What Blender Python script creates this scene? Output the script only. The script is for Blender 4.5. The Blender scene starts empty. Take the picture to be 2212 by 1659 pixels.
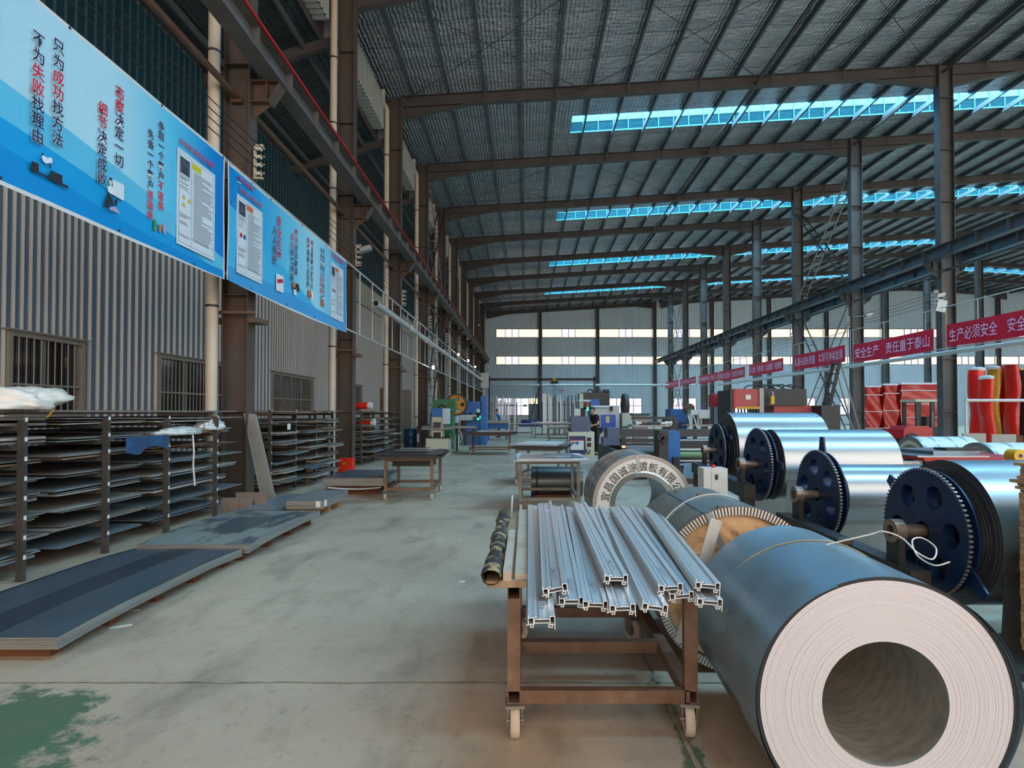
import bpy, bmesh, math, random
from mathutils import Vector, Matrix, Euler
random.seed(7)
SC = bpy.context.scene
COL = SC.collection
PI = math.pi
R = math.radians

# ---------------------------------------------------------------- camera
F = 1250.0                       # focal length in pixels of the 2212 x 1659 frame
TH = R(1.0)                      # slight upward pitch
CH = 1.55                        # camera height
PX, VY = 1136.0, 890.0           # vanishing point of the hall axis
PY = VY - F*math.tan(TH)
cam_d = bpy.data.cameras.new('camera')
cam = bpy.data.objects.new('camera', cam_d); COL.objects.link(cam)
cam.location = (0, 0, CH)
cam.rotation_euler = (PI/2+TH, 0, 0)
cam_d.sensor_fit = 'HORIZONTAL'; cam_d.sensor_width = 36
cam_d.lens = F/2212*36
cam_d.shift_x = -(PX-1106)/2212
cam_d.shift_y = (PY-829.5)/2212
cam_d.clip_start = 0.05; cam_d.clip_end = 300
SC.camera = cam

# ---------------------------------------------------------------- sky, daylight, exposure
w = bpy.data.worlds.new('sky'); SC.world = w; w.use_nodes = True
nt = w.node_tree; bg = nt.nodes['Background']
bg.inputs[0].default_value = (1.0, 0.90, 0.81, 1); bg.inputs[1].default_value = 2.1
SKYLIGHT = 30.0                  # radiance of the blue translucent roof lights
WINDOW = 1.5                     # radiance of the daylit window bands
SC.view_settings.view_transform = 'Standard'
SC.view_settings.look = 'None'
SC.view_settings.exposure = 0.35
SC.view_settings.gamma = 1.0
SC.view_settings.use_curve_mapping = False
SC.cycles.max_bounces = 5; SC.cycles.diffuse_bounces = 4; SC.cycles.glossy_bounces = 3; SC.cycles.adaptive_threshold = 0.03; SC.cycles.use_light_tree = False; SC.cycles.transmission_bounces = 3
SC.cycles.caustics_reflective = False; SC.cycles.caustics_refractive = False

def at(u, v, Y):
    """world point at depth Y seen at photo pixel u, v"""
    a = (u-PX)/F; b = (PY-v)/F
    y = math.cos(TH)-b*math.sin(TH); z = math.sin(TH)+b*math.cos(TH)
    return Vector((a*Y/y, Y, CH+z*Y/y))
def fl(u, v, z=0.0):
    """world point on the horizontal plane z seen at photo pixel u, v"""
    a = (u-PX)/F; b = (PY-v)/F
    y = math.cos(TH)-b*math.sin(TH); q = math.sin(TH)+b*math.cos(TH)
    t = (z-CH)/q
    return Vector((a*t, y*t, z))

# ---------------------------------------------------------------- materials
MATS = {}
def srgb(c):
    return tuple((x/255/12.92 if x/255 <= 0.04045 else ((x/255+0.055)/1.055)**2.4) for x in c)
def mat(name, col, rough=0.6, metal=0.0, var=0.0, scale=4.0, col2=None, amt=0.5, sharp=0.15, bump=0.0, bscale=None,
        stretch=(1, 1, 1), emit=None, es=0.0, spec=None, coat=0.0, coord='Object', rvar=0.0, trans=0.0):
    """procedural principled material; col and col2 are sRGB 0-255; col2 appears in noise patches"""
    if name in MATS: return MATS[name]
    m = bpy.data.materials.new(name); m.use_nodes = True
    n = m.node_tree.nodes; L = m.node_tree.links
    b = n['Principled BSDF']
    c = srgb(col)
    b.inputs['Base Color'].default_value = (*c, 1)
    b.inputs['Roughness'].default_value = rough; b.inputs['Metallic'].default_value = metal
    if spec is not None: b.inputs['Specular IOR Level'].default_value = spec
    if coat: b.inputs['Coat Weight'].default_value = coat
    if trans: b.inputs['Transmission Weight'].default_value = trans
    if emit is not None:
        b.inputs['Emission Color'].default_value = (*srgb(emit), 1); b.inputs['Emission Strength'].default_value = es
    if var or col2 is not None or bump or rvar:
        tc = n.new('ShaderNodeTexCoord'); mp = n.new('ShaderNodeMapping')
        mp.inputs['Scale'].default_value = stretch
        L.new(tc.outputs[coord], mp.inputs['Vector'])
        nz = n.new('ShaderNodeTexNoise'); nz.inputs['Scale'].default_value = scale; nz.inputs['Detail'].default_value = 6
        nz.inputs['Roughness'].default_value = 0.62
        L.new(mp.outputs[0], nz.inputs['Vector'])
        last = None
        if col2 is not None:
            rp = n.new('ShaderNodeValToRGB')
            rp.color_ramp.elements[0].position = max(0.0, amt-sharp); rp.color_ramp.elements[1].position = min(1.0, amt+sharp)
            rp.color_ramp.elements[0].color = (*srgb(col2), 1); rp.color_ramp.elements[1].color = (*c, 1)
            L.new(nz.outputs['Fac'], rp.inputs[0]); last = rp.outputs[0]
        if var:
            n2 = n.new('ShaderNodeTexNoise'); n2.inputs['Scale'].default_value = scale*3.1; n2.inputs['Detail'].default_value = 5
            L.new(mp.outputs[0], n2.inputs['Vector'])
            mr = n.new('ShaderNodeMapRange'); mr.inputs[1].default_value = 0.3; mr.inputs[2].default_value = 0.7
            mr.inputs[3].default_value = 1-var; mr.inputs[4].default_value = 1+var
            L.new(n2.outputs['Fac'], mr.inputs[0])
            mx = n.new('ShaderNodeMix'); mx.data_type = 'RGBA'; mx.blend_type = 'MULTIPLY'; mx.inputs[0].default_value = 1
            if last is not None: L.new(last, mx.inputs[6])
            else: mx.inputs[6].default_value = (*c, 1)
            L.new(mr.outputs[0], mx.inputs[7]); last = mx.outputs[2]
        if last is not None: L.new(last, b.inputs['Base Color'])
        if rvar:
            m2 = n.new('ShaderNodeMapRange'); m2.inputs[1].default_value = 0.3; m2.inputs[2].default_value = 0.7
            m2.inputs[3].default_value = max(0.02, rough-rvar); m2.inputs[4].default_value = min(1, rough+rvar)
            L.new(nz.outputs['Fac'], m2.inputs[0]); L.new(m2.outputs[0], b.inputs['Roughness'])
        if bump:
            n3 = n.new('ShaderNodeTexNoise'); n3.inputs['Scale'].default_value = bscale or scale*4; n3.inputs['Detail'].default_value = 4
            L.new(mp.outputs[0], n3.inputs['Vector'])
            bp = n.new('ShaderNodeBump'); bp.inputs['Strength'].default_value = bump; bp.inputs['Distance'].default_value = 0.02
            L.new(n3.outputs['Fac'], bp.inputs['Height']); L.new(bp.outputs[0], b.inputs['Normal'])
    MATS[name] = m
    return m

def foil_material(name, col, rough, cell, s1):
    m = bpy.data.materials.new(name); m.use_nodes = True
    n = m.node_tree.nodes; L = m.node_tree.links; b = n['Principled BSDF']
    b.inputs['Metallic'].default_value = 0.9; b.inputs['Roughness'].default_value = rough
    tc = n.new('ShaderNodeTexCoord')
    # wrinkles across the blanket, seams every 1.2 m along the hall and the sag between the ribs
    mp = n.new('ShaderNodeMapping'); mp.inputs['Scale'].default_value = (0.9, 3.2, 1)
    L.new(tc.outputs['Object'], mp.inputs[0])
    a = n.new('ShaderNodeTexNoise'); a.inputs['Scale'].default_value = 2.4; a.inputs['Detail'].default_value = 6; a.inputs['Roughness'].default_value = 0.65
    L.new(mp.outputs[0], a.inputs['Vector'])
    wv = n.new('ShaderNodeTexWave'); wv.wave_type = 'BANDS'; wv.bands_direction = 'X'; wv.inputs['Scale'].default_value = cell
    wv.inputs['Distortion'].default_value = 3.0; wv.inputs['Detail'].default_value = 3; wv.inputs['Detail Scale'].default_value = 1.5
    L.new(tc.outputs['Object'], wv.inputs['Vector'])
    wy = n.new('ShaderNodeTexWave'); wy.wave_type = 'BANDS'; wy.bands_direction = 'Y'; wy.wave_profile = 'TRI'; wy.inputs['Scale'].default_value = 0.26
    wy.inputs['Distortion'].default_value = 0.4
    L.new(tc.outputs['Object'], wy.inputs['Vector'])
    m1 = n.new('ShaderNodeMath'); m1.operation = 'MULTIPLY_ADD'; m1.inputs[1].default_value = 0.12
    L.new(wv.outputs['Fac'], m1.inputs[0]); L.new(a.outputs['Fac'], m1.inputs[2])
    m2 = n.new('ShaderNodeMath'); m2.operation = 'MULTIPLY_ADD'; m2.inputs[1].default_value = 0.35
    L.new(wy.outputs['Fac'], m2.inputs[0]); L.new(m1.outputs[0], m2.inputs[2])
    bp = n.new('ShaderNodeBump'); bp.inputs['Strength'].default_value = s1; bp.inputs['Distance'].default_value = 0.20
    L.new(m2.outputs[0], bp.inputs['Height']); L.new(bp.outputs[0], b.inputs['Normal'])
    rp = n.new('ShaderNodeValToRGB')
    rp.color_ramp.elements[0].position = 0.35; rp.color_ramp.elements[1].position = 0.62
    c = srgb(col)
    rp.color_ramp.elements[0].color = (c[0]*.72, c[1]*.72, c[2]*.72, 1); rp.color_ramp.elements[1].color = (*c, 1)
    L.new(a.outputs['Fac'], rp.inputs[0])
    sm = n.new('ShaderNodeValToRGB'); sm.color_ramp.elements[0].position = 0.0; sm.color_ramp.elements[1].position = 0.05
    sm.color_ramp.elements[0].color = (.35, .35, .35, 1)
    L.new(wy.outputs['Fac'], sm.inputs[0])
    mx = n.new('ShaderNodeMix'); mx.data_type = 'RGBA'; mx.blend_type = 'MULTIPLY'; mx.inputs[0].default_value = 1
    L.new(rp.outputs[0], mx.inputs[6]); L.new(sm.outputs[0], mx.inputs[7]); L.new(mx.outputs[2], b.inputs['Base Color'])
    return m

def floor_material():
    m = bpy.data.materials.new('worn_concrete'); m.use_nodes = True
    n = m.node_tree.nodes; L = m.node_tree.links; b = n['Principled BSDF']
    tc = n.new('ShaderNodeTexCoord'); O = tc.outputs['Object']
    def noise(s, d=6, st=(1, 1, 1), off=(0, 0, 0), r=0.6):
        mp = n.new('ShaderNodeMapping'); mp.inputs['Scale'].default_value = st; mp.inputs['Location'].default_value = off
        L.new(O, mp.inputs[0]); x = n.new('ShaderNodeTexNoise'); x.inputs['Scale'].default_value = s; x.inputs['Detail'].default_value = d
        x.inputs['Roughness'].default_value = r; L.new(mp.outputs[0], x.inputs[0]); return x.outputs['Fac']
    def ramp(f, p0, p1, c0=(0, 0, 0), c1=(1, 1, 1)):
        r = n.new('ShaderNodeValToRGB'); r.color_ramp.elements[0].position = p0; r.color_ramp.elements[1].position = p1
        r.color_ramp.elements[0].color = (*c0, 1); r.color_ramp.elements[1].color = (*c1, 1); L.new(f, r.inputs[0]); return r.outputs[0]
    def mix(f, a, c, t='MIX'):
        x = n.new('ShaderNodeMix'); x.data_type = 'RGBA'; x.blend_type = t
        if isinstance(f, float): x.inputs[0].default_value = f
        else: L.new(f, x.inputs[0])
        for i, q in ((6, a), (7, c)):
            if isinstance(q, tuple): x.inputs[i].default_value = (*q, 1)
            else: L.new(q, x.inputs[i])
        return x.outputs[2]
    def math_(op, a, c=None):
        x = n.new('ShaderNodeMath'); x.operation = op
        for i, q in enumerate((a, c)):
            if q is None: continue
            if isinstance(q, (int, float)): x.inputs[i].default_value = q
            else: L.new(q, x.inputs[i])
        return x.outputs[0]
    base = ramp(noise(0.55, 8), 0.35, 0.68, srgb((178, 154, 130)), srgb((202, 180, 154)))
    base = mix(ramp(noise(2.3, 9, (1, .45, 1)), 0.50, 0.70), base, srgb((152, 133, 114)))
    base = mix(math_('MULTIPLY', ramp(noise(14, 6), 0.55, 0.72), 0.4), base, srgb((118, 112, 106)))
    # remains of an old green coating: thick beside the plates at the corner, in traces along the joints
    sp = n.new('ShaderNodeSeparateXYZ'); L.new(O, sp.inputs[0])
    dx = math_('SUBTRACT', sp.outputs[0], -2.75); dy = math_('SUBTRACT', sp.outputs[1], 2.75)
    dd = math_('SQRT', math_('ADD', math_('MULTIPLY', math_('MULTIPLY', dx, dx), 0.55), math_('MULTIPLY', dy, dy)))
    near = ramp(dd, 0.30, 1.0, (1, 1, 1), (0, 0, 0))
    jx = math_('ABSOLUTE', math_('SUBTRACT', sp.outputs[0], 0.75))
    nearj = ramp(jx, 0.0, 0.16, (.5, .5, .5), (0, 0, 0))
    fade = ramp(math_('MULTIPLY', sp.outputs[1], 0.2), 0.55, 0.95, (1, 1, 1), (0, 0, 0))
    nearj = math_('MULTIPLY', nearj, fade)
    gm = math_('ADD', math_('MULTIPLY', near, 0.50), nearj)
    gm = math_('ADD', gm, math_('MULTIPLY', noise(2.6, 10, r=.74), 1.1))
    green = ramp(gm, 0.87, 0.95)
    gcol = mix(ramp(noise(5, 5), .4, .6), srgb((34, 96, 62)), srgb((64, 92, 70)))
    base = mix(math_('MULTIPLY', green, 0.85), base, gcol)
    rough = ramp(noise(1.2, 6), 0.3, 0.7, (.38, .38, .38), (.62, .62, .62))
    brown = ramp(noise(.8, 5, off=(3.1, .7, 0)), .34, .56)
    bx = ramp(math_('ADD', math_('MULTIPLY', sp.outputs[1], -.16), math_('MULTIPLY', sp.outputs[0], .08)), -.62, -.36)
    base = mix(math_('MULTIPLY', math_('MULTIPLY', brown, bx), .8), base, srgb((150, 118, 98)))
    L.new(base, b.inputs['Base Color']); L.new(rough, b.inputs['Roughness'])
    b.inputs['Specular IOR Level'].default_value = 0.5
    bp = n.new('ShaderNodeBump'); bp.inputs['Strength'].default_value = 0.12; bp.inputs['Distance'].default_value = 0.02
    L.new(noise(9, 8), bp.inputs['Height']); L.new(bp.outputs[0], b.inputs['Normal'])
    return m

# ---------------------------------------------------------------- mesh helpers
class MB:
    """collects simple shapes into one mesh"""
    def __init__(s): s.v = []; s.f = []
    def quad(s, *p):
        i = len(s.v); s.v += [tuple(q) for q in p]; s.f.append(tuple(range(i, i+len(p)))); return s
    def box(s, x0, x1, y0, y1, z0, z1):
        i = len(s.v)
        s.v += [(x0, y0, z0), (x1, y0, z0), (x1, y1, z0), (x0, y1, z0), (x0, y0, z1), (x1, y0, z1), (x1, y1, z1), (x0, y1, z1)]
        s.f += [(i, i+3, i+2, i+1), (i+4, i+5, i+6, i+7), (i, i+1, i+5, i+4), (i+1, i+2, i+6, i+5), (i+2, i+3, i+7, i+6), (i+3, i, i+4, i+7)]
        return s
    def bar(s, p0, p1, w, h, up=(0, 0, 1)):
        """rectangular bar from p0 to p1, w across, h along up"""
        p0 = Vector(p0); p1 = Vector(p1); d = (p1-p0).normalized(); u = Vector(up)
        if abs(d.dot(u)) > .98: u = Vector((0, 1, 0))
        a = d.cross(u).normalized(); c = a.cross(d).normalized()
        i = len(s.v)
        for p in (p0, p1):
            for sa, sc in ((-1, -1), (1, -1), (1, 1), (-1, 1)):
                s.v.append(tuple(p+a*(sa*w/2)+c*(sc*h/2)))
        s.f += [(i, i+1, i+2, i+3), (i+7, i+6, i+5, i+4)]
        for k in range(4): s.f.append((i+k, i+4+k, i+4+(k+1) % 4, i+(k+1) % 4))
        return s
    def cyl(s, p0, p1, r, n=12, r1=None, cap=True):
        p0 = Vector(p0); p1 = Vector(p1); d = (p1-p0).normalized()
        a = d.orthogonal().normalized(); c = d.cross(a); r1 = r if r1 is None else r1
        i = len(s.v)
        for p, q in ((p0, r), (p1, r1)):
            for k in range(n):
                t = 2*PI*k/n; s.v.append(tuple(p+a*(q*math.cos(t))+c*(q*math.sin(t))))
        for k in range(n): s.f.append((i+k, i+(k+1) % n, i+n+(k+1) % n, i+n+k))
        if cap: s.f += [tuple(i+k for k in reversed(range(n))), tuple(i+n+k for k in range(n))]
        return s
    def tube(s, pts, r, n=8, cap=True):
        pts = [Vector(p) for p in pts]; i = len(s.v); prev = None
        for k, p in enumerate(pts):
            d = (pts[min(k+1, len(pts)-1)]-pts[max(k-1, 0)]).normalized()
            if prev is None: a = d.orthogonal().normalized()
            else:
                a = prev-d*prev.dot(d); a = a.normalized() if a.length > 1e-6 else d.orthogonal().normalized()
            prev = a; c = d.cross(a)
            for j in range(n):
                t = 2*PI*j/n; s.v.append(tuple(p+a*(r*math.cos(t))+c*(r*math.sin(t))))
        for k in range(len(pts)-1):
            for j in range(n):
                s.f.append((i+k*n+j, i+k*n+(j+1) % n, i+(k+1)*n+(j+1) % n, i+(k+1)*n+j))
        if cap:
            s.f.append(tuple(i+j for j in reversed(range(n)))); e = i+(len(pts)-1)*n; s.f.append(tuple(e+j for j in range(n)))
        return s
    def lathe(s, prof, axis='z', n=32, o=(0, 0, 0), close=False):
        """prof: list of (radius, height); closed ring profile if close"""
        i = len(s.v); m = len(prof); o = Vector(o)
        for r, h in prof:
            for k in range(n):
                t = 2*PI*k/n; c, q = r*math.cos(t), r*math.sin(t)
                p = {'z': (c, q, h), 'y': (c, h, q), 'x': (h, c, q)}[axis]
                s.v.append(tuple(o+Vector(p)))
        for j in range(m if close else m-1):
            for k in range(n):
                a = i+j*n; b2 = i+((j+1) % m)*n
                s.f.append((a+k, a+(k+1) % n, b2+(k+1) % n, b2+k))
        return s
    def prism(s, poly, h0, h1, axis='y'):
        """extrude a 2D polygon; axis y: poly in x,z; axis x: poly in y,z; axis z: poly in x,y"""
        def P(a, b, h): return {'y': (a, h, b), 'x': (h, a, b), 'z': (a, b, h)}[axis]
        i = len(s.v); n = len(poly)
        s.v += [P(a, b, h0) for a, b in poly]+[P(a, b, h1) for a, b in poly]
        s.f += [tuple(i+k for k in range(n)), tuple(i+n+k for k in reversed(range(n)))]
        for k in range(n): s.f.append((i+k, i+n+k, i+n+(k+1) % n, i+(k+1) % n))
        return s
    def sheet(s, fn, nu, nv, th=None):
        """grid surface fn(a,b) -> point, a and b in 0..1"""
        i = len(s.v)
        for a in range(nu+1):
            for b in range(nv+1): s.v.append(tuple(fn(a/nu, b/nv)))
        for a in range(nu):
            for b in range(nv):
                k = i+a*(nv+1)+b; s.f.append((k, k+nv+1, k+nv+2, k+1))
        return s
    def move(s, x=0, y=0, z=0, rz=0, rx=0, ry=0):
        M = Matrix.Translation((x, y, z)) @ Euler((rx, ry, rz)).to_matrix().to_4x4()
        s.v = [tuple(M @ Vector(p)) for p in s.v]; return s
    def add(s, o):
        i = len(s.v); s.v += o.v; s.f += [tuple(k+i for k in f) for f in o.f]; return s
    def mesh(s, name, material=None, smooth=False, second=None):
        me = bpy.data.meshes.new(name); me.from_pydata(s.v, [], s.f)
        b = bmesh.new(); b.from_mesh(me); bmesh.ops.recalc_face_normals(b, faces=b.faces[:]); b.to_mesh(me); b.free()
        if material: me.materials.append(material)
        if second:
            me.materials.append(second[0]); me.polygons.foreach_set('material_index', [1 if i in second[1] else 0 for i in range(len(s.f))])
        if smooth:
            me.polygons.foreach_set('use_smooth', [True]*len(me.polygons))
            try: me.set_sharp_from_angle(angle=R(38))
            except Exception: pass
        return me
    def build(s, name, material, parent=None, smooth=False, world=True):
        """world: vertices are in world space and are moved into an (unrotated) parent's space"""
        if world and parent is not None:
            o = parent['_o'] if '_o' in parent else (0, 0, 0)
            s.v = [(p[0]-o[0], p[1]-o[1], p[2]-o[2]) for p in s.v]
        return link(name, s.mesh(name, material, smooth), parent)

def link(name, me, parent=None):
    o = bpy.data.objects.new(name, me); COL.objects.link(o)
    if parent is not None: o.parent = parent
    return o
def tag(o, label=None, cat=None, group=None, kind=None):
    if label: o['label'] = label
    if cat: o['category'] = cat
    if group: o['group'] = group
    if kind: o['kind'] = kind
    return o
def thing(name, label, cat, loc=(0, 0, 0), rz=0, group=None, kind=None):
    o = bpy.data.objects.new(name, None); COL.objects.link(o)
    o.location = loc; o.rotation_euler = (0, 0, rz); o.empty_display_size = .1
    o['_o'] = tuple(loc)
    return tag(o, label, cat, group, kind)
def dup(o, loc=None, rz=None, label=None, parent=None, group=None):
    c = o.copy(); COL.objects.link(c)
    if parent is not None: c.parent = parent
    if loc is not None: c.location = loc
    if rz is not None: c.rotation_euler = (0, 0, rz)
    if label: c['label'] = label
    if group: c['group'] = group
    for ch in list(o.children): dup(ch, parent=c)
    return c
def evaluated(o):
    """mesh of a curve, text or modifier object, worked out in a scene of its own so that the big one is not updated"""
    tmp = bpy.data.scenes.new('workbench'); tmp.collection.objects.link(o)
    vl = tmp.view_layers[0]; vl.update(); me = bpy.data.meshes.new_from_object(o.evaluated_get(vl.depsgraph))
    bpy.data.objects.remove(o); bpy.data.scenes.remove(tmp)
    return me
def text_mesh(body, size, bold=0.0, depth=0.0, align='CENTER', space=1.0, line=1.0):
    cu = bpy.data.curves.new('lettering', 'FONT'); cu.body = body; cu.size = size; cu.offset = bold
    cu.align_x = align; cu.align_y = 'CENTER'; cu.resolution_u = 2; cu.space_line = line; cu.space_character = space; cu.extrude = depth
    o = bpy.data.objects.new('lettering', cu)
    me = evaluated(o); bpy.data.curves.remove(cu); me.name = 'lettering'
    return me
def fill2d(loops, th):
    """flat plate in local x,y from an outer loop and hole loops, th thick about z = 0"""
    cu = bpy.data.curves.new('plate', 'CURVE'); cu.dimensions = '2D'; cu.fill_mode = 'BOTH'; cu.extrude = th/2
    for lp in loops:
        sp = cu.splines.new('POLY'); sp.points.add(len(lp)-1); sp.use_cyclic_u = True
        for p, q in zip(sp.points, lp): p.co = (q[0], q[1], 0, 1)
    o = bpy.data.objects.new('plate', cu)
    me = evaluated(o); bpy.data.curves.remove(cu)
    return me
def circ(r, n=24, c=(0, 0), ph=0): return [(c[0]+r*math.cos(2*PI*k/n+ph), c[1]+r*math.sin(2*PI*k/n+ph)) for k in range(n)]
COLN = {}
NTH = ['nearest', 'second', 'third', 'fourth', 'fifth', 'sixth', 'seventh', 'eighth', 'ninth', 'tenth', 'eleventh', 'twelfth', 'thirteenth', 'fourteenth', 'fifteenth', 'sixteenth', 'seventeenth', 'eighteenth', 'nineteenth', 'twentieth']

# ================================================================ materials used by the building
m_floor = floor_material()
m_foil = foil_material('roof_foil', (186, 192, 196), 0.24, 2.3, 0.85)
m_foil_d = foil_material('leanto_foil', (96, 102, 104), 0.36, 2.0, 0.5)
m_colL = mat('rusty_column_paint', (84, 74, 66), .62, .15, var=.18, scale=1.3, col2=(100, 68, 50), amt=.40, sharp=.10, stretch=(1, 1, .35), bump=.12)
m_colR = mat('grey_column_paint', (88, 88, 88), .55, .15, var=.10, scale=1.2, col2=(74, 68, 62), amt=.40, sharp=.15)
m_raft = mat('rafter_paint', (82, 76, 74), .6, .1, var=.10, scale=.8, col2=(66, 60, 58), amt=.42)
m_purl = mat('purlin_galvanised', (96, 100, 102), .5, .35, var=.10, scale=.9)
m_gird = mat('girder_paint', (110, 108, 106), .5, .25, var=.12, scale=1.1, col2=(92, 78, 68), amt=.36)
m_girdR = mat('crane_beam_grey_paint', (84, 92, 98), .5, .25, var=.12, scale=1.1, col2=(72, 66, 62), amt=.36)
m_rail = mat('red_rail_paint', (168, 26, 18), .5, 0)
m_wallL = mat('ribbed_wall_grey', (112, 120, 128), .45, .2, var=.07, scale=.6, stretch=(1, 1, .3))
m_rib_light = mat('wall_rib_painted_light', (214, 206, 198), .45, .05, var=.05, scale=.8, stretch=(1, 1, .3))  # side light on the wall ribs, painted in as a paler colour
m_wallT = mat('ribbed_wall_teal', (26, 62, 70), .5, .1, var=.12, scale=.6)
m_wallE = mat('ribbed_wall_white', (208, 216, 220), .5, .1, var=.06, scale=.4, stretch=(1, 1, .3))
m_gut = mat('gutter_cladding', (168, 170, 166), .4, .3, var=.08, scale=.7)
m_frp = mat('daylit_fibreglass', (250, 225, 190), .5, emit=(255, 226, 188), es=WINDOW*.8)
m_pane = mat('daylit_glass', (240, 236, 250), .2, emit=(232, 222, 255), es=WINDOW*.75)
m_dimf = mat('dim_fibreglass', (170, 165, 140), .5, emit=(200, 205, 190), es=.03)
m_frame = mat('window_frame_brown', (96, 70, 62), .5)
m_alu = mat('window_frame_grey', (142, 140, 136), .4, .4)
m_skyp = mat('blue_fibreglass_lit', (90, 200, 235), .5, emit=(150, 214, 250), es=SKYLIGHT)
m_skyb = mat('blue_glazing_lit', (40, 180, 240), .4, emit=(20, 184, 250), es=1.3)
m_skyw = mat('blue_cladding', (24, 80, 88), .5, var=.05, scale=1.0)
m_skyt = mat('blue_white_trim', (60, 150, 172), .5)
m_white = mat('white_paint', (214, 214, 210), .5, var=.04, scale=2)
m_pvc = mat('beige_pipe', (206, 188, 166), .45, var=.06, scale=1.2)
m_clamp = mat('pipe_clamp_dark', (70, 60, 54), .5, .4)
m_tie = mat('brown_tube', (104, 84, 70), .45, .2, var=.15, scale=2, col2=(120, 70, 44), amt=.38)
m_cable = mat('black_cable', (28, 26, 26), .5)
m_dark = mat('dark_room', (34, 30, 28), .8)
m_joint = mat('floor_joint_filler', (168, 146, 120), .8, var=.2, scale=6, col2=(74, 84, 72), amt=.45)

YK = [10+6*k for k in range(11)]                 # frame lines
def zr(x):                                      # top of the rafters
    return 13.62+.06*(x+4.75) if x < 46 else 13.62+.06*50.75-.06*(x-46)
ROOF = .21                                      # purlin depth
YW = 70.0                                       # end wall

# ---------------------------------------------------------------- floor
fb = MB().quad((-9.2, -9, 0), (80, -9, 0), (80, 70.5, 0), (-9.2, 70.5, 0))
floor = tag(fb.build('floor', m_floor), 'worn grey concrete workshop floor with traces of green paint', kind='structure')
def wiggle(p0, p1, wd, n=40, amp=.012):
    mb = MB(); p0 = Vector(p0); p1 = Vector(p1); d = (p1-p0).normalized(); s = Vector((-d.y, d.x, 0)); prev = None
    for k in range(n+1):
        p = p0.lerp(p1, k/n)+s*random.uniform(-amp, amp)*.5; q = wd*random.uniform(.6, 1.2)/2
        cur = (p-s*q+Vector((0, 0, .0025)), p+s*q+Vector((0, 0, .0025)))
        if prev: mb.quad(prev[0], cur[0], cur[1], prev[1])
        prev = cur
    return mb
jy = fl(600, 1475).y
wiggle((-4.6, jy, 0), (3.2, jy, 0), .016, 60).build('expansion_joint', m_joint, floor)
wiggle((.75, 1.6, 0), (.75, 9, 0), .030, 50).build('expansion_joint', m_joint, floor)
for yy in (9.3, 15.3, 21.3, 27.3): wiggle((-4, yy, 0), (6, yy, 0), .014, 30).build('expansion_joint', m_joint, floor)

# ---------------------------------------------------------------- ceiling with its purlins and roof lights
SKY0 = [24.6+12*k for k in range(-2, 4)]        # near edge of each roof light, 1.5 m wide
SKW = 1.5
def roofstrip(mb, x0, x1, y0, y1):
    xs = [x0]+([46] if x0 < 46 < x1 else [])+[x1]
    for a, b in zip(xs, xs[1:]):
        mb.quad((a, y0, zr(a)+ROOF), (b, y0, zr(b)+ROOF), (b, y1, zr(b)+ROOF), (a, y1, zr(a)+ROOF))
rb = MB(); roofstrip(rb, -5.9, 2.0, -9, YW+.3); cur = -9
for y in SKY0:
    roofstrip(rb, 2.0, 66, cur, y); cur = y+SKW
roofstrip(rb, 2.0, 66, cur, YW+.3)
roofstrip(rb, 66, 80, -9, YW+.3)
ceiling = tag(rb.build('ceiling', m_foil), 'silver foil roof insulation on steel purlins', kind='structure')
x = -4.3; pm = None; xs_purl = []
while x < 60:
    xs_purl.append(x)
    mb = MB().box(-.03, .03, 8, YW+.1, -.005, ROOF).box(-.03, .045, 8, YW+.1, -.005, .012)
    if pm is None: pm = mb.mesh('purlin', m_purl)
    o = link('purlin', pm, ceiling); o.location = (x, 0, zr(x)); x += 1.37
WN = [0]
def wname():
    WN[0] += 1; return 'window_%d' % WN[0]
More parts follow.
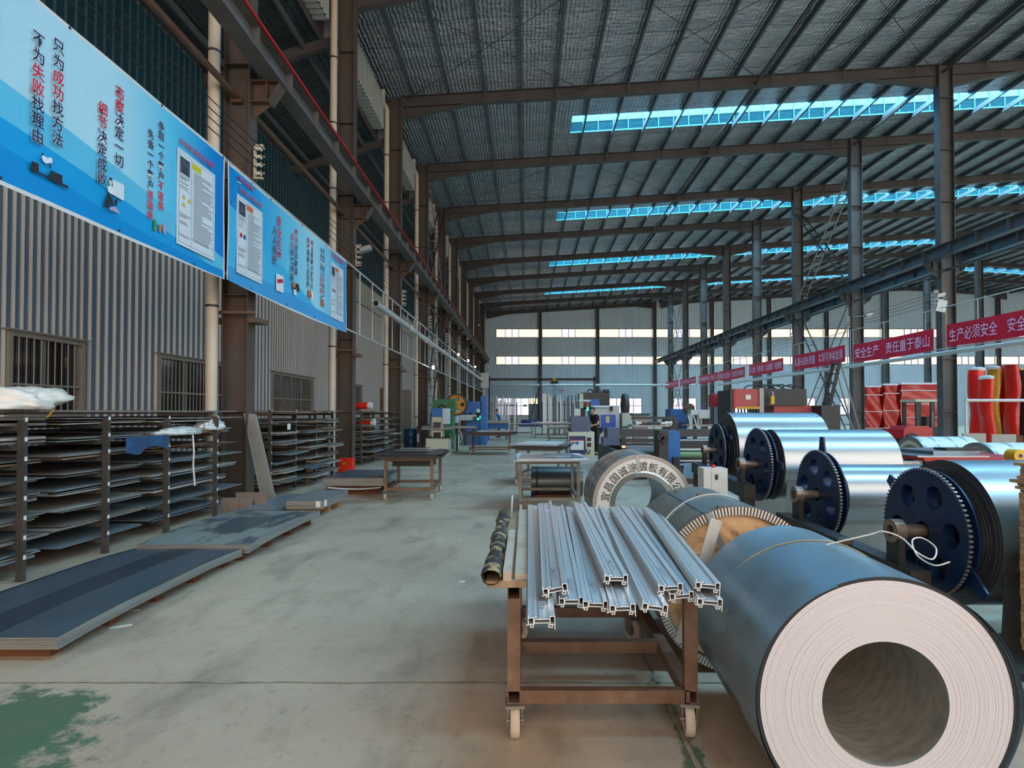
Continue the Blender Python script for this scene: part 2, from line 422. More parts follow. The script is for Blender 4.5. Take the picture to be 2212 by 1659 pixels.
for i, y in enumerate(SKY0):
    t = thing(wname(), 'long blue roof light strip, %s from the camera' % ['above and behind', 'second', 'third', 'fourth', 'fifth', 'sixth'][i], None, (2, y, zr(2)+ROOF), kind='structure')
    H = 1.0; y1 = y+SKW
    def run(y_, za, zb, mb, x0=2.0, x1=60.0):
        xs = [x0, 46, x1]
        for a, b in zip(xs, xs[1:]):
            mb.quad((a, y_, zr(a)+ROOF+za), (b, y_, zr(b)+ROOF+za), (b, y_, zr(b)+ROOF+zb), (a, y_, zr(a)+ROOF+zb))
        return mb
    cap = MB()
    for a, b in ((2, 46), (46, 60)):
        cap.quad((a, y, zr(a)+ROOF+H), (b, y, zr(b)+ROOF+H), (b, y1, zr(b)+ROOF+H), (a, y1, zr(a)+ROOF+H))
    cap.build('translucent_cover', m_skyp, t)
    run(y1, .52, .82, MB()).build('glazing_band', m_skyb, t)
    ribs = MB()
    for j in range(8):
        za = .02+.06*j
        for a, b in ((2, 46), (46, 60)):
            ribs.quad((a, y1+.02, zr(a)+ROOF+za), (b, y1+.02, zr(b)+ROOF+za), (b, y1-.01, zr(b)+ROOF+za+.03), (a, y1-.01, zr(a)+ROOF+za+.03))
            ribs.quad((a, y1-.01, zr(a)+ROOF+za+.03), (b, y1-.01, zr(b)+ROOF+za+.03), (b, y1+.02, zr(b)+ROOF+za+.06), (a, y1+.02, zr(a)+ROOF+za+.06))
    run(y1, .82, 1.0, ribs).build('cladding', m_skyw, t)
    run(y, 0, 1.0, MB()).quad((2, y, zr(2)+ROOF), (2, y1, zr(2)+ROOF), (2, y1, zr(2)+ROOF+H), (2, y, zr(2)+ROOF+H)).build('cladding', m_skyw, t)
    tr = MB()
    for a, b in ((2, 46), (46, 60)):
        tr.bar((a, y1-.03, zr(a)+ROOF), (b, y1-.03, zr(b)+ROOF), .05, .05); tr.bar((a, y1-.03, zr(a)+ROOF+.5), (b, y1-.03, zr(b)+ROOF+.5), .03, .03)
    tr.build('curb', m_skyt, t)
    if i > 0:
        mu = MB().box(-.015, .015, -.04, -.01, 0, .82).mesh('mullion', m_skyt)
        xx = 2.6
        while xx < 34:
            o = link('mullion', mu, t); o.location = (xx-2, SKW, zr(xx)-zr(2)); xx += 1.37/2

# ---------------------------------------------------------------- corrugated cladding
def corr(axis, a0, a1, z0, z1, pos, ribs, dep, sgn, z1b=None, rw=.36):
    """ribbed sheet along axis from a0 to a1; ribs stand out by dep towards sgn"""
    mb = MB(); p = (a1-a0)/ribs; pts = []
    for k in range(ribs):
        b = a0+k*p
        pts += [(b, 0), (b+p*(1-rw), 0), (b+p*(1-rw*.72), 1), (b+p*(1-rw*.28), 1)]
    pts.append((a1, 0)); z1b = z1 if z1b is None else z1b
    for (s0, d0), (s1, d1) in zip(pts, pts[1:]):
        za = z1+(z1b-z1)*(s0-a0)/(a1-a0); zb = z1+(z1b-z1)*(s1-a0)/(a1-a0)
        q0 = pos+sgn*dep*d0; q1 = pos+sgn*dep*d1
        if axis == 'y': mb.quad((q0, s0, z0), (q1, s1, z0), (q1, s1, zb), (q0, s0, za))
        else: mb.quad((s0, q0, z0), (s1, q1, z0), (s1, q1, zb), (s0, q0, za))
    return mb
def split(a, b, wd):
    n = max(1, round((b-a)/wd)); return [(a+(b-a)*k/n, a+(b-a)*(k+1)/n) for k in range(n)]

# left wall -------------------------------------------------------
XW = -9.0
wallL = thing('wall_left', 'ribbed grey metal wall behind the sheet racks', None, (XW, 0, 0), kind='structure')
WL = [(9.95, 11.68), (14.05, 17.7), (20.3, 24.3), (28.6, 31.5)]
cuts = [-9.0]
for a, b in WL: cuts += [a, b]
cuts.append(70.0)
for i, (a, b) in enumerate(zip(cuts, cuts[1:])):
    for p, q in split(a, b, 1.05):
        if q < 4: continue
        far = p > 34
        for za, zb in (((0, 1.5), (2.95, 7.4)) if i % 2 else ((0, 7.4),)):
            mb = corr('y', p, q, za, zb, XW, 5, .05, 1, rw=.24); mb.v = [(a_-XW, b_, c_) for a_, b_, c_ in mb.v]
            link('wall_panel', mb.mesh('wall_panel', m_wallL, second=(m_rib_light, {j for j in range(len(mb.f)) if j % 4 in (1, 2)})), wallL)  # rib crests and camera-facing flanks get the painted light
MB().box(XW-.1, XW-.06, -9, 4, 0, 11).build('wall_panel', m_wallL, wallL)
for p, q in split(5.0, 70, 1.3): corr('y', p, q, 8.7, 11.0, XW, 5, .035, 1).build('upper_wall_panel', m_wallT, wallL)
t = thing(wname(), 'long dim fibreglass band high in the left wall', None, (XW, 4, 7.4), kind='structure')
for p, q in split(4, 70, 3.0): corr('y', p, q, 7.4, 8.7, XW, 12, .03, 1).build('translucent_panel', m_dimf, t)
MB().box(XW, XW+.06, 4, 70, 7.37, 7.43).box(XW, XW+.06, 4, 70, 8.67, 8.73).build('frame', m_wallL, t)
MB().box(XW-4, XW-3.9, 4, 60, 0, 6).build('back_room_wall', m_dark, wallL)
wallR = thing('wall_right', 'ribbed grey wall far off on the right side', None, (66, 0, 0), kind='structure')
for p, q in split(-9, 70, 8.0): corr('y', p, q, 0, 16.2, 66, 20, .05, -1).build('wall_panel', m_wallE, wallR)
# the barred windows of the left wall
m_bar = mat('window_bar_paint', (158, 146, 130), .5, .2, var=.12, scale=3)
m_lit = mat('back_room_lamp', (255, 240, 210), .5, emit=(255, 228, 180), es=2.0)
m_glass = mat('dark_window_glass', (30, 30, 32), .08, spec=.6)
for i, (a, b) in enumerate(WL):
    t = thing(wname(), 'barred window in the ribbed left wall, %s from the camera' % NTH[i], None, (XW, a, 1.5), kind='structure')
    MB().box(XW-.02, XW+.10, a, b, 2.88, 2.97).box(XW-.02, XW+.10, a, b, 1.46, 1.54).box(XW-.02, XW+.10, a, a+.08, 1.54, 2.88).box(XW-.02, XW+.10, b-.08, b, 1.54, 2.88).build('frame', m_bar, t)
    MB().box(XW-.02, XW+.16, a-.06, b+.06, 2.97, 3.0).build('hood', m_bar, t)
    MB().box(XW+.04, XW+.08, a+.08, b-.08, 2.02, 2.06).build('cross_bar', m_bar, t)
    for p, q in split(a+.08, b-.08, 1.0):
        MB().box(XW-.05, XW-.045, p, q, 1.54, 2.88).build('pane', m_glass, t)
        MB().box(XW-.05, XW-.01, q-.03, q+.03, 1.54, 2.88).build('mullion', m_alu, t)
    n = int((b-a-.16)/.155); bm_ = MB().cyl((0, 0, 0), (0, 0, 1.34), .011, 6).mesh('bar', m_bar)
    for k in range(1, n):
        o = link('bar', bm_, t); o.location = (.06, .08+(b-a-.16)*k/n, .04)
t = thing('back_room_light', 'lit lamp glowing behind the bars of the second window', 'lamp', (XW-1.2, 14.3, 2.5))
MB().box(XW-1.3, XW-1.2, 14.7, 15.9, 2.62, 2.72).build('tube', m_lit, t); MB().box(XW-1.34, XW-1.16, 14.6, 16, 2.72, 2.76).build('housing', m_white, t)
MB().cyl((XW-1.25, 15.3, 2.76), (XW-1.25, 15.3, 6), .01, 5).build('hanger', m_cable, t)

# lean-to roof, gutter cladding between the frames
lr = MB().quad((-9.3, -9, 10.9), (-5.73, -9, 12.1), (-5.73, YW, 12.1), (-9.3, YW, 10.9))
lean = tag(lr.build('ceiling_side_aisle', m_foil_d), 'dark foil roof of the side aisle', kind='structure')
for k in range(0, 11):
    MB().bar((-9.1, YK[k], 10.75), (-5.25, YK[k], 11.93), .16, .26).build('aisle_rafter', m_raft, lean)
for xx in (-8.3, -7.2, -6.2):
    zz = 10.9+(xx+9.3)*1.25/4.1
    MB().box(xx-.03, xx+.03, 4, YW, zz-.2, zz).build('purlin', m_purl, lean)
tw = thing('trim_1', 'ribbed gutter cladding under the eaves of the high roof', None, (-5.5, 10, 12.1), kind='structure')
for k in range(0, 10):
    y0, y1 = YK[k]+.16, YK[k+1]-.55
    for p, q in split(y0, y1, 1.3):
        corr('y', p, q, 12.12, 13.35, -5.35, 6, .04, 1).build('cladding_panel', m_gut, tw)
    mb = MB(); n = 24
    for j in range(n):
        a = y0+(y1-y0)*j/n; b = y0+(y1-y0)*(j+1)/n; c = (a+b)/2
        mb.quad((-5.72, a, 12.12), (-5.35, a, 12.12), (-5.35, c, 12.08), (-5.72, c, 12.08)).quad((-5.72, c, 12.08), (-5.35, c, 12.08), (-5.35, b, 12.12), (-5.72, b, 12.12))
    mb.quad((-5.35, y1, 12.12), (-5.72, y1, 12.12), (-5.72, y1, 13.35), (-5.35, y1, 13.35))
    mb.quad((-5.35, y0, 12.12), (-5.72, y0, 12.12), (-5.72, y0, 13.35), (-5.35, y0, 13.35)).build('cladding_soffit', m_gut, tw)
MB().box(-5.76, -5.73, -9, 70, 11.9, 14.1).box(-5.76, -5.4, 4, 70, 13.35, 13.4).build('eaves_board', m_raft, tw)

# end wall --------------------------------------------------------
wallE = thing('wall_back', 'pale ribbed metal end wall with two bands of windows', None, (0, YW, 0), kind='structure')
XE = [-5.2+6.92*k for k in range(11)]
LOW = [(-3.4, .35, 1.15), (.35, 1.5, 0), (10.0, 14.0, 1.15), (17.5, 20.6, 1.15), (24.0, 28.0, 1.15), (31, 35, 1.15), (38, 42, 1.15), (45, 49, 1.15)]
cuts = [-9.0]
for a, b, z in LOW: cuts += [a, b]
cuts.append(64.0)
for i, (a, b) in enumerate(zip(cuts, cuts[1:])):
    if b-a < .01: continue
    for p, q in split(a, b, 1.15):
        if i % 2:
            z = LOW[i//2][2]
            if z > 0: MB().box(p, q, YW, YW+.1, 0, z).build('plinth_panel', m_white, wallE)
            corr('x', p, q, 3.25 if z else 2.5, 7.3, YW, 4, .035, -1).build('wall_panel', m_wallE, wallE)
        else: corr('x', p, q, 0, 7.3, YW, 4, .035, -1).build('wall_panel', m_wallE, wallE)
for p, q in split(-9, 64, 1.15):
    corr('x', p, q, 8.28, 10.6, YW, 4, .035, -1).build('wall_panel', m_wallE, wallE)
    if q > -5.5: corr('x', p, q, 11.6, zr(p)+ROOF+.03, YW, 4, .035, -1, zr(q)+ROOF+.03).build('wall_panel', m_wallE, wallE)
MB().box(-9, -3.6, YW+.02, YW+.1, 7.2, 8.4).box(-9, -3.6, YW+.02, YW+.1, 10.5, 11.7).build('wall_panel', m_wallE, wallE)
for band, (z0, z1) in enumerate(((7.3, 8.28), (10.6, 11.6))):
    for k in range(10):
        a, b = max(XE[k]+.25, -3.6), XE[k+1]-.25
        t = thing(wname(), '%s daylit window band of the end wall, %s bay from the ribbed left wall' % (('lower', 'upper')[band], NTH[k].replace('nearest', 'first')), None, (a, YW, z0), kind='structure')
        c = (XE[k]+XE[k+1])/2-(.0 if k else -.1); hw = .80
        if k == 0: c = -3.6+1.12+hw
        for p, q in ((a, c-hw), (c+hw, b)):
            for s0, s1 in split(p+.03, q-.03, 1.2): MB().box(s0, s1-.012, YW+.05, YW+.06, z0+.03, z1-.03).build('translucent_panel', m_frp, t)
        for p, q in ((c-hw+.03, c-.02), (c+.02, c+hw-.03)): MB().box(p, q, YW+.05, YW+.06, z0+.05, z1-.05).build('pane', m_pane, t)
        f = MB().box(a, b, YW-.02, YW+.08, z0-.03, z0+.03).box(a, b, YW-.02, YW+.08, z1-.03, z1+.03)
        for p in (a, c-hw, c, c+hw, b): f.box(p-.035, p+.035, YW-.01, YW+.08, z0, z1)
        f.build('frame', m_frame, t)
n = 0
for i, (a, b, z) in enumerate(LOW):
    if z == 0: continue
    t = thing(wname(), 'white gridded window low in the end wall, %s from the left' % NTH[n].replace('nearest', 'first'), None, (a, YW, z), kind='structure'); n += 1
    for p, q in split(a, b, .95):
        for s0, s1 in ((z, 2.3), (2.3, 3.25)): MB().box(p+.02, q-.02, YW+.03, YW+.04, s0+.02, s1-.02).build('pane', m_pane, t)
    f = MB().box(a, b, YW-.02, YW+.05, 3.2, 3.27).box(a, b, YW-.02, YW+.05, z-.03, z+.04).box(a, b, YW-.01, YW+.05, 2.27, 2.33)
    for p, q in split(a, b, .95): f.box(p-.03, p+.03, YW-.02, YW+.05, z, 3.25)
    f.box(b-.03, b+.03, YW-.02, YW+.05, z, 3.25).build('frame', m_frame, t)
    g = MB()
    for p, q in split(a, b, .235): g.box(p-.012, p+.012, YW-.03, YW-.02, z, 3.2)
    for zz in (1.5, 1.9, 2.3, 2.7): g.box(a, b, YW-.03, YW-.02, zz-.01, zz+.01)
    g.build('grille', mat('pink_grille', (206, 170, 168), .5), t)
t = thing('door_1', 'grey metal door in the end wall under a pink fanlight', None, (.35, YW, 0), kind='structure')
m_gdoor = mat('grey_door_paint', (128, 140, 148), .5, var=.06, scale=1.5)
MB().box(.4, 1.45, YW-.02, YW+.03, 0, 2.4).build('door_leaf', m_gdoor, t)
MB().box(1.3, 1.36, YW-.08, YW-.02, 1.0, 1.12).build('handle', m_alu, t)
MB().box(.33, .4, YW-.04, YW+.05, 0, 2.5).box(1.45, 1.52, YW-.04, YW+.05, 0, 2.5).box(.33, 1.52, YW-.04, YW+.05, 2.4, 2.5).build('door_frame', m_frame, t)
t = thing(wname(), 'small pink fanlight above the grey door', None, (.4, YW, 2.5), kind='structure')
MB().box(.4, 1.45, YW+.0, YW+.02, 2.52, 3.25).build('pane', m_frp, t)
MB().box(.35, 1.5, YW-.03, YW, 3.22, 3.29).box(.35, 1.5, YW-.03, YW, 2.49, 2.53).build('frame', m_frame, t)

# ---------------------------------------------------------------- columns
def hcol(name, label, x0, x1, y, h, m, wy=.28, stiff=2.0, kind='structure', fl_=.022):
    """H-section column: web across x, flanges at x0 and x1"""
    t = thing(name, label, None, ((x0+x1)/2, y, 0), kind=kind)
    MB().box(x0+fl_, x1-fl_, y-.008, y+.008, 0, h).build('web', m, t)
    for a in (x0, x1-fl_): MB().box(a, a+fl_, y-wy/2, y+wy/2, 0, h).build('flange', m, t)
    sm = MB().box(x0+fl_, x1-fl_, y-wy/2+.005, y+wy/2-.005, 0, .014); z = 1.55
    me = None
    while z < h-.3:
        if me is None: o = sm.build('stiffener', m, t); me = o.data
        else: o = link('stiffener', me, t)
        o.location = (0, 0, z); z += stiff
    return t
m_bolt = mat('corbel_paint', (86, 75, 67), .6, .15, var=.15, scale=2, col2=(102, 72, 54), amt=.42)
def corbel(t, xc, y, sgn, ztop, m):
    """bracket carrying the crane beam: plates in the frame plane with a tapered underside"""
    w = .50
    poly = [(xc, ztop), (xc+sgn*w, ztop), (xc+sgn*w, ztop-.04), (xc+sgn*.30, ztop-.36), (xc, ztop-.36)]
    MB().prism(poly, y-.01, y+.01, 'y').build('corbel_web', m, t)
    g = MB().box(min(xc, xc+sgn*w), max(xc, xc+sgn*w), y-.14, y+.14, ztop-.018, ztop)
    g.bar((xc+sgn*.30, y, ztop-.36), (xc+sgn*w, y, ztop-.04), .26, .016, up=(0, 0, 1)).box(min(xc, xc+sgn*.30), max(xc, xc+sgn*.30), y-.13, y+.13, ztop-.37, ztop-.355)
    g.box(min(xc+sgn*.26, xc+sgn*.28), max(xc+sgn*.26, xc+sgn*.28), y-.12, y+.12, ztop-.36, ztop)
    g.build('corbel_plate', m, t)
    MB().prism([(xc, ztop-.36), (xc+sgn*.34, ztop-.36), (xc, ztop-.62)], y-.008, y+.008, 'y').build('corbel_gusset', m, t)
GZ = 7.27                                         # underside of the crane beams
for k in range(10):
    t = hcol('column_left', 'rusty brown steel column, %s in the row along the ribbed left wall' % NTH[k], -5.2, -4.75, YK[k], 13.6, m_colL)
    corbel(t, -4.75, YK[k], 1, GZ, m_bolt)
    if k < 4:
        z = 3.22
        MB().box(-5.32, -4.62, YK[k]-.20, YK[k]-.15, z, z+.05).build('bracket_bar', m_rail if False else m_tie, t)
        MB().box(-4.74, -4.56, YK[k]-.16, YK[k]+.2, z-.14, z-.06).box(-5.36, -5.22, YK[k]-.16, YK[k]+.1, z-.14, z-.06).build('bracket_stub', m_tie, t)
    if k: MB().box(-4.75, -4.73, YK[k]-.14, YK[k]+.14, 12.4, 13.7).build('end_plate', m_colL, t)
for k in range(2, 10):
    t = hcol('column_right', 'grey steel column, %s in the row along the crane aisle on the right' % NTH[k-2], 15.75, 16.3, YK[k], zr(16), m_colR, wy=.32)
    corbel(t, 15.75, YK[k], -1, GZ, m_colR); corbel(t, 16.3, YK[k], 1, GZ, m_colR)
for k in range(5, 10):
    hcol('column_far_aisle', 'slim grey steel column in the distant second aisle, %s of its row' % NTH[k-5], 35.9, 36.4, YK[k], zr(36), m_colR, wy=.30)
for i, x in enumerate(XE):
    hcol('column_back', 'dark steel post against the end wall, %s from the left corner' % NTH[i].replace('nearest', 'first'), x-.2, x+.2, YW-.25, zr(x), m_raft, wy=.3, stiff=3.5)

# ---------------------------------------------------------------- rafters
def rafter(k, x0, x1, bay):
    y = YK[k] if k < 10 else YW-.45
    t = thing('roof_rafter', 'dark haunched roof beam, %s frame from the camera, %s' % (NTH[k], ('spanning the main aisle', 'over the second aisle', 'over the distant third aisle')[bay]), None, (x0, y, zr(x0)), kind='structure')
    d, hd, hl = .42, .85, 2.7
    pts_b = [(x0, zr(x0)-hd), (x0+hl, zr(x0+hl)-d), (x1-hl, zr(x1-hl)-d), (x1, zr(x1)-hd)]
    if x0 < 46 < x1:
        top = [(x0, zr(x0)), (46, zr(46)), (x1, zr(x1))]; pts_b.insert(2, (46, zr(46)-d))
    else: top = [(x0, zr(x0)), (x1, zr(x1))]
    MB().prism(pts_b+top[::-1], y-.008, y+.008, 'y').build('web', m_raft, t)
    mb = MB()
    for (a, za), (b, zb) in zip(top, top[1:]): mb.bar((a, y, za-.008), (b, y, zb-.008), .24, .016)
    mb.build('top_flange', m_raft, t)
    mb = MB()
    for (a, za), (b, zb) in zip(pts_b, pts_b[1:]): mb.bar((a, y, za+.008), (b, y, zb+.008), .24, .016)
    mb.bar((x0, y, zr(x0)-d), (x0+hl, y, zr(x0+hl)-d), .22, .014).bar((x1-hl, y, zr(x1-hl)-d), (x1, y, zr(x1)-d), .22, .014)
    mb.build('bottom_flange', m_raft, t)
    if bay == 0 or (bay == 1 and k < 8):
        me = MB().prism([(-.03, 0), (.03, 0), (.03, -.46), (-.012, -.46)], -.16, -.15, 'y').mesh('fly_brace', m_raft)
        for j, x in enumerate(xs_purl):
            if j % 2 == 0 and x0+.5 < x < x1-.5:
                o = link('fly_brace', me, t); o.location = (x-x0, 0, zr(x)-zr(x0))
for k in range(1, 11):
    rafter(k, -4.75, 15.75, 0); rafter(k, 16.3, 35.9, 1)
    if k > 3: rafter(k, 36.4, 58, 2)
# round eaves struts and roof bracing rods
m_rod = mat('bracing_rod', (62, 58, 56), .5, .3)
tr = thing('roof_bracing', 'thin crossed tie rods under the foil roof', 'bracing', (0, 28, 14))
for (ya, yb) in ((28, 34), (16, 22)):
    for a, b in ((-4.6, 2.2), (2.2, 9), (9, 15.6)):
        MB().cyl((a, ya, zr(a)-.12), (b, yb, zr(b)-.12), .012, 5).build('tie_rod', m_rod, tr); MB().cyl((a, yb, zr(a)-.12), (b, ya, zr(b)-.12), .012, 5).build('tie_rod', m_rod, tr)
for xx, s in ((8.8, 0), (16.0, 1)):
    o = MB().cyl((xx, 10, zr(xx)-.28), (xx, 69, zr(xx)-.28), .05, 8).build('eaves_strut', m_raft)
    tag(o, 'round steel strut under the roof %s' % ('above the middle of the main aisle', 'along the heads of the right columns')[s], 'strut')

# ---------------------------------------------------------------- crane beams
def crane_beam(xc, y0, y1, label, m, rail, stiff=1.3, nmax=99):
    t = thing('crane_beam', label, 'crane beam', (xc, y0, GZ))
    MB().box(xc-.006, xc+.006, y0, y1, GZ+.015, GZ+.42).build('web', m, t)
    MB().box(xc-.15, xc+.15, y0, y1, GZ, GZ+.016).build('bottom_flange', m, t)
    MB().box(xc-.16, xc+.16, y0, y1, GZ+.404, GZ+.42).build('top_flange', m, t)
    MB().box(xc-.03, xc+.03, y0, y1, GZ+.42, GZ+.47).build('crane_rail', m, t)
    if rail: MB().box(xc+.15, xc+.19, y0, y1, GZ+.40, GZ+.45).build('conductor_rail', m_rail, t)
    me = MB().box(-.14, .14, -.006, .006, .016, .404).mesh('stiffener', m); y = 6.5+.0
    while y < y1-1:
        if y > y0:
            o = link('stiffener', me, t); o.location = (0, y-y0, 0)
        y += stiff
crane_beam(-4.37, 3.0, 68, 'long steel crane beam with a red conductor rail along the left columns', m_gird, True)
crane_beam(15.35, 10.0, 68.5, 'long blue-grey steel crane beam along the right columns', m_girdR, False)
crane_beam(16.75, 10.0, 68.5, 'long blue-grey steel crane beam on the far side of the right columns', m_girdR, False)

# ---------------------------------------------------------------- ties between the columns
for k in range(-1, 9):
    y0 = YK[k]+.012 if k >= 0 else 4.0; y1 = YK[k+1]-.012
    t = thing('tie_tube', 'brown round tie tube between left columns, %s bay from the camera' % NTH[k+1], 'tie tube', (-5.0, y0, 7.0))
    MB().cyl((-5.0, y0, 7.0), (-5.0, y1, 7.0), .055, 12).build('tube', m_tie, t, True)
    MB().box(-5.09, -4.91, y1-.10, y1-.005, 6.90, 6.95).box(-5.08, -4.92, y1-.02, y1-.005, 6.9, 7.1).build('end_plate', m_tie, t)
for k in range(1, 9):
    y0 = YK[k]+.012; y1 = YK[k+1]-.012
    t = thing('tie_tube', 'grey round tie tube between right columns, %s bay from the camera' % NTH[k-1], 'tie tube', (16.0, y0, 6.95))
    MB().cyl((16.0, y0, 6.95), (16.0, y1, 6.95), .055, 10).build('tube', m_girdR, t, True); MB().box(15.92, 16.08, y1-.02, y1-.005, 6.85, 7.05).build('end_plate', m_girdR, t)

# ---------------------------------------------------------------- lattice braces (two angles with battens)
def ladder_brace(root, x, ya, za, yb, zb, m, w=.34, n=14):
    t = thing('lattice_arm', None, None, (x, ya, za)); t.parent = root; t.location = Vector((x, ya, za))-Vector(root['_o'])
    a = Vector((x, ya, za)); b = Vector((x, yb, zb)); d = (b-a).normalized(); s = Vector((0, -d.z, d.y))*w/2
    s2 = Vector((.2, 0, 0))
    for q in (1, -1): MB().bar(a+s2*q, b+s2*q, .05, .05).build('chord', m, t)
    for k in range(n):
        p = a.lerp(b, (k+.5)/n)
        MB().bar(p-s2, p+s2, .04, .03).build('batten', m, t)
m_brL = mat('brace_light_paint', (140, 134, 126), .5, .2); m_brD = mat('brace_dark_paint', (52, 50, 50), .5, .2)
for s, x, nm in ((0, -4.98, 'left'), (1, 16.0, 'right')):
    for j, (y0, y1) in enumerate(((28.2, 33.8), (58.2, 63.8))):
        for z0, z1, lv in ((.2, 7.0, 'below'), (7.75, 13.2, 'above')):
            rt = thing('cross_brace', 'crossed ladder-like lattice braces %s the %s crane beam, %s braced bay' % (lv, nm, ('nearer', 'distant')[j]), 'brace', (x, y0, z0))
            ladder_brace(rt, x, y0, z1, y1, z0, m_brL); ladder_brace(rt, x, y0, z0, y1, z1, m_brD)

# ---------------------------------------------------------------- rain pipes
for k in range(0, 9):
    y = YK[k]-.35; x = -5.25
    t = thing('rain_pipe', 'beige plastic rain pipe beside the %s left column' % NTH[k], 'pipe', (x, y, 0))
    MB().tube([(x, y, 0.02), (x, y, 12.3), (x, y, 12.9), (x-.04, y, 13.05), (x-.12, y, 13.15), (x-.16, y, 13.3), (x-.16, y, 13.7)], .095, 14).build('pipe', m_pvc, t, True)
    cm = MB().cyl((0, 0, 0), (0, 0, .04), .102, 14).mesh('clamp', m_clamp)
    for z in (1.3, 3.3, 5.3, 7.6, 9.4, 11.2):
        o = link('clamp', cm, t); o.location = (0, 0, z)

# ---------------------------------------------------------------- trolley wires on insulators
m_ins = mat('insulator_bracket', (206, 188, 162), .5); m_inr = mat('insulator_cream', (226, 214, 196), .35)
for s, xb, ks, nm in ((1, -4.735, range(0, 7), 'left'), (-1, 15.735, range(2, 9), 'right')):
    for k in ks:
        y = YK[k]; t = thing('insulator_bracket', 'cream bracket with four insulators on the %s %s column' % (NTH[k if s > 0 else k-2], nm), 'insulator', (xb+s*.06, y, 5.65))
        MB().box(xb+s*.02-.015, xb+s*.02+.015, y-.03, y+.03, 5.62, 6.2).box(min(xb, xb+s*.16), max(xb, xb+s*.16), y-.03, y+.03, 6.17, 6.2).box(min(xb, xb+s*.16), max(xb, xb+s*.16), y-.03, y+.03, 5.6, 5.63).build('bracket', m_ins, t)
        for z in (5.69, 5.84, 5.98, 6.12):
            a = (xb+s*.03, y-.02, z)
            MB().cyl((xb+s*.05, y-.03, z), (xb+s*.13, y-.03, z), .03, 10).cyl((xb+s*.13, y-.03, z), (xb+s*.145, y-.03, z), .045, 10).cyl((xb+s*.145, y-.03, z), (xb+s*.2, y-.03, z), .012, 8).build('insulator', m_inr, t)
    for j, z in enumerate((5.69, 5.84, 5.98, 6.12)):
        pts = []; y0 = YK[ks[0]]-(6.5 if s > 0 else 0); ys = [y0]+[YK[k] for k in ks]
        for a, b in zip(ys, ys[1:]):
            for q in range(6): pts.append((xb+s*.2, a+(b-a)*q/6, z-.03-.05*math.sin(PI*q/6)))
        pts.append((xb+s*.2, ys[-1], z-.03))
        o = MB().tube(pts, .008, 5).build('trolley_wire', m_cable)
        tag(o, 'thin dark trolley wire along the %s columns, %s' % (nm, ('lowest of four', 'second of four from below', 'third of four from below', 'topmost of four')[j]), 'wire')

# ================================================================ banners on the rails
GLY = {}
def glyph(ch, bold):
    k = (ch, bold)
    if k not in GLY:
        me = text_mesh(ch, 1.0, bold); v = [tuple(x.co) for x in me.vertices]; f = [tuple(p.vertices) for p in me.polygons]
        if v:
            cx = (min(p[0] for p in v)+max(p[0] for p in v))/2; cy = (min(p[1] for p in v)+max(p[1] for p in v))/2
        else: cx = cy = 0
        GLY[k] = ([(p[0]-cx, p[1]-cy) for p in v], f); bpy.data.meshes.remove(me)
    return GLY[k]
def letters(items, name, m, parent, world=True):
    """items: (char, centre point, size, x axis, y axis, bold)"""
    mb = MB()
    for ch, c, s, ax, ay, bold in items:
        v, f = glyph(ch, bold); i = len(mb.v); c = Vector(c); ax = Vector(ax); ay = Vector(ay)
        sx, sy = s if isinstance(s, tuple) else (s, s)
        mb.v += [tuple(c+ax*(p[0]*sx)+ay*(p[1]*sy)) for p in v]; mb.f += [tuple(k+i for k in q) for q in f]
    o = parent['_o'] if world else (0, 0, 0)
    me = bpy.data.meshes.new(name); me.from_pydata([(p[0]-o[0], p[1]-o[1], p[2]-o[2]) for p in mb.v], [], mb.f); me.materials.append(m)
    return link(name, me, parent)
def on_x(u, v, X):
    a = (u-PX)/F; b = (PY-v)/F; y = math.cos(TH)-b*math.sin(TH)
    return at(u, v, X*y/a)

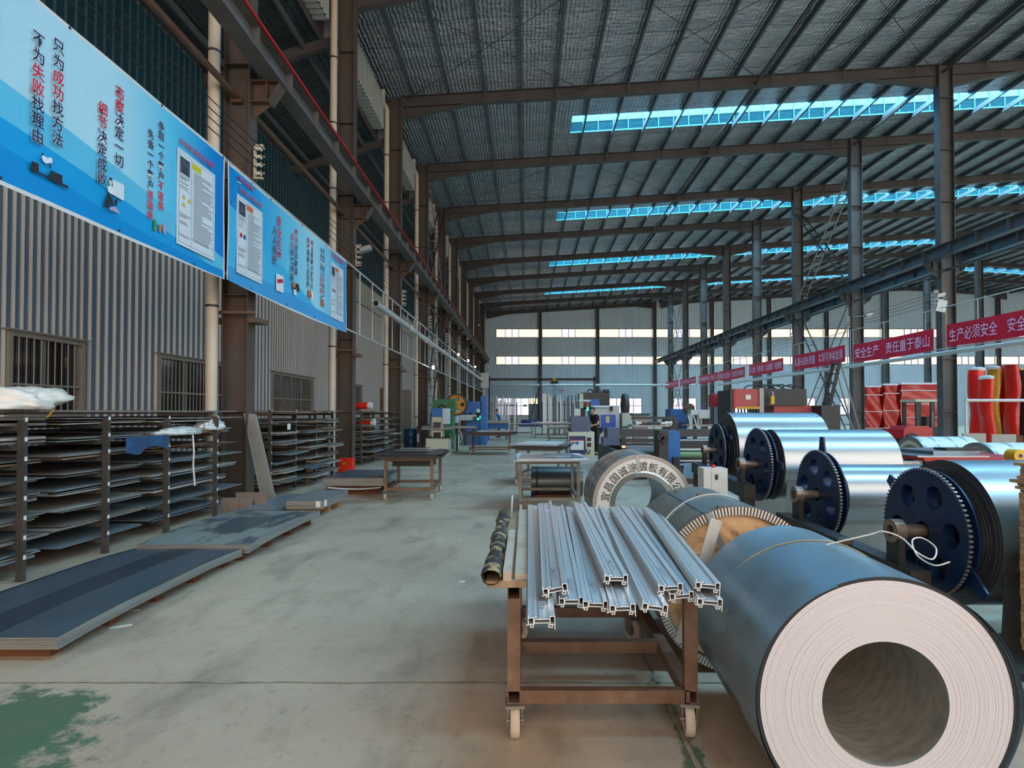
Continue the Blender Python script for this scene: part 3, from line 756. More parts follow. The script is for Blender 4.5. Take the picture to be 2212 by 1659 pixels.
def banner_material(name, flip):
    m = bpy.data.materials.new(name); m.use_nodes = True
    n = m.node_tree.nodes; L = m.node_tree.links; b = n['Principled BSDF']; b.inputs['Roughness'].default_value = .42
    tc = n.new('ShaderNodeTexCoord'); sp = n.new('ShaderNodeSeparateXYZ'); L.new(tc.outputs['Generated'], sp.inputs[0])
    def mth(op, a, c=None):
        x = n.new('ShaderNodeMath'); x.operation = op
        for i, q in enumerate((a, c)):
            if q is None: continue
            if isinstance(q, (int, float)): x.inputs[i].default_value = q
            else: L.new(q, x.inputs[i])
        return x.outputs[0]
    A = sp.outputs[1]; B = sp.outputs[2]
    r = n.new('ShaderNodeValToRGB'); e = r.color_ramp.elements
    stops = ([(0, (120, 200, 226)), (.38, (176, 214, 226)), (.6, (178, 220, 232)), (.78, (90, 196, 230)), (.93, (0, 140, 210)), (1, (0, 120, 200))] if not flip else
             [(0, (0, 130, 205)), (.16, (20, 160, 220)), (.4, (110, 205, 232)), (.62, (170, 222, 236)), (.8, (110, 200, 232)), (1, (20, 150, 215))])
    e[0].position = stops[0][0]; e[0].color = (*srgb(stops[0][1]), 1); e[1].position = stops[-1][0]; e[1].color = (*srgb(stops[-1][1]), 1)
    for p, c in stops[1:-1]:
        k = e.new(p); k.color = (*srgb(c), 1)
    L.new(A, r.inputs[0]); last = r.outputs[0]
    # printed waves along the foot
    waves = (((.50, -.30, .10, 3.0, .4), (96, 190, 222)), ((.36, -.30, .07, 3.4, 0.0), (20, 156, 214)), ((.22, -.12, .05, 5.0, 1.0), (4, 140, 206))) if not flip else \
            (((.62, -.75, .05, 3.0, 1.0), (70, 184, 226)), ((.13, .03, .03, 4.0, .5), (64, 160, 216)))
    for (h, sl, am, fr, ph), c in waves:
        f = mth('ADD', mth('ADD', mth('MULTIPLY', A, sl), h), mth('MULTIPLY', mth('SINE', mth('ADD', mth('MULTIPLY', A, fr), ph)), am))
        k = mth('LESS_THAN', B, f)
        x = n.new('ShaderNodeMix'); x.data_type = 'RGBA'; L.new(k, x.inputs[0]); L.new(last, x.inputs[6]); x.inputs[7].default_value = (*srgb(c), 1); last = x.outputs[2]
    # white hem
    hem = mth('MAXIMUM', mth('GREATER_THAN', mth('ABSOLUTE', mth('SUBTRACT', B, .5)), .478), mth('GREATER_THAN', mth('ABSOLUTE', mth('SUBTRACT', A, .5)), .494))
    x = n.new('ShaderNodeMix'); x.data_type = 'RGBA'; L.new(hem, x.inputs[0]); L.new(last, x.inputs[6]); x.inputs[7].default_value = (*srgb((222, 214, 208)), 1)
    L.new(x.outputs[2], b.inputs['Base Color'])
    nz = n.new('ShaderNodeTexNoise'); nz.inputs['Scale'].default_value = 2.2; nz.inputs['Distortion'].default_value = 1.2; L.new(tc.outputs['Object'], nz.inputs[0])
    bp = n.new('ShaderNodeBump'); bp.inputs['Strength'].default_value = .25; bp.inputs['Distance'].default_value = .06; L.new(nz.outputs['Fac'], bp.inputs['Height']); L.new(bp.outputs[0], b.inputs['Normal'])
    return m
m_ink = mat('banner_ink_dark', (44, 28, 58), .5); m_red = mat('banner_ink_red', (206, 20, 48), .5); m_wht = mat('banner_ink_white', (236, 232, 236), .5)
m_paper = mat('poster_white', (222, 226, 230), .45); m_grey = mat('poster_ink_grey', (120, 124, 130), .5); m_yel = mat('poster_yellow', (214, 196, 30), .5)
m_ora = mat('poster_orange', (216, 112, 52), .5); m_photo = mat('poster_photo', (84, 92, 98), .5, var=.4, scale=9, col2=(40, 44, 50), amt=.5)
m_skin_p = mat('print_skin', (236, 206, 190), .5); m_shirt_p = mat('print_lilac', (186, 160, 190), .5); m_desk = mat('print_black', (40, 38, 40), .5); m_grn = mat('print_green', (70, 150, 60), .5)
BX = -4.5; AY = (0, 1, 0); AZ = (0, 0, 1)
def vcol(t, chars, reds, u, v0, v1, wide=1.0):
    p0 = on_x(u, v0, BX); p1 = on_x(u, v1, BX); n = len(chars); s = (p0.z-p1.z)/n
    y = (p0.y+p1.y)/2
    for sel, m, nm, off, bold in ((lambda i: True, m_wht, 'lettering_edge', .010, .03), (lambda i: i not in reds, m_ink, 'lettering', .0125, .011), (lambda i: i in reds, m_red, 'lettering', .0125, .011)):
        it = [(c, (BX+off, y, p0.z-s*(i+.5)), s*.96*wide, AY, AZ, bold) for i, c in enumerate(chars) if sel(i)]
        if it: letters(it, nm, m, t)
def poster(t, uv, title, accent, icons, scale=1.0):
    """printed notice: corner pixels left-top, left-bottom, right-top"""
    a = on_x(*uv[0], BX); b = on_x(*uv[1], BX); c = on_x(*uv[2], BX)
    y0, y1, z0, z1 = a.y, c.y, b.z, a.z; x = BX+.012; W = y1-y0; H = z1-z0
    po = MB().box(BX+.006, x, y0, y1, z0, z1).build('notice', m_paper, t)
    def rect(name, m, p, q, r, s, dx=.002):
        MB().quad((x+dx-BX, y0+p*W-t['_o'][1], z0+r*H-t['_o'][2]), (x+dx-BX, y0+q*W-t['_o'][1], z0+r*H-t['_o'][2]), (x+dx-BX, y0+q*W-t['_o'][1], z0+s*H-t['_o'][2]), (x+dx-BX, y0+p*W-t['_o'][1], z0+s*H-t['_o'][2])).build(name, m, po, world=False)
    rect('photo_print', m_photo, .06, .30, .76, .93); rect('colour_label', accent, .36, .60, .88, .95)
    mb = MB(); o = t['_o']
    def ln(p, q, r, s): mb.quad((x+.003-BX, y0+p*W-o[1], z0+r*H-o[2]), (x+.003-BX, y0+q*W-o[1], z0+r*H-o[2]), (x+.003-BX, y0+q*W-o[1], z0+s*H-o[2]), (x+.003-BX, y0+p*W-o[1], z0+s*H-o[2]))
    for k in range(34):
        zz = .85-k*.0225
        ln(.40, .40+.53*random.choice((1, .95, .8, .45, .9)), zz, zz+.008)
    for zz in (.72, .70, .66, .62, .32, .30, .25, .23, .1): ln(.06, random.uniform(.2, .32), zz, zz+.008)
    for zz in (.03, .97, .74, .6, .34, .12): ln(.04, .96 if zz in (.03, .97, .12) else .34, zz, zz+.003)
    for yy in (.04, .96, .345): ln(yy-.003, yy+.003, .03, .97)
    mb.build('print_lines', m_grey, po, world=False)
    for i, (p, r) in enumerate(((.10, .50), (.24, .49), (.10, .42))[:icons]):
        MB().quad((x+.004-BX, y0+p*W-o[1], z0+r*H-o[2]), (x+.004-BX, y0+(p+.1)*W-o[1], z0+r*H-o[2]), (x+.004-BX, y0+(p+.05)*W-o[1], z0+(r+.045)*H-o[2])).build('warning_triangle', m_yel, po, world=False)
    if icons == 0:
        for p, mm in ((.14, m_red), (.27, mat('poster_blue', (30, 60, 130), .5))):
            MB().quad(*[(x+.004-BX, y0+(p+.045*math.cos(k*PI/6))*W-o[1], z0+.5*H+.045*W*math.sin(k*PI/6)-o[2]) for k in range(12)]).build('safety_roundel', mm, po, world=False)
    n = len(title); s = W*.92/n
    letters([(ch, (BX+.012, y0+.05*W+s*(i+.5), z1+s*1.05), s*1.0, AY, AZ, .006) for i, ch in enumerate(title)], 'lettering', m_red, t)
def blue_banner(y0, y1, z0, z1, label, m, sag):
    t = thing('wall_banner', label, 'banner', (BX, y0, z0))
    def fn(a, b):
        bulge = .03*math.sin(a*9+b*2)*math.sin(PI*b)+.02*math.sin(a*23)*(b-.5)
        return (BX-.012+bulge*.5, y0+(y1-y0)*a, z0+(z1-z0)*b-sag*math.sin(PI*a)*(.3+.7*(1-b)))
    MB().sheet(fn, 60, 14).build('cloth', m, t, True)
    em = MB().cyl((0, 0, 0), (.02, 0, 0), .016, 8).mesh('eyelet', m_clamp)
    for k in range(9):
        for zz in (z1-.03, z0+.03):
            o = link('eyelet', em, t); o.location = (-.03, .06+(y1-y0-.12)*k/8, zz-z0)
    return t
b1a = on_x(489, 339, BX); b1b = on_x(487, 605, BX)
BZ1 = on_x(489, 339, BX).z; BZ0 = on_x(489, 605, BX).z
t1 = blue_banner(2.7, on_x(488, 400, BX).y, BZ0, BZ1, 'large blue slogan banner nearest the camera, above the first barred window', banner_material('blue_banner_print', False), .03)
vcol(t1, '不为失败找理由', (2, 3), 80, 68, 312); vcol(t1, '只为成功找方法', (2, 3), 123, 83, 317)
vcol(t1, '细节决定成败', (0, 1), 219, 218, 400); vcol(t1, '态度决定一切', (0, 1), 256, 184, 362)
vcol(t1, '失去一个客户很简单', (6, 7, 8), 323, 278, 476); vcol(t1, '争取一个客户不容易', (6, 7, 8), 346, 261, 456)
poster(t1, ((382, 317), (382, 526), (463, 378)), '折弯机风险告知牌', m_yel, 3)
def flat(t, m, name, pts, off=.012):
    MB().quad(*[tuple(on_x(u, v, BX)+Vector((off, 0, 0))) for u, v in pts]).build(name, m, t)
flat(t1, m_desk, 'printed_desk', [(65, 347), (81, 354), (81, 371), (105, 382), (106, 367), (132, 379), (132, 396), (145, 402), (145, 408), (106, 388), (82, 376), (65, 369)])
flat(t1, m_wht, 'printed_face', [(86, 333), (100, 341), (104, 346), (102, 353), (96, 353), (90, 347)]); flat(t1, m_wht, 'printed_lens', [(101, 342), (105, 339), (110, 343), (110, 351), (105, 353), (101, 349)], .014)
flat(t1, m_desk, 'printed_handle', [(104, 353), (107, 353), (107, 364), (104, 363)], .014); flat(t1, m_desk, 'printed_hair', [(86, 330), (92, 332), (88, 337), (86, 336)], .015)
flat(t1, m_paper, 'printed_whiteboard', [(241, 387), (266, 400), (265, 434), (242, 421)]); flat(t1, m_wht, 'printed_shirt', [(230, 402), (238, 401), (247, 415), (243, 420), (236, 419), (230, 412)], .014)
flat(t1, m_skin_p, 'printed_face', [(233, 388), (240, 392), (238, 401), (234, 399)], .015); flat(t1, m_desk, 'printed_hair', [(233, 383), (238, 384), (240, 391), (233, 388)], .016)
flat(t1, m_desk, 'printed_figure', [(230, 416), (236, 421), (232, 451), (222, 445), (225, 432)], .016); flat(t1, m_shirt_p, 'printed_figure', [(234, 448), (246, 446), (252, 455), (257, 462), (234, 453)], .016)
flat(t1, m_desk, 'printed_hair', [(243, 433), (248, 430), (251, 436), (249, 445), (244, 443)], .017); flat(t1, m_desk, 'printed_trousers', [(234, 424), (241, 430), (242, 446), (235, 440)], .015)
flat(t1, m_grn, 'printed_figure', [(330, 472), (336, 478), (335, 486), (334, 500), (329, 496)]); flat(t1, m_ora, 'printed_box', [(341, 484), (347, 486), (346, 503), (341, 500)]); flat(t1, m_shirt_p, 'printed_figure', [(352, 478), (357, 492), (356, 508), (352, 505), (350, 495)])
t2 = blue_banner(on_x(493, 400, BX).y, on_x(750, 600, BX).y, BZ0+.02, BZ1-.04, 'large blue slogan banner across the first two rusty columns', banner_material('blue_banner_print_second', True), .05)
vcol(t2, '安全生产', (0, 1, 2, 3), 602, 465, 566); vcol(t2, '人人有责', (), 592, 487, 572)
vcol(t2, '劳动创造财富', (0, 1), 639, 493, 594); vcol(t2, '安全带来幸福', (0, 1), 630, 503, 606)
vcol(t2, '安全是最大的节约', (0, 1), 673, 518, 626); vcol(t2, '事故是最大的浪费', (0, 1), 665, 512, 621)
vcol(t2, '不伤害自己不被伤害', (5, 6, 7), 698, 538, 650); vcol(t2, '不伤害别人保护他人', (5, 6, 7), 693, 535, 646)
poster(t2, ((511, 418), (510, 588), (566, 458)), '吊装作业风险告知牌', m_ora, 0); poster(t2, ((714, 564), (713, 684), (741, 583)), '风险告知牌', m_ora, 0)
letters([(c, tuple(on_x(522+i*4.4, 391+i*3.6, BX)+Vector((.012, 0, 0))), .085, AY, AZ, .006) for i, c in enumerate('中国柏诚集团')], 'lettering', m_red, t2)
flat(t2, m_red, 'logo', [(513, 380), (516, 381), (518, 386), (519, 384), (518, 390), (514, 388)]); flat(t2, m_wht, 'logo_line', [(511, 391), (519, 396), (519, 398), (511, 393)])
flat(t2, m_wht, 'printed_picture', [(595, 590), (611, 597), (611, 633), (595, 627)]); flat(t2, m_red, 'printed_flag', [(597, 603), (609, 603), (610, 611), (598, 612)], .014)
for (u, v), mm in (((634, 618), m_ora), ((642, 622), m_desk), ((636, 630), m_wht), ((668, 635), m_ora), ((673, 640), m_wht), ((696, 655), m_ora)):
    flat(t2, mm, 'printed_figure', [(u-3, v-10), (u+2, v-8), (u+4, v+8), (u-3, v+6)])

# white rail frame that carries the banners, and the silver air duct along it
m_railw = mat('white_rail_paint', (196, 194, 190), .4, .2, var=.06, scale=3)
def rails(x, y0, y1, z0, z1, label, dy=1.3, dia=.025, bal0=None):
    t = thing('rail_frame', label, 'railing', (x, y0, z0))
    for z in (z0, z1): MB().cyl((x, y0, z), (x, y1, z), dia, 8).build('rail', m_railw, t, True)
    me = MB().cyl((0, 0, 0), (0, 0, z1-z0), dia*.7, 6).mesh('baluster', m_railw); y = bal0 or y0
    while y < y1:
        o = link('baluster', me, t); o.location = (0, y-y0, 0); y += dy
RZ1 = on_x(929, 713, BX).z; RZ0 = on_x(923, 789, BX).z
rails(BX-.11, 2.6, 62, RZ0, RZ1+.02, 'white pipe rail frame along the left columns carrying the blue banners', 1.3, .028, 14.7)
m_duct = mat('silver_duct', (206, 204, 200), .42, .5, var=.05, scale=2)
dz = on_x(806, 655, -4.4).z; dy0 = on_x(806, 655, -4.4).y
t = thing('air_duct', 'long silver air duct with an open end along the white rails', 'duct', (-4.33, dy0, dz))
MB().lathe([(.085, dy0), (.10, dy0), (.10, 60), (.085, 60)], 'y', 18, (-4.33, 0, dz), True).build('pipe', m_duct, t, True)
fm = MB().cyl((0, 0, 0), (0, .05, 0), .125, 18).mesh('coupling', m_duct, True)
for y in (21.5, 25, 30, 35, 40, 46, 52): o = link('coupling', fm, t); o.location = (0, y-dy0, 0)
# flood lamps that are switched on
m_lamp = mat('floodlight_glow', (255, 250, 240), .4, emit=(255, 246, 226), es=40)
m_lampb = mat('floodlight_body', (170, 170, 168), .4, .4)
for i, (u, v, Y) in enumerate(((928, 795, 27.4), (988, 767, 37.5), (1008, 780, 44), (1022, 793, 50))):
    p = at(u, v, Y); p.x = max(p.x, -4.42)
    t = thing('floodlight', 'lit white floodlight on a pole by the air duct, %s from the camera' % NTH[i], 'lamp', tuple(p))
    MB().box(p.x-.02, p.x+.10, p.y-.10, p.y+.02, p.z-.06, p.z+.10).build('housing', m_lampb, t)
    MB().box(p.x+.0, p.x+.10, p.y-.115, p.y-.10, p.z-.05, p.z+.09).build('lens', m_lamp, t)
    MB().cyl((p.x-.03, p.y+.02, 0), (p.x-.03, p.y+.02, p.z), .022, 8).build('pole', m_railw, t)
for i, (u, v, Y, s) in enumerate(((790, 541, 16, 1), (2030, 640, 21.6, -1), (1876, 682, 27.8, -1))):
    p = at(u, v, Y)
    t = thing('floodlight', ('unlit grey floodlight on the second rusty column', 'unlit white floodlight with a panel on the nearest right column', 'small unlit floodlight on the second right column')[i], 'lamp', tuple(p))
    MB().prism([(-.16, -.08), (.16, .02), (.14, .14), (-.14, .06)], -.1, .1, 'y').move(*p).build('housing', m_lampb, t)
    MB().cyl(p, (-4.72 if s > 0 else 15.72, p.y, p.z-.05), .015, 6).build('arm', m_lampb, t)
    if i == 1:
        MB().quad((p.x-.2, p.y-.05, p.z-.55), (p.x+.15, p.y-.05, p.z-.62), (p.x+.3, p.y, p.z-.18), (p.x-.02, p.y, p.z-.08)).build('panel', m_white, t); MB().cyl(p+Vector((.1, 0, -.1)), (15.75, p.y, p.z-.3), .012, 6).build('panel_arm', m_lampb, t)

# red slogan banners, their rail and pipe on the right columns
RX = 15.45
m_redc = mat('red_banner_cloth', (206, 22, 52), .5, var=.08, scale=1.5, bump=.35, bscale=2.0)
m_rtx = mat('red_banner_lettering', (232, 190, 220), .5)
rails(RX+.06, 12, 62, on_x(1780, 800, RX).z+.18, on_x(2043, 662, RX).z, 'thin grey pipe rail along the right columns above the red banners', 2.6, .02)
pz = on_x(2170, 746, RX).z
o = MB().cyl((RX-.15, 13, pz), (RX-.15, 46, pz), .085, 14).build('air_duct', m_duct, None, True); tag(o, 'long grey metal air duct below the red banners on the right', 'duct')
RB = [(2370, 2045, 702, 749, '生产必须安全 安全', .62), (2018, 1844, 745, 783, '安全生产 责任重于泰山', 1), (1826, 1715, 768, 799, '从源头抓好质量 实现可持续发展', 1), (1692, 1619, 788, 812, '齐心协力 同舟共济 众志成城 共创辉煌', 1),
      (1609, 1554, 803, 823, '质量是企业的生命 安全是生命的保障', 1), (1552, 1510, 812, 829, '团结拼搏奋发向上争创一流', 1), (1503, 1469, 820, 833, '安全第一预防为主综合治理', 1), (1465, 1438, 826, 839, '一切为了安全生产', 1)]
for i, (ur, ul, v0, v1, s, frac) in enumerate(RB):
    a = on_x(ul, v0, RX); b = on_x(ul, v1, RX); yn = on_x(ur, 700, RX).y; z0, z1 = b.z, a.z
    t = thing('red_banner', ['red cloth slogan banner at the picture edge, nearest on the right', 'red slogan banner with ten white characters, second on the right'][i] if i < 2 else 'red slogan banner on the right rail, %s from the camera' % NTH[i], 'banner', (RX, a.y, z0))
    def fn(p, q): return (RX-.02+.012*math.sin(p*11+i)*math.sin(PI*q), a.y+(yn-a.y)*p, z0+(z1-z0)*q+.04*math.sin(PI*p)*(-1 if q < .5 else -.6)+(.0 if q < .5 else .0))
    MB().sheet(fn, 24, 6).build('cloth', m_redc, t, True)
    Ln = a.y-yn; n = len(s); L0 = Ln*.94*frac; st = L0/n
    letters([(c, (RX-.045, a.y-Ln*.03-st*(k+.5), (z0+z1)/2-.02), (st*1.0, (z1-z0)*.62), (0, -1, 0), AZ, .004) for k, c in enumerate(s) if c != ' '], 'lettering', m_rtx, t)
    MB().cyl((RX-.02, a.y, z0-.3), (RX-.02, a.y, z1+.6), .012, 5).cyl((RX-.02, yn, z0-.3), (RX-.02, yn, z1+.6), .012, 5).build('hanging_cord', m_railw, t)

# ================================================================ sheet racks along the left columns
m_rack = mat('rack_steel', (88, 78, 70), .6, .25, var=.15, scale=2.5, col2=(62, 58, 56), amt=.45)
m_tagp = mat('paper_tag', (226, 220, 208), .6)
SHM = [mat('sheet_grey', (192, 180, 166), .5, .3, var=.10, scale=1.4, col2=(150, 138, 126), amt=.42), mat('sheet_dark', (142, 132, 124), .45, .35, var=.12, scale=1.4),
       mat('sheet_blue', (150, 156, 158), .40, .5, var=.10, scale=1.2), mat('sheet_rusty', (156, 126, 102), .6, .2, var=.15, scale=1.6, col2=(120, 90, 70), amt=.45), mat('sheet_zinc', (170, 172, 170), .38, .6, var=.08, scale=1.5)]
def rack(label, ys, xf, xb, levels, zb=.02):
    t = thing('sheet_rack', label, 'rack', (xf, ys[0], 0))
    for y in ys:
        for x in (xf, xb):
            MB().box(x-.03, x+.03, y-.023, y+.023, 0, levels[-1]+.06).build('post', m_rack, t)
    tg = MB().box(0, .003, -.014, .014, -.02, .02).mesh('level_tag', m_tagp)
    for z in levels:
        for y in ys: MB().box(xb, xf+.02, y-.02, y+.02, z-.045, z).build('shelf_arm', m_rack, t)
        MB().box(xb-.02, xb+.02, ys[0], ys[-1], z-.05, z-.005).build('shelf_beam', m_rack, t)
        for y in ys: o = link('level_tag', tg, t); o.location = (.032, y-ys[0], z+.06)
    return t
def sag_sheet(x0, x1, y0, y1, z, th, rz, m, label, group, bend=.02):
    o = bpy.data.objects.new('metal_sheet', None)
    cx, cy = (x0+x1)/2, (y0+y1)/2; mb = MB(); nx, ny = 2, 6
    ph = random.uniform(0, 6); tl = random.uniform(-.012, .012)
    def zz(a, b): return z+bend*(2*b-1)**2*random.choice((0,)) + bend*math.sin(ph+b*3)*.6-(.035*max(0, (b-.8)/.2)**2 if bend else 0)
    i = 0
    for lay in (0, th):
        mb.sheet(lambda a, b: ((x0-cx)+(x1-x0)*a, (y0-cy)+(y1-y0)*b, bend*.5*math.sin(ph+b*3.2)-bend*1.3*max(0, (a-.5)*2)**2+lay), nx, ny)
    n1 = (nx+1)*(ny+1)
    def idx(a, b, l): return l*n1+a*(ny+1)+b
    for b in range(ny): mb.f += [(idx(0, b, 0), idx(0, b+1, 0), idx(0, b+1, 1), idx(0, b, 1)), (idx(nx, b, 0), idx(nx, b+1, 0), idx(nx, b+1, 1), idx(nx, b, 1))]
    for a in range(nx): mb.f += [(idx(a, 0, 0), idx(a+1, 0, 0), idx(a+1, 0, 1), idx(a, 0, 1)), (idx(a, ny, 0), idx(a+1, ny, 0), idx(a+1, ny, 1), idx(a, ny, 1))]
    bpy.data.objects.remove(o)
    ob = link('metal_sheet', mb.mesh('metal_sheet', m)); ob.location = (cx, cy, z); ob.rotation_euler = (0, 0, rz)
    return tag(ob, label, 'sheet', group)
xr = -4.62
levels1 = [.16, .34, .52, .70, .88, 1.06, 1.24, 1.42]
ys1 = [on_x(48, 1000, xr).y-1.1, on_x(48, 1000, xr).y, on_x(229, 1000, xr).y, on_x(360, 1000, xr).y, on_x(466, 950, xr).y]
rack('dark steel sheet rack nearest the camera, loaded on eight shelves', ys1, xr, -6.9, levels1)
rs = random.Random(5)
def fill_rack(levels, ya, yb, xr, xb, label, group, seg, sd, over=.35, yover=.6):
    r = random.Random(sd)
    for li, z in enumerate(levels):
        for s in range(seg):
            a = ya+(yb-ya)*s/seg; b = ya+(yb-ya)*(s+1)/seg; zz = z+.012
            for k in range(r.choice((2, 2, 3, 3))):
                if over > .2: e = r.uniform(0, over); ea, eb = r.uniform(.05, .16), -r.uniform(.05, .16)
                else: e = -.095-r.uniform(0, .05); ea = r.uniform(.02, .2); eb = r.uniform(.2, yover) if s == seg-1 else -r.uniform(.0, .15)
                th = r.choice((.006, .010, .016, .026)); m = r.choice(SHM[:3] if li < 5 else SHM)
                if li == len(levels)-1: m = r.choice((SHM[1], SHM[0], SHM[3]))
                sag_sheet(xb+r.uniform(0, .5), xr+.05+e, a+ea, b+eb, zz, th, r.uniform(-.012, .012), m, '%s sheet, %s from below on %s shelf, %s of %s' % ({0: 'grey', 1: 'dark', 2: 'bluish', 3: 'rusty', 4: 'zinc'}[SHM.index(m)], NTH[k].replace('nearest', 'first'), NTH[li].replace('nearest', 'first'), ('near end', 'middle', 'far end')[s], label), group, r.uniform(.003, .008)); zz += th+.008+r.uniform(0, .012)
fill_rack(levels1, ys1[0], ys1[-1], xr, -6.8, 'the nearest rack', 'sheets on the nearest rack', 3, 11, .16, .93)
ys2 = [10.75, 11.9, 13.05, 14.2]
levels2 = [.18, .36, .54, .74, .92, 1.10, 1.30, 1.52]
rack('steel sheet rack between the first two rusty columns', ys2, -4.75, -6.8, levels2)
fill_rack(levels2, 10.75, 14.2, -4.75, -6.6, 'the second rack', 'sheets on the second rack', 3, 12, .30, .5)
ys3 = [16.9, 18.2, 19.5, 20.8]
rack('steel sheet rack between the second and third rusty columns', ys3, -4.8, -6.8, levels2)
fill_rack(levels2, 16.9, 20.8, -4.8, -6.6, 'the third rack', 'sheets on the third rack', 3, 13, .35, .4)
# long boards behind the first rack and things lying on it
for i, (y0, y1, z) in enumerate(((2.5, 9.2, 1.525), (3.6, 9.6, 1.55))):
    o = MB().box(-6.9, -5.0+.2*i, y0, y1, z, z+.02).build('long_board', SHM[3 if i == 0 else 1]); tag(o, ('wide rusty board lying across the top of the nearest rack', 'dark board uppermost on the nearest rack')[i], 'board')

# crumpled plastic film on the first rack
m_film = mat('white_plastic_film', (226, 214, 200), .35, var=.06, scale=5, bump=.3, bscale=9); m_filmc = mat('clear_plastic_film', (206, 204, 198), .18, var=.08, scale=6, spec=.8, bump=.4, bscale=10); m_blue_f = mat('blue_plastic_film', (44, 76, 112), .3, var=.2, scale=5, bump=.3)
def crumple(name, label, loc, size, m, sd, cat='plastic film', drape=None, rz=0):
    r = random.Random(sd); bm = bmesh.new(); bmesh.ops.create_icosphere(bm, subdivisions=4, radius=1)
    ks = [(Vector((r.uniform(-1, 1), r.uniform(-1, 1), r.uniform(-.4, 1))).normalized(), r.uniform(-.25, .35), r.uniform(2, 5)) for _ in range(26)]
    for v in bm.verts:
        d = v.co.normalized(); q = 1
        for k, a, s in ks: q += a*max(0, d.dot(k))**(s*6)
        q += .07*math.sin(d.x*13+sd)*math.sin(d.y*11)+.05*math.sin(d.z*19+d.x*7)
        v.co = Vector((d.x*q*size[0], d.y*q*size[1], max(-.45, d.z*q)*size[2]+.45*size[2]))
    me = bpy.data.meshes.new(name); bm.to_mesh(me); bm.free(); me.materials.append(m)
    me.polygons.foreach_set('use_smooth', [True]*len(me.polygons))
    o = link(name, me); o.location = loc; o.rotation_euler = (0, 0, rz); tag(o, label, cat)
    return o
p = at(32, 880, 5.4); crumple('plastic_film', 'pale crumpled plastic sheeting heaped on the nearest rack top', (p.x, p.y, 1.575), (.34, .30, .15), m_film, 3)
p = at(375, 928, 7.7); crumple('plastic_film', 'clear crumpled plastic film hanging from the nearest rack', (p.x+.1, p.y, 1.25), (.16, .42, .075), m_filmc, 8)
p = at(432, 918, 8.6); crumple('plastic_film', 'bunched clear plastic bag at the far end of the nearest rack', (p.x+.1, p.y+.1, 1.28), (.15, .26, .10), m_filmc, 15)
a = at(400, 935, 7.75); b = at(397, 1050, 7.75)
o = MB().tube([(a.x+.1, a.y, a.z), (a.x+.12, a.y, a.z-.25), (a.x+.10, a.y+.02, a.z-.45), (a.x+.12, a.y+.03, b.z)], .012, 6).build('plastic_strip', m_film); tag(o, 'thin twisted strip of plastic dangling from the clear film', 'plastic film')
p0 = on_x(274, 958, -4.45); p1 = on_x(365, 935, -4.45)
MBf = MB().sheet(lambda a_, b_: (-4.46+.03*math.sin(a_*9), p0.y+(p1.y-p0.y)*a_, 1.27-(.17+.04*math.sin(a_*7))*b_), 14, 4)
o = MBf.build('plastic_film', m_blue_f, None, True); tag(o, 'dark blue plastic film hanging over a shelf edge of the nearest rack', 'plastic film')
# yellow strap, red paint tubs, tag
m_redt = mat('red_plastic', (226, 44, 20), .4); m_yelp = mat('yellow_paint', (222, 168, 32), .45, var=.08, scale=4)
p = at(108, 893, 5.6); o = MB().tube([(p.x+.03*math.cos(k*.7), p.y+.02*math.sin(k*.7), p.z+.045*math.cos(k*.63)) for k in range(10)], .006, 6).build('strap_loop', m_yelp); tag(o, 'small yellow strap loop hanging from the nearest rack top', 'strap')
for i, (u, v, Y) in enumerate(((777, 881, 16.9), (786, 930, 16.7))):
    p = at(u, v, Y); z = (levels2[-1]+.10, levels2[5]+.03)[i]
    p.x = -4.74+.1*i; p.y = 17.3; L = (.30, .40)[i]
    t = thing('roll_end', ('short red roll with a white end on top of the third rack', 'red roll with a white end sticking out of the third rack')[i], 'roll', (p.x, p.y, z))
    MB().cyl((p.x-.5, p.y, z+.12), (p.x+.02, p.y, z+.12), .10, 18).build('wrap', m_redt, t, True); MB().cyl((p.x+.02, p.y, z+.12), (p.x+.14, p.y, z+.12), .105, 18).build('end_cap', m_white, t, True)
p = on_x(624, 921, -4.42); o = MB().box(-4.42, -4.417, p.y-.07, p.y+.07, p.z-.06, p.z+.05).build('price_tag', m_tagp); tag(o, 'white paper tag hanging on a sheet of the second rack', 'tag')



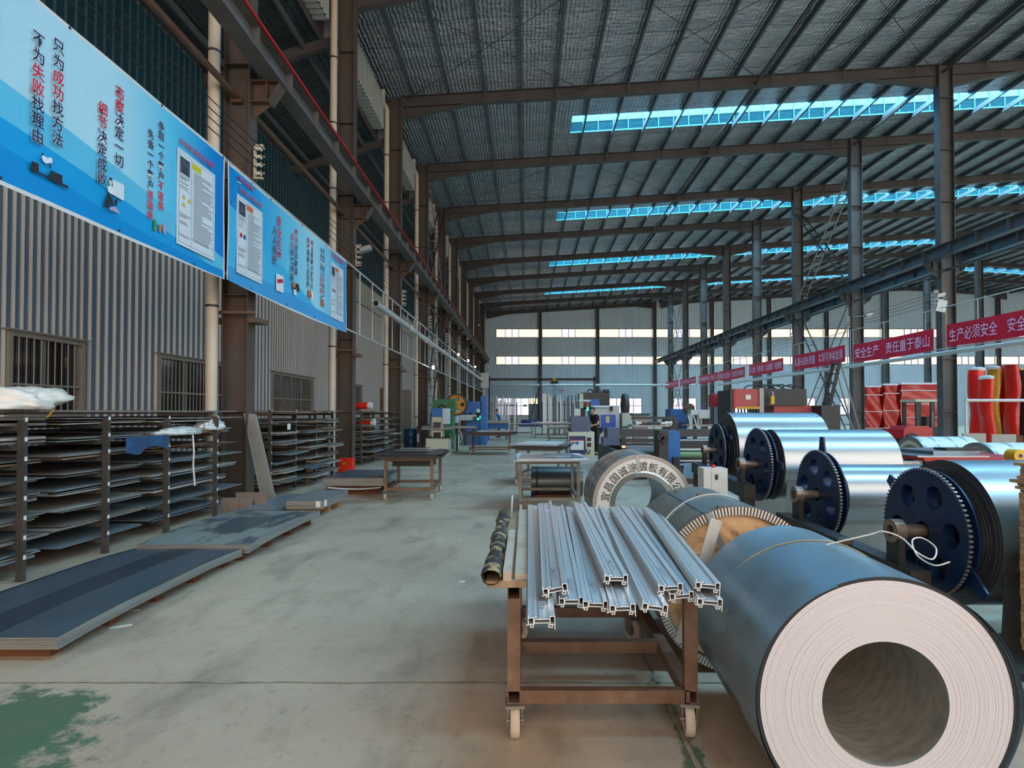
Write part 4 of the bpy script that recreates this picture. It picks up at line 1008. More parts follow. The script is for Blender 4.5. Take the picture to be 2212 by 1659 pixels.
# ================================================================ plate stacks on the floor
m_plate = mat('steel_plate', (96, 110, 120), .30, .45, var=.07, scale=.9, stretch=(1, .4, 1), rvar=.08)
m_plate2 = mat('steel_plate_band', (72, 84, 94), .32, .45, var=.07, scale=.9, stretch=(1, .4, 1), rvar=.08)
m_platez = mat('patchy_zinc_plate', (110, 124, 128), .34, .6, col2=(186, 196, 192), amt=.52, sharp=.03, scale=2.4, stretch=(1, .45, 1), var=.05)
m_edge = mat('plate_edges', (160, 156, 148), .5, .4, var=.14, scale=2, stretch=(.4, .4, 30), col2=(126, 120, 112), amt=.45)
m_pal = mat('brown_pallet_wood', (104, 58, 30), .7, var=.2, scale=5, stretch=(1, .3, 1)); m_pal2 = mat('pale_pallet_wood', (196, 140, 76), .7, var=.15, scale=5)
def plate_stack(label, x0, x1, y0, y1, zb, th, top, edge, pal, feet=5, n=5, bands=None, bendf=0.03):
    t = thing('plate_stack', label, 'plate stack', ((x0+x1)/2, y0, 0))
    def bend(y): return -bendf*abs((y-(y0+y1)/2)/((y1-y0)/2))**3
    for k in range(n):                                              # visible plies of the stack, each slightly shifted
        a = zb+th*k/n; b = zb+th*(k+1)/n-.0015; dx = random.uniform(-.004, .004); dy = random.uniform(-.008, .008); ny = 8; mb = MB()
        for j in range(ny):
            ya = y0+dy+(y1-y0)*j/ny; yb = y0+dy+(y1-y0)*(j+1)/ny
            for z, fl_ in ((a, 0), (b, 1)): mb.quad((x0+dx, ya, z+bend(ya)), (x1+dx, ya, z+bend(ya)), (x1+dx, yb, z+bend(yb)), (x0+dx, yb, z+bend(yb)))
            for x in (x0+dx, x1+dx): mb.quad((x, ya, a+bend(ya)), (x, yb, a+bend(yb)), (x, yb, b+bend(yb)), (x, ya, b+bend(ya)))
        for y in (y0+dy, y1+dy): mb.quad((x0+dx, y, a+bend(y)), (x1+dx, y, a+bend(y)), (x1+dx, y, b+bend(y)), (x0+dx, y, b+bend(y)))
        mb.build('plate', edge if k < n-1 else edge, t)
    mb = MB(); ny = 10; e = .002
    mb.sheet(lambda a_, b_: (x0+(x1-x0)*a_, y0+(y1-y0)*b_, zb+th+e+bend(y0+(y1-y0)*b_)), 2, ny).build('top_sheet', top, t)
    if bands:
        for (a0, a1), bm_ in bands:
            MB().sheet(lambda a_, b_: (x0+(x1-x0)*(a0+(a1-a0)*a_), y0+(y1-y0)*b_, zb+th+.004+bend(y0+(y1-y0)*b_)), 1, ny).build('film_strip', bm_, t)
    if pal:
        for k in range(feet):
            y = y0+.12+(y1-y0-.24)*k/max(1, feet-1)
            MB().box(x0+.05, x1-.10, y-.05, y+.05, 0, zb-.02+min(0, bend(y))).build('pallet_block', pal, t)
        MB().box(x1-.12, x1-.03, y0+.3, y1-.3, zb-.02, zb).box(x0+.03, x0+.12, y0+.3, y1-.3, zb-.02, zb).build('pallet_runner', pal, t)
    return t
c1 = fl(110, 1397, .09); c2 = fl(531, 1197, .09)
plate_stack('wide dark steel plate stack on a brown pallet nearest the camera', -4.02, (c1.x+c2.x)/2, c1.y, c2.y, .10, .075, m_plate, m_edge, m_pal, 5, 6, [((.38, .62), m_plate2), ((0, .03), m_plate2)])
c1 = fl(535, 1190, .12); c2 = fl(688, 1112, .12)
plate_stack('plate stack with pale patchy top behind the dark stack', -4.02, c1.x, c1.y+.02, c2.y, .12, .085, m_platez, m_edge, m_pal, 4, 5)
c1 = fl(697, 1100, .12); c2 = fl(755, 1076, .12); cl = fl(628, 1096, .12)
plate_stack('small thick plate stack with taped corner on pale wooden feet', cl.x, c1.x, c1.y, c2.y+.1, .12, .12, SHM[4], m_edge, m_pal2, 3, 4, None, 0)
o = MB().box(c1.x+.001, c1.x+.006, c1.y+.05, c1.y+.16, .15, .24).box(c1.x-.1, c1.x-.03, c1.y-.012, c1.y-.009, .15, .24).build('paper_tag', m_tagp); tag(o, 'white paper labels stuck on the small thick plate stack', 'tag')
cl = fl(606, 1090, .06)
plate_stack('low bluish plate pile beside the small thick stack', cl.x-.25, cl.x+.33, c1.y-.1, c2.y+.5, .03, .09, SHM[2], m_edge, m_pal, 2, 3, None, 0)
c1 = fl(828, 1050, .16); cl = fl(690, 1053, .16); 
plate_stack('thick blue-topped plate stack beside the wheeled table', cl.x, c1.x, c1.y, c1.y+1.55, .16, .15, m_plate, m_edge, m_pal, 3, 5, None, .0)
o = MB().sheet(lambda a, b: (cl.x+.1+1.0*a, c1.y-.02-.05*b, .15-.03*math.sin(PI*a)-.02*b), 10, 2).build('torn_film', m_film); tag(o, 'strip of white film hanging under the thick blue-topped stack', 'plastic film')
# leaning plank and door panels at the end of the first rack
Yl = fl(583, 1091).y
pl = MB(); A, B_, C_, D = at(525, 892, Yl+.25), at(553, 895, Yl+.25), at(598, 1091, Yl), at(566, 1091, Yl)
d = Vector((0, .025, 0)); i = len(pl.v)
for q in (A, B_, C_, D): pl.v += [tuple(q), tuple(q+d)]
pl.f += [(0, 2, 4, 6), (1, 7, 5, 3), (0, 1, 3, 2), (2, 3, 5, 4), (4, 5, 7, 6), (6, 7, 1, 0)]
t = thing('leaning_plank', 'long grey metal plank leaning against the first rusty column', 'plank', tuple(D)); pl.build('panel', mat('grey_panel', (150, 148, 142), .45, .2, var=.06, scale=2), t)
ins = MB(); q = lambda a, b: A.lerp(B_, a).lerp(D.lerp(C_, a), b)+Vector((0, -.004, 0)); ins.quad(q(.2, .06), q(.8, .06), q(.8, .97), q(.2, .97)).build('inset', mat('grey_panel_inset', (142, 140, 134), .5, .2, var=.06, scale=2), t)
m_doorp = mat('door_panel_taupe', (140, 124, 112), .5, var=.05, scale=2)
for i, (u, yy) in enumerate(((520, 8.85), (551, 9.0))):
    b0 = at(u, 1088, yy); x = b0.x
    t = thing('door_panel', ('embossed brown door panel standing at the foot of the first rusty column', 'second embossed door panel behind the first, beside the leaning plank')[i], 'door panel', (x, yy, 0))
    MB().box(x-.30, x+.16, yy, yy+.04, 0.0, .24+.06*i).build('slab', m_doorp, t)
    for a in (-.2, -.02): MB().box(x+a, x+a+.11, yy-.012, yy+.0, .05, .19).box(x+a+.03, x+a+.08, yy-.02, yy-.01, .08, .16).build('raised_field', m_doorp, t)

# red hose box and brown card at the second rack
p = fl(745, 1022); t = thing('red_box', 'red steel box at the foot of the second rusty column', 'box', (p.x, p.y, 0)); a = at(730, 985, p.y); b = at(760, 985, p.y)
MB().box(a.x, b.x, p.y, p.y+.3, 0, at(745, 990, p.y).z).build('case', m_redt, t); MB().box(a.x+.05, b.x-.1, p.y-.015, p.y, .06, .18).build('door', m_redt, t); MB().cyl((a.x+.15, p.y-.03, .24), (a.x+.15, p.y+.0, .24), .035, 14).build('green_cap', mat('green_cap', (120, 170, 40), .4), t)
m_card2 = mat('brown_cardboard', (186, 154, 124), .7, var=.06, scale=3)
Yq_ = fl(655, 1040).y; q = [at(652, 1052, Yq_-.2), at(653, 993, Yq_), at(683, 995, Yq_+.1), at(668, 1012, Yq_+.05)]
q = [x+Vector((.12, -.1, 0)) for x in q]
mb = MB(); mb.v = [tuple(x) for x in q]+[tuple(x+Vector((0, .01, 0))) for x in q]; mb.f = [(0, 1, 2, 3), (7, 6, 5, 4)]+[(k, (k+1) % 4, 4+(k+1) % 4, 4+k) for k in range(4)]
tag(mb.build('cardboard_sheet', m_card2), 'bent brown cardboard leaning on the second rack', 'cardboard')

# ================================================================ foreground: trolley with aluminium profiles
m_rust = mat('rusty_tube', (126, 98, 80), .52, .25, var=.16, scale=5, col2=(104, 70, 50), amt=.46, sharp=.2, bump=.1)
m_caster = mat('caster_wheel_cream', (196, 176, 154), .55, var=.10, scale=8); m_fork = mat('caster_fork', (150, 140, 130), .4, .6)
m_alum = mat('mill_aluminium', (236, 236, 236), .22, .55)
m_aluend = mat('sawn_aluminium', (236, 236, 236), .4, .5)
m_mark = mat('marker_ink', (40, 44, 56), .5)
def caster(t, x, y, r, swivel=0.0, top=.16):
    o = thing('caster', None, None, (0, 0, 0)); del o['_o']; o.parent = t; o.location = (x-t['_o'][0], y-t['_o'][1], 0); o.rotation_euler = (0, 0, swivel)
    MB().lathe([(r*.55, -.022), (r*.92, -.022), (r, -.014), (r, .014), (r*.92, .022), (r*.55, .022)], 'x', 22, (0, 0, r), True).build('tyre', m_caster, o, True, world=False)
    MB().lathe([(.012, -.018), (r*.56, -.016), (r*.56, .016), (.012, .018)], 'x', 16, (0, 0, r), True).build('hub', m_fork, o, True, world=False)
    f = MB().box(-.036, -.031, -.03, .03, r-.015, top-.012).box(.031, .036, -.03, .03, r-.015, top-.012).box(-.045, .045, -.045, .045, top-.014, top).cyl((-.04, 0, r), (.04, 0, r), .01, 8)
    f.build('fork', m_fork, o, world=False); return o
A = fl(1112, 1591); B_ = fl(1488, 1588); Cc = fl(1120, 1383)
TX0, TX1, TY0, TY1 = A.x-.035, B_.x+.035, A.y-.02, Cc.y+.03
t = thing('trolley', 'rusty square-tube trolley carrying the aluminium profiles', 'trolley', ((TX0+TX1)/2, (TY0+TY1)/2, 0))
q = .062; zb, zt = .165, .66
for i, (x, y) in enumerate(((TX0, TY0), (TX1-q, TY0), (TX0, TY1-q), (TX1-q, TY1-q))):
    MB().box(x, x+q, y, y+q*.7, zb+q, zt).build('post', m_rust, t)
def tube_rail(mb, p0, p1, w, h, th=.004):
    return mb
def hollow(name, x0, x1, y0, y1, z0, z1, axis, parent, m, th=.005):
    """square tube with open ends along axis"""
    mb = MB()
    if axis == 'x': mb.box(x0, x1, y0, y1, z0, z0+th).box(x0, x1, y0, y1, z1-th, z1).box(x0, x1, y0, y0+th, z0+th, z1-th).box(x0, x1, y1-th, y1, z0+th, z1-th)
    else: mb.box(x0, x1, y0, y1, z0, z0+th).box(x0, x1, y0, y1, z1-th, z1).box(x0, x0+th, y0, y1, z0+th, z1-th).box(x1-th, x1, y0, y1, z0+th, z1-th)
    return mb.build(name, m, parent)
hollow('front_rail', TX0+q, TX1-q*.6, TY0, TY0+q*.7, zb, zb+q, 'x', t, m_rust)
hollow('middle_rail', TX0+q, TX1-q, (TY0+TY1)/2-.03, (TY0+TY1)/2+.03, zb, zb+q, 'x', t, m_rust)
hollow('rear_rail', TX0+q, TX1-q, TY1-q, TY1, zb, zb+q, 'x', t, m_rust)
hollow('side_rail', TX0, TX0+q, TY0, TY1, zb, zb+q, 'y', t, m_rust); hollow('side_rail', TX1-q, TX1, TY0, TY1, zb, zb+q, 'y', t, m_rust)
hollow('top_rail', TX0, TX0+q, TY0-.01, TY1, zt, zt+q, 'y', t, m_rust); hollow('top_rail', TX1-q, TX1, TY0-.01, TY1, zt, zt+q, 'y', t, m_rust)
hollow('top_cross_rail', TX0+q, TX1-q, TY1-q, TY1, zt, zt+q, 'x', t, m_rust); hollow('top_cross_rail', TX0+q, TX1-q, TY0+.3, TY0+.3+q, zt-.002, zt+q-.002, 'x', t, m_rust)
for (x, y, s) in ((A.x, A.y, 0.05), (B_.x, B_.y, -.12), (Cc.x, Cc.y, 1.35), (fl(1366, 1383).x, Cc.y, .5)): caster(t, x, y, .077, s, zb)
# boards and padding on the left of its top
ZT = zt+q
m_oldw = mat('worn_board', (150, 120, 92), .7, var=.15, scale=4, stretch=(2, .4, 1), col2=(176, 146, 112), amt=.5); m_card = mat('pale_board', (190, 172, 152), .65, var=.10, scale=3, col2=(150, 110, 80), amt=.33)
m_foam = mat('worn_black_padding', (44, 40, 38), .8, var=.25, scale=14, col2=(170, 140, 96), amt=.44, sharp=.05, bump=.5, bscale=30)
t = thing('wooden_board', 'worn board with padded dark edge on the trolley top', 'board', (TX0-.05, TY0, ZT))
MB().box(TX0-.10, TX0+.42, TY0-.03, 4.55, ZT, ZT+.03).build('board', m_oldw, t)
mb = MB(); n = 16
def fpad(a, b):
    y = TY0-.06+1.78*a; tt = b*2*PI; w = .055*(1+.15*math.sin(a*17)+.1*math.sin(a*41)); return (TX0-.075+w*math.cos(tt)*.8, y, ZT+.055+.036*math.sin(tt)*(1+.2*math.sin(a*29)))
mb.sheet(fpad, n*2, 10).build('padding', m_foam, t, True)
MB().box(TX0-.02, TX0+.02, TY0-.02, TY0+.95, ZT+.03, ZT+.075).build('batten', m_card, t)
o = MB().box(TX0+.035, TX0+.17, TY0+.0, 4.6, ZT+.03, ZT+.055).build('wooden_board', m_card); tag(o, 'pale plank lying beside the padded edge of the trolley', 'board')
a = at(1104, 1070, 4.45); o = MB().cyl((a.x, 4.45, ZT+.03), (a.x+.01, 4.45, a.z), .008, 8).build('metal_rod', m_alum); tag(o, 'thin upright metal rod at the far corner of the trolley', 'rod')
# extruded section, width 0.1, height 0.042; drawn as thin walls
def section():
    t_ = .0028; w = []
    def r(x0, x1, z0, z1): w.append((x0, x1, z0, z1))
    def tube(x0, x1, z0, z1): r(x0, x1, z0, z0+t_); r(x0, x1, z1-t_, z1); r(x0, x0+t_, z0+t_, z1-t_); r(x1-t_, x1, z0+t_, z1-t_)
    tube(.000, .022, .010, .036); tube(.080, .100, .008, .040); tube(.022, .082, .014, .030)
    tube(.006, .020, .000, .0115); tube(.074, .090, -.002, .0095); r(.0, .0028, .036, .046); r(.0972, .1, -.010, .010); r(-.008, .0, .008, .0108); r(.04, .0428, .030, .034); r(.022, .034, .036, .0388)
    return w
SEC = section()
def profile_mesh(L):
    mb = MB()
    for x0, x1, z0, z1 in SEC: mb.box(x0, x1, .003, L, z0, z1)
    return mb.mesh('extrusion', m_alum)
def profile_end():
    mb = MB()
    for x0, x1, z0, z1 in SEC: mb.box(x0, x1, 0, .0032, z0, z1)
    return mb.mesh('sawn_end', m_aluend)
pe = profile_end()
PR = [  # near end pixel (left lower), far end pixel, layer height, roll, label
    ((1141, 1362), (1141, 1092), .0, -.03, 'leftmost, jutting out furthest towards the camera'),
    ((1176, 1298), (1166, 1090), .045, -.22, 'second from the left, tilted on the layer below'),
    ((1208, 1318), (1190, 1094), .0, -.02, 'third from the left in the lower layer'),
    ((1259, 1324), (1222, 1096), .0, .03, 'in the lower layer left of the raised one'),
    ((1306, 1268), (1238, 1088), .055, .0, 'raised on top in the middle of the row'),
    ((1318, 1334), (1262, 1096), .0, -.05, 'under the raised middle one'),
    ((1386, 1328), (1292, 1096), .008, .12, 'right of the raised middle one, shining'),
    ((1424, 1290), (1318, 1097), .035, -.08, 'upper layer right of middle with marker writing'),
    ((1448, 1308), (1340, 1098), .0, -.1, 'low in the gap on the right'),
    ((1506, 1318), (1374, 1100), .0, .05, 'rightmost of the lower layer'),
    ((1502, 1282), (1388, 1098), .052, .06, 'rightmost on top of the row')]
zprof = ZT+.036
lens = {}
for i, ((u0, v0), (u1, v1), dz_, roll, lab) in enumerate(PR):
    n0 = fl(u0, v0-6, zprof+dz_); n1 = fl(u1, v1+8, zprof+dz_); 
    L = (n1-n0).length
    t = thing('aluminium_profile', 'bare aluminium profile on the trolley, '+lab, 'profile', tuple(n0), group='aluminium profiles on the trolley')
    yaw = math.atan2(-(n1.x-n0.x), n1.y-n0.y)
    t.rotation_euler = (0, roll, yaw)
    e = link('extrusion', profile_mesh(L), t); link('sawn_end', pe, t)
    if i in (0, 1, 2, 3, 4, 7):
        s = '时2271班T' if False else '2271MET'
        letters([(c, (.052, .12+.03*k, .0312), .030, (0, 1, 0), (-1, 0, 0), .0) for k, c in enumerate(s)], 'lettering', m_mark, t, world=False)
    if i in (0, 1, 6): MB().box(-.002, .102, L-.36, L-.352, .028, .0315).build('tape', m_wht, t, world=False)

# ================================================================ steel coils
m_coil = mat('galvanised_coil', (146, 166, 176), .36, .40, var=.10, scale=1.6, col2=(124, 142, 150), amt=.48, sharp=.2, rvar=.10)
m_coilin = mat('coil_bore', (156, 152, 142), .45, .25, var=.22, scale=4, stretch=(1, 2.5, 1), rvar=.1)
def ring_material(name, c1, c2, scale, metal=.25, rough=.5):
    m = bpy.data.materials.new(name); m.use_nodes = True; n = m.node_tree.nodes; L = m.node_tree.links; b = n['Principled BSDF']
    b.inputs['Roughness'].default_value = rough; b.inputs['Metallic'].default_value = metal
    tc = n.new('ShaderNodeTexCoord'); w_ = n.new('ShaderNodeTexWave'); w_.wave_type = 'RINGS'; w_.rings_direction = 'Y'; w_.inputs['Scale'].default_value = scale
    w_.inputs['Distortion'].default_value = .6; w_.inputs['Detail'].default_value = 3; L.new(tc.outputs['Object'], w_.inputs[0])
    nz = n.new('ShaderNodeTexNoise'); nz.inputs['Scale'].default_value = 90; nz.inputs['Detail'].default_value = 4; L.new(tc.outputs['Object'], nz.inputs[0])
    mx0 = n.new('ShaderNodeMath'); mx0.operation = 'MULTIPLY_ADD'; mx0.inputs[1].default_value = .5; L.new(w_.outputs['Fac'], mx0.inputs[0])
    m5 = n.new('ShaderNodeMath'); m5.operation = 'MULTIPLY'; m5.inputs[1].default_value = .6; L.new(nz.outputs['Fac'], m5.inputs[0]); L.new(m5.outputs[0], mx0.inputs[2])
    r = n.new('ShaderNodeValToRGB'); r.color_ramp.elements[0].position = .2; r.color_ramp.elements[1].position = .8; r.color_ramp.elements[0].color = (*srgb(c1), 1); r.color_ramp.elements[1].color = (*srgb(c2), 1)
    L.new(mx0.outputs[0], r.inputs[0]); L.new(r.outputs[0], b.inputs['Base Color'])
    bp = n.new('ShaderNodeBump'); bp.inputs['Strength'].default_value = .15; bp.inputs['Distance'].default_value = .004; L.new(mx0.outputs[0], bp.inputs['Height']); L.new(bp.outputs[0], b.inputs['Normal'])
    return m
m_face = ring_material('coil_end_pale', (194, 188, 192), (210, 204, 208), 70); m_faced = ring_material('coil_end_dark', (64, 66, 70), (98, 100, 104), 60, .5, .4)
m_facew = mat('coil_cover_white', (214, 208, 202), .35, var=.04, scale=5, bump=.15, bscale=5)
m_strap = mat('steel_strap', (158, 164, 164), .35, .7); m_wire = mat('tie_wire', (150, 136, 104), .5, .4); m_wires = mat('tie_wire_white', (206, 202, 190), .5)
def coil_y(name, label, c, Rr, ri, L, side, face, bore, yaw=0, rings=26, sd=1, gap=True):
    """coil with its axis along local y; c is the centre of the near end"""
    t = thing(name, label, 'steel coil', (c.x, c.y, 0), group=None); t.rotation_euler = (0, 0, yaw); r = random.Random(sd); z = c.z
    MB().lathe([(Rr, 0), (Rr, L)], 'y', 96, (0, 0, z)).build('outer_wrap', side, t, True, world=False)
    prof = []; 
    for k in range(rings+1):
        q = ri+(Rr-.012-ri)*k/rings; d = r.uniform(.0, .0018)
        prof += [(q, d), (q+(Rr-.012-ri)/rings*.96, d)] if k < rings else []
    o = MB().lathe(prof, 'y', 96, (0, 0, 0)).build('end_face', face, t, False, world=False); o.location = (0, 0, z)
    o2 = MB().lathe([(ri, L-.002), (Rr, L-.002)], 'y', 72, (0, 0, 0)).build('end_face', face, t, False, world=False); o2.location = (0, 0, z)
    MB().lathe([(ri, .0), (ri, L)], 'y', 72, (0, 0, z)).build('bore', bore, t, True, world=False)
    return t
# coil A, nearest
def spline(pts, n):
    P = [Vector(p) for p in pts]; out = []
    for i in range(len(P)-1):
        a, b, c, d = P[max(0, i-1)], P[i], P[i+1], P[min(len(P)-1, i+2)]
        for k in range(n):
            t_ = k/n; out.append(.5*((2*b)+(c-a)*t_+(2*a-5*b+4*c-d)*t_*t_+(3*b-a-3*c+d)*t_**3))
    return out+[P[-1]]
cA = Vector((0, 0, 0)); 
def coil_at(u, v, rpx):
    """centre and radius of a coil end standing on the floor, seen face on"""
    b = fl(u, v+rpx); Y = b.y
    for _ in range(6):
        c = at(u, v, Y); rr = (at(u+rpx, v, Y)-c).length
        Y *= 1+(rr-c.z)*-.6/max(.1, CH)
        # lower edge must touch the floor: c.z == rr
    return c, c.z
cA, RA = coil_at(1913, 1521, 273)
tA = coil_y('steel_coil', 'big galvanised steel coil nearest the camera with pale end face', cA, RA, RA*.49, .98, m_coil, m_face, m_coilin, -.05, 44, 3)
# loose outer laps: thin shells slightly proud, with an open gap painted dark on both flanks
for k, (a0, a1, dr, dy_) in enumerate(((.62*PI, 1.28*PI, .010, -.012), (1.72*PI, 2.20*PI, .012, -.010), (1.76*PI, 2.3*PI, .022, -.006))):
    mb = MB(); n = 40
    mb.sheet(lambda a, b: ((RA+dr*math.sin(PI*a))*math.cos(a0+(a1-a0)*a), dy_+.98*b*.99, RA+(RA+dr*math.sin(PI*a))*math.sin(a0+(a1-a0)*a)), n, 2)
    mb.build('loose_lap', m_coil, tA, True, world=False)
MB().lathe([(RA-.011, .002), (RA+.001, .002)], 'y', 96, (0, 0, RA)).build('lap_gap_shade_ring', mat('coil_gap_shade', (30, 30, 36), .6), tA, False, world=False)  # dark ring painted in for the shade between the outer laps
mb = MB(); mb.tube([((RA+.004)*math.cos(a), .62+.02*math.sin(a*3), RA+(RA+.004)*math.sin(a)) for a in [PI*k/40*1.25-.1 for k in range(41)]], .0035, 5)
mb.build('tie_wire', m_wire, tA, world=False)
mb = MB(); pts = [(-.02, .55, .93), (.22, .52, 1.0), (.27, .50, 1.02), (.33, .46, 1.0), (.36, .40, .95), (.40, .36, .93), (.44, .40, .97), (.42, .46, 1.0), (.37, .45, .99), (.35, .38, .94), (.37, .30, .92), (.42, .28, .94)]
mb.tube(spline([(x, y, z*RA/.47-.01) for x, y, z in pts], 6), .0035, 5).build('tie_wire_ends', m_wires, tA, world=False)
flap = MB().sheet(lambda a, b: ((RA+.008)*math.cos(PI*(.94+.26*a)), .18+.62*b*(1-.45*a)+.1*a, RA+(RA+.008)*math.sin(PI*(.94+.26*a))), 14, 3)
flap.build('outer_sheet_end', mat('coil_outer_grey', (110, 110, 104), .4, .6, var=.15, scale=3), tA, True, world=False)
# coil B, wrapped, with brown paper in its end
cB, RB_ = coil_at(1596, 1274, 178)
m_wrapg = mat('wrapped_coil_film', (150, 150, 142), .30, .55, var=.14, scale=3, stretch=(1, .6, 1), bump=.35, bscale=6); m_kraft = mat('brown_kraft_paper', (204, 164, 120), .6, var=.12, scale=4, bump=.8, bscale=2.5); m_rim = mat('corrugated_edge_strip', (206, 198, 190), .45, .2)
tB = thing('wrapped_coil', 'film-wrapped steel coil with brown paper over its end, behind the big coil', 'steel coil', (cB.x, cB.y, 0))
MB().lathe([(RB_, 0), (RB_, .95)], 'y', 96, (0, 0, RB_)).build('film_wrap', m_wrapg, tB, True, world=False)
MB().lathe([(.12, .95), (RB_, .95)], 'y', 48, (0, 0, RB_)).build('far_end', m_kraft, tB, False, world=False)
rr = random.Random(4)
fold = [[rr.uniform(-1, 1) for _ in range(9)] for _ in range(48)]
def kraft(a, b):
    k = int(a*48) % 48; q = .05+(RB_*.90-.05)*b
    return (q*math.cos(2*PI*a), .035+.018*fold[k][int(b*8)]*math.sin(PI*b), RB_+q*math.sin(2*PI*a))
MB().sheet(kraft, 48, 8).build('paper_cover', m_kraft, tB, False, world=False)
rim = MB(); n = 150
for k in range(n):
    a0 = 2*PI*k/n; a1 = 2*PI*(k+.55)/n
    for r0, r1 in ((RB_*.905, RB_*1.004),):
        p = [(r*math.cos(a), RB_+r*math.sin(a)) for r, a in ((r0, a0), (r1, a0), (r1, a1), (r0, a1))]
        rim.quad(*[(x, -.004, z) for x, z in p]); rim.quad((p[0][0], -.004, p[0][1]), (p[1][0], -.004, p[1][1]), (p[1][0], .012, p[1][1]), (p[0][0], .012, p[0][1]))
rim.build('pleated_rim', m_rim, tB, False, world=False)
MB().lathe([(RB_*.9, .006), (RB_*1.002, .006), (RB_*1.002, .06)], 'y', 96, (0, 0, RB_)).build('rim_shade_backing', mat('rim_slot_shadow', (112, 92, 78), .7), tB, False, world=False)  # backing coloured dark to paint the shade between the pleats
for aa, wd in ((.62*PI, .045),):
    MB().sheet(lambda a, b: ((RB_+.004)*math.cos(aa+wd*(a-.5)*2), -.006+.95*b, RB_+(RB_+.004)*math.sin(aa+wd*(a-.5)*2)), 3, 2).build('strap', m_strap, tB, True, world=False)
    MB().quad(*[(r*math.cos(aa+s), -.008, RB_+r*math.sin(aa+s)) for r, s in ((RB_, -wd), (RB_, wd), (RB_*.2, wd*2.6), (RB_*.2, -wd*2.6))]).build('end_strap', m_strap, tB, world=False)
MB().tube([((RB_+.005)*math.cos(a), .30+.3*(k/14), RB_+(RB_+.005)*math.sin(a)) for k, a in enumerate([PI*(.85-.5*k/14) for k in range(15)])], .004, 5).build('tie_wire', m_wires, tB, world=False)
for a, y in ((.56, .02), (.55, .5), (.60, .78)): MB().box(RB_*1.005*math.cos(PI*a)-.02, RB_*1.005*math.cos(PI*a)+.02, y, y+.03, RB_+RB_*1.005*math.sin(PI*a)-.006, RB_+RB_*1.005*math.sin(PI*a)+.008).build('strap_seal', m_rust, tB, world=False)
# flat bar standing between the two coils
a = at(1548, 1122, 3.30); b = at(1507, 1262, 3.28)
dd = (b-a); e = b+dd*.9
mb = MB().bar(a, e, .065, .006, up=(0, -1, .3)); o = mb.build('flat_bar', mat('scratched_flat_bar', (176, 172, 168), .4, .5, var=.1, scale=7)); tag(o, 'pale metal flat bar leaning between the wrapped coil and the big coil', 'bar')
# coil C with the printed cover ring
cC, RC = coil_at(1389, 1091, 108)
tC = thing('printed_coil', 'narrow steel coil with white cover ring and printed company name', 'steel coil', (cC.x, cC.y, 0))
ri = RC*.565
m_shell = mat('bright_galvanised_shell', (166, 168, 168), .25, .85, var=.07, scale=2, rvar=.06)
MB().lathe([(RC*1.0, .03), (RC*1.0, 1.0)], 'y', 96, (0, 0, RC)).build('shell', m_shell, tC, True, world=False)
MB().lathe([(ri, 0.02), (ri, 1.0)], 'y', 72, (0, 0, RC)).build('bore', m_coil, tC, True, world=False)
MB().lathe([(ri+.05, .0), (RC*.93, .0)], 'y', 72, (0, 0, RC)).build('cover_ring', m_facew, tC, False, world=False)
MB().lathe([(ri-.004, .05), (ri-.002, -.006), (ri+.045, -.008), (ri+.055, .0)], 'y', 72, (0, 0, RC)).build('inner_rim', m_shell, tC, True, world=False)
MB().lathe([(ri, 1.0), (RC, 1.0)], 'y', 48, (0, 0, RC)).build('far_end', m_facew, tC, False, world=False)
rim = MB(); n = 170
rim.lathe([(RC*.92, .004), (RC*1.002, .004), (RC*1.002, .05)], 'y', 96, (0, 0, RC))
rim.build('outer_rim', m_rim, tC, False, world=False)
rim = MB()
for k in range(n):
    a0 = 2*PI*k/n; a1 = 2*PI*(k+.45)/n; p = [(r*math.cos(a), RC+r*math.sin(a)) for r, a in ((RC*.93, a0), (RC*.998, a0), (RC*.998, a1), (RC*.93, a1))]
    rim.quad(*[(x, .0025, z) for x, z in p])
rim.build('rim_slot_shade', mat('rim_slot_shadow', (112, 92, 78), .7), tC, False, world=False)  # shade inside the rim slots, painted as flat dark marks
s = '宜昌国诚涂镀板有限公司'
it = []
for k, ch in enumerate(s):
    a = PI*(.93-.86*k/(len(s)-1)); rt = RC*.775; ax = (math.sin(a), 0, -math.cos(a)); ay = (math.cos(a), 0, math.sin(a))
    it.append((ch, (rt*math.cos(a), -.002, RC+rt*math.sin(a)), .105, ax, ay, .008))
letters(it, 'lettering', mat('coil_print_brown', (60, 44, 40), .6), tC, world=False)
aa = PI*.535
MB().quad(*[(r*math.cos(aa+s_), -.006, RC+r*math.sin(aa+s_)) for r, s_ in ((RC*1.003, -.03), (RC*1.003, .03), (ri, .055), (ri, -.055))]).build('strap', m_strap, tC, world=False)
MB().sheet(lambda a, b: ((RC+.003)*math.cos(aa+.03*(a-.5)*2), -.004+1.0*b, RC+(RC+.003)*math.sin(aa+.03*(a-.5)*2)), 2, 2).build('strap', m_strap, tC, True, world=False)
for q in (.3, .62): MB().lathe([(RC+.002, q), (RC+.002, q+.03)], 'y', 72, (0, 0, RC)).build('band', m_strap, tC, True, world=False)

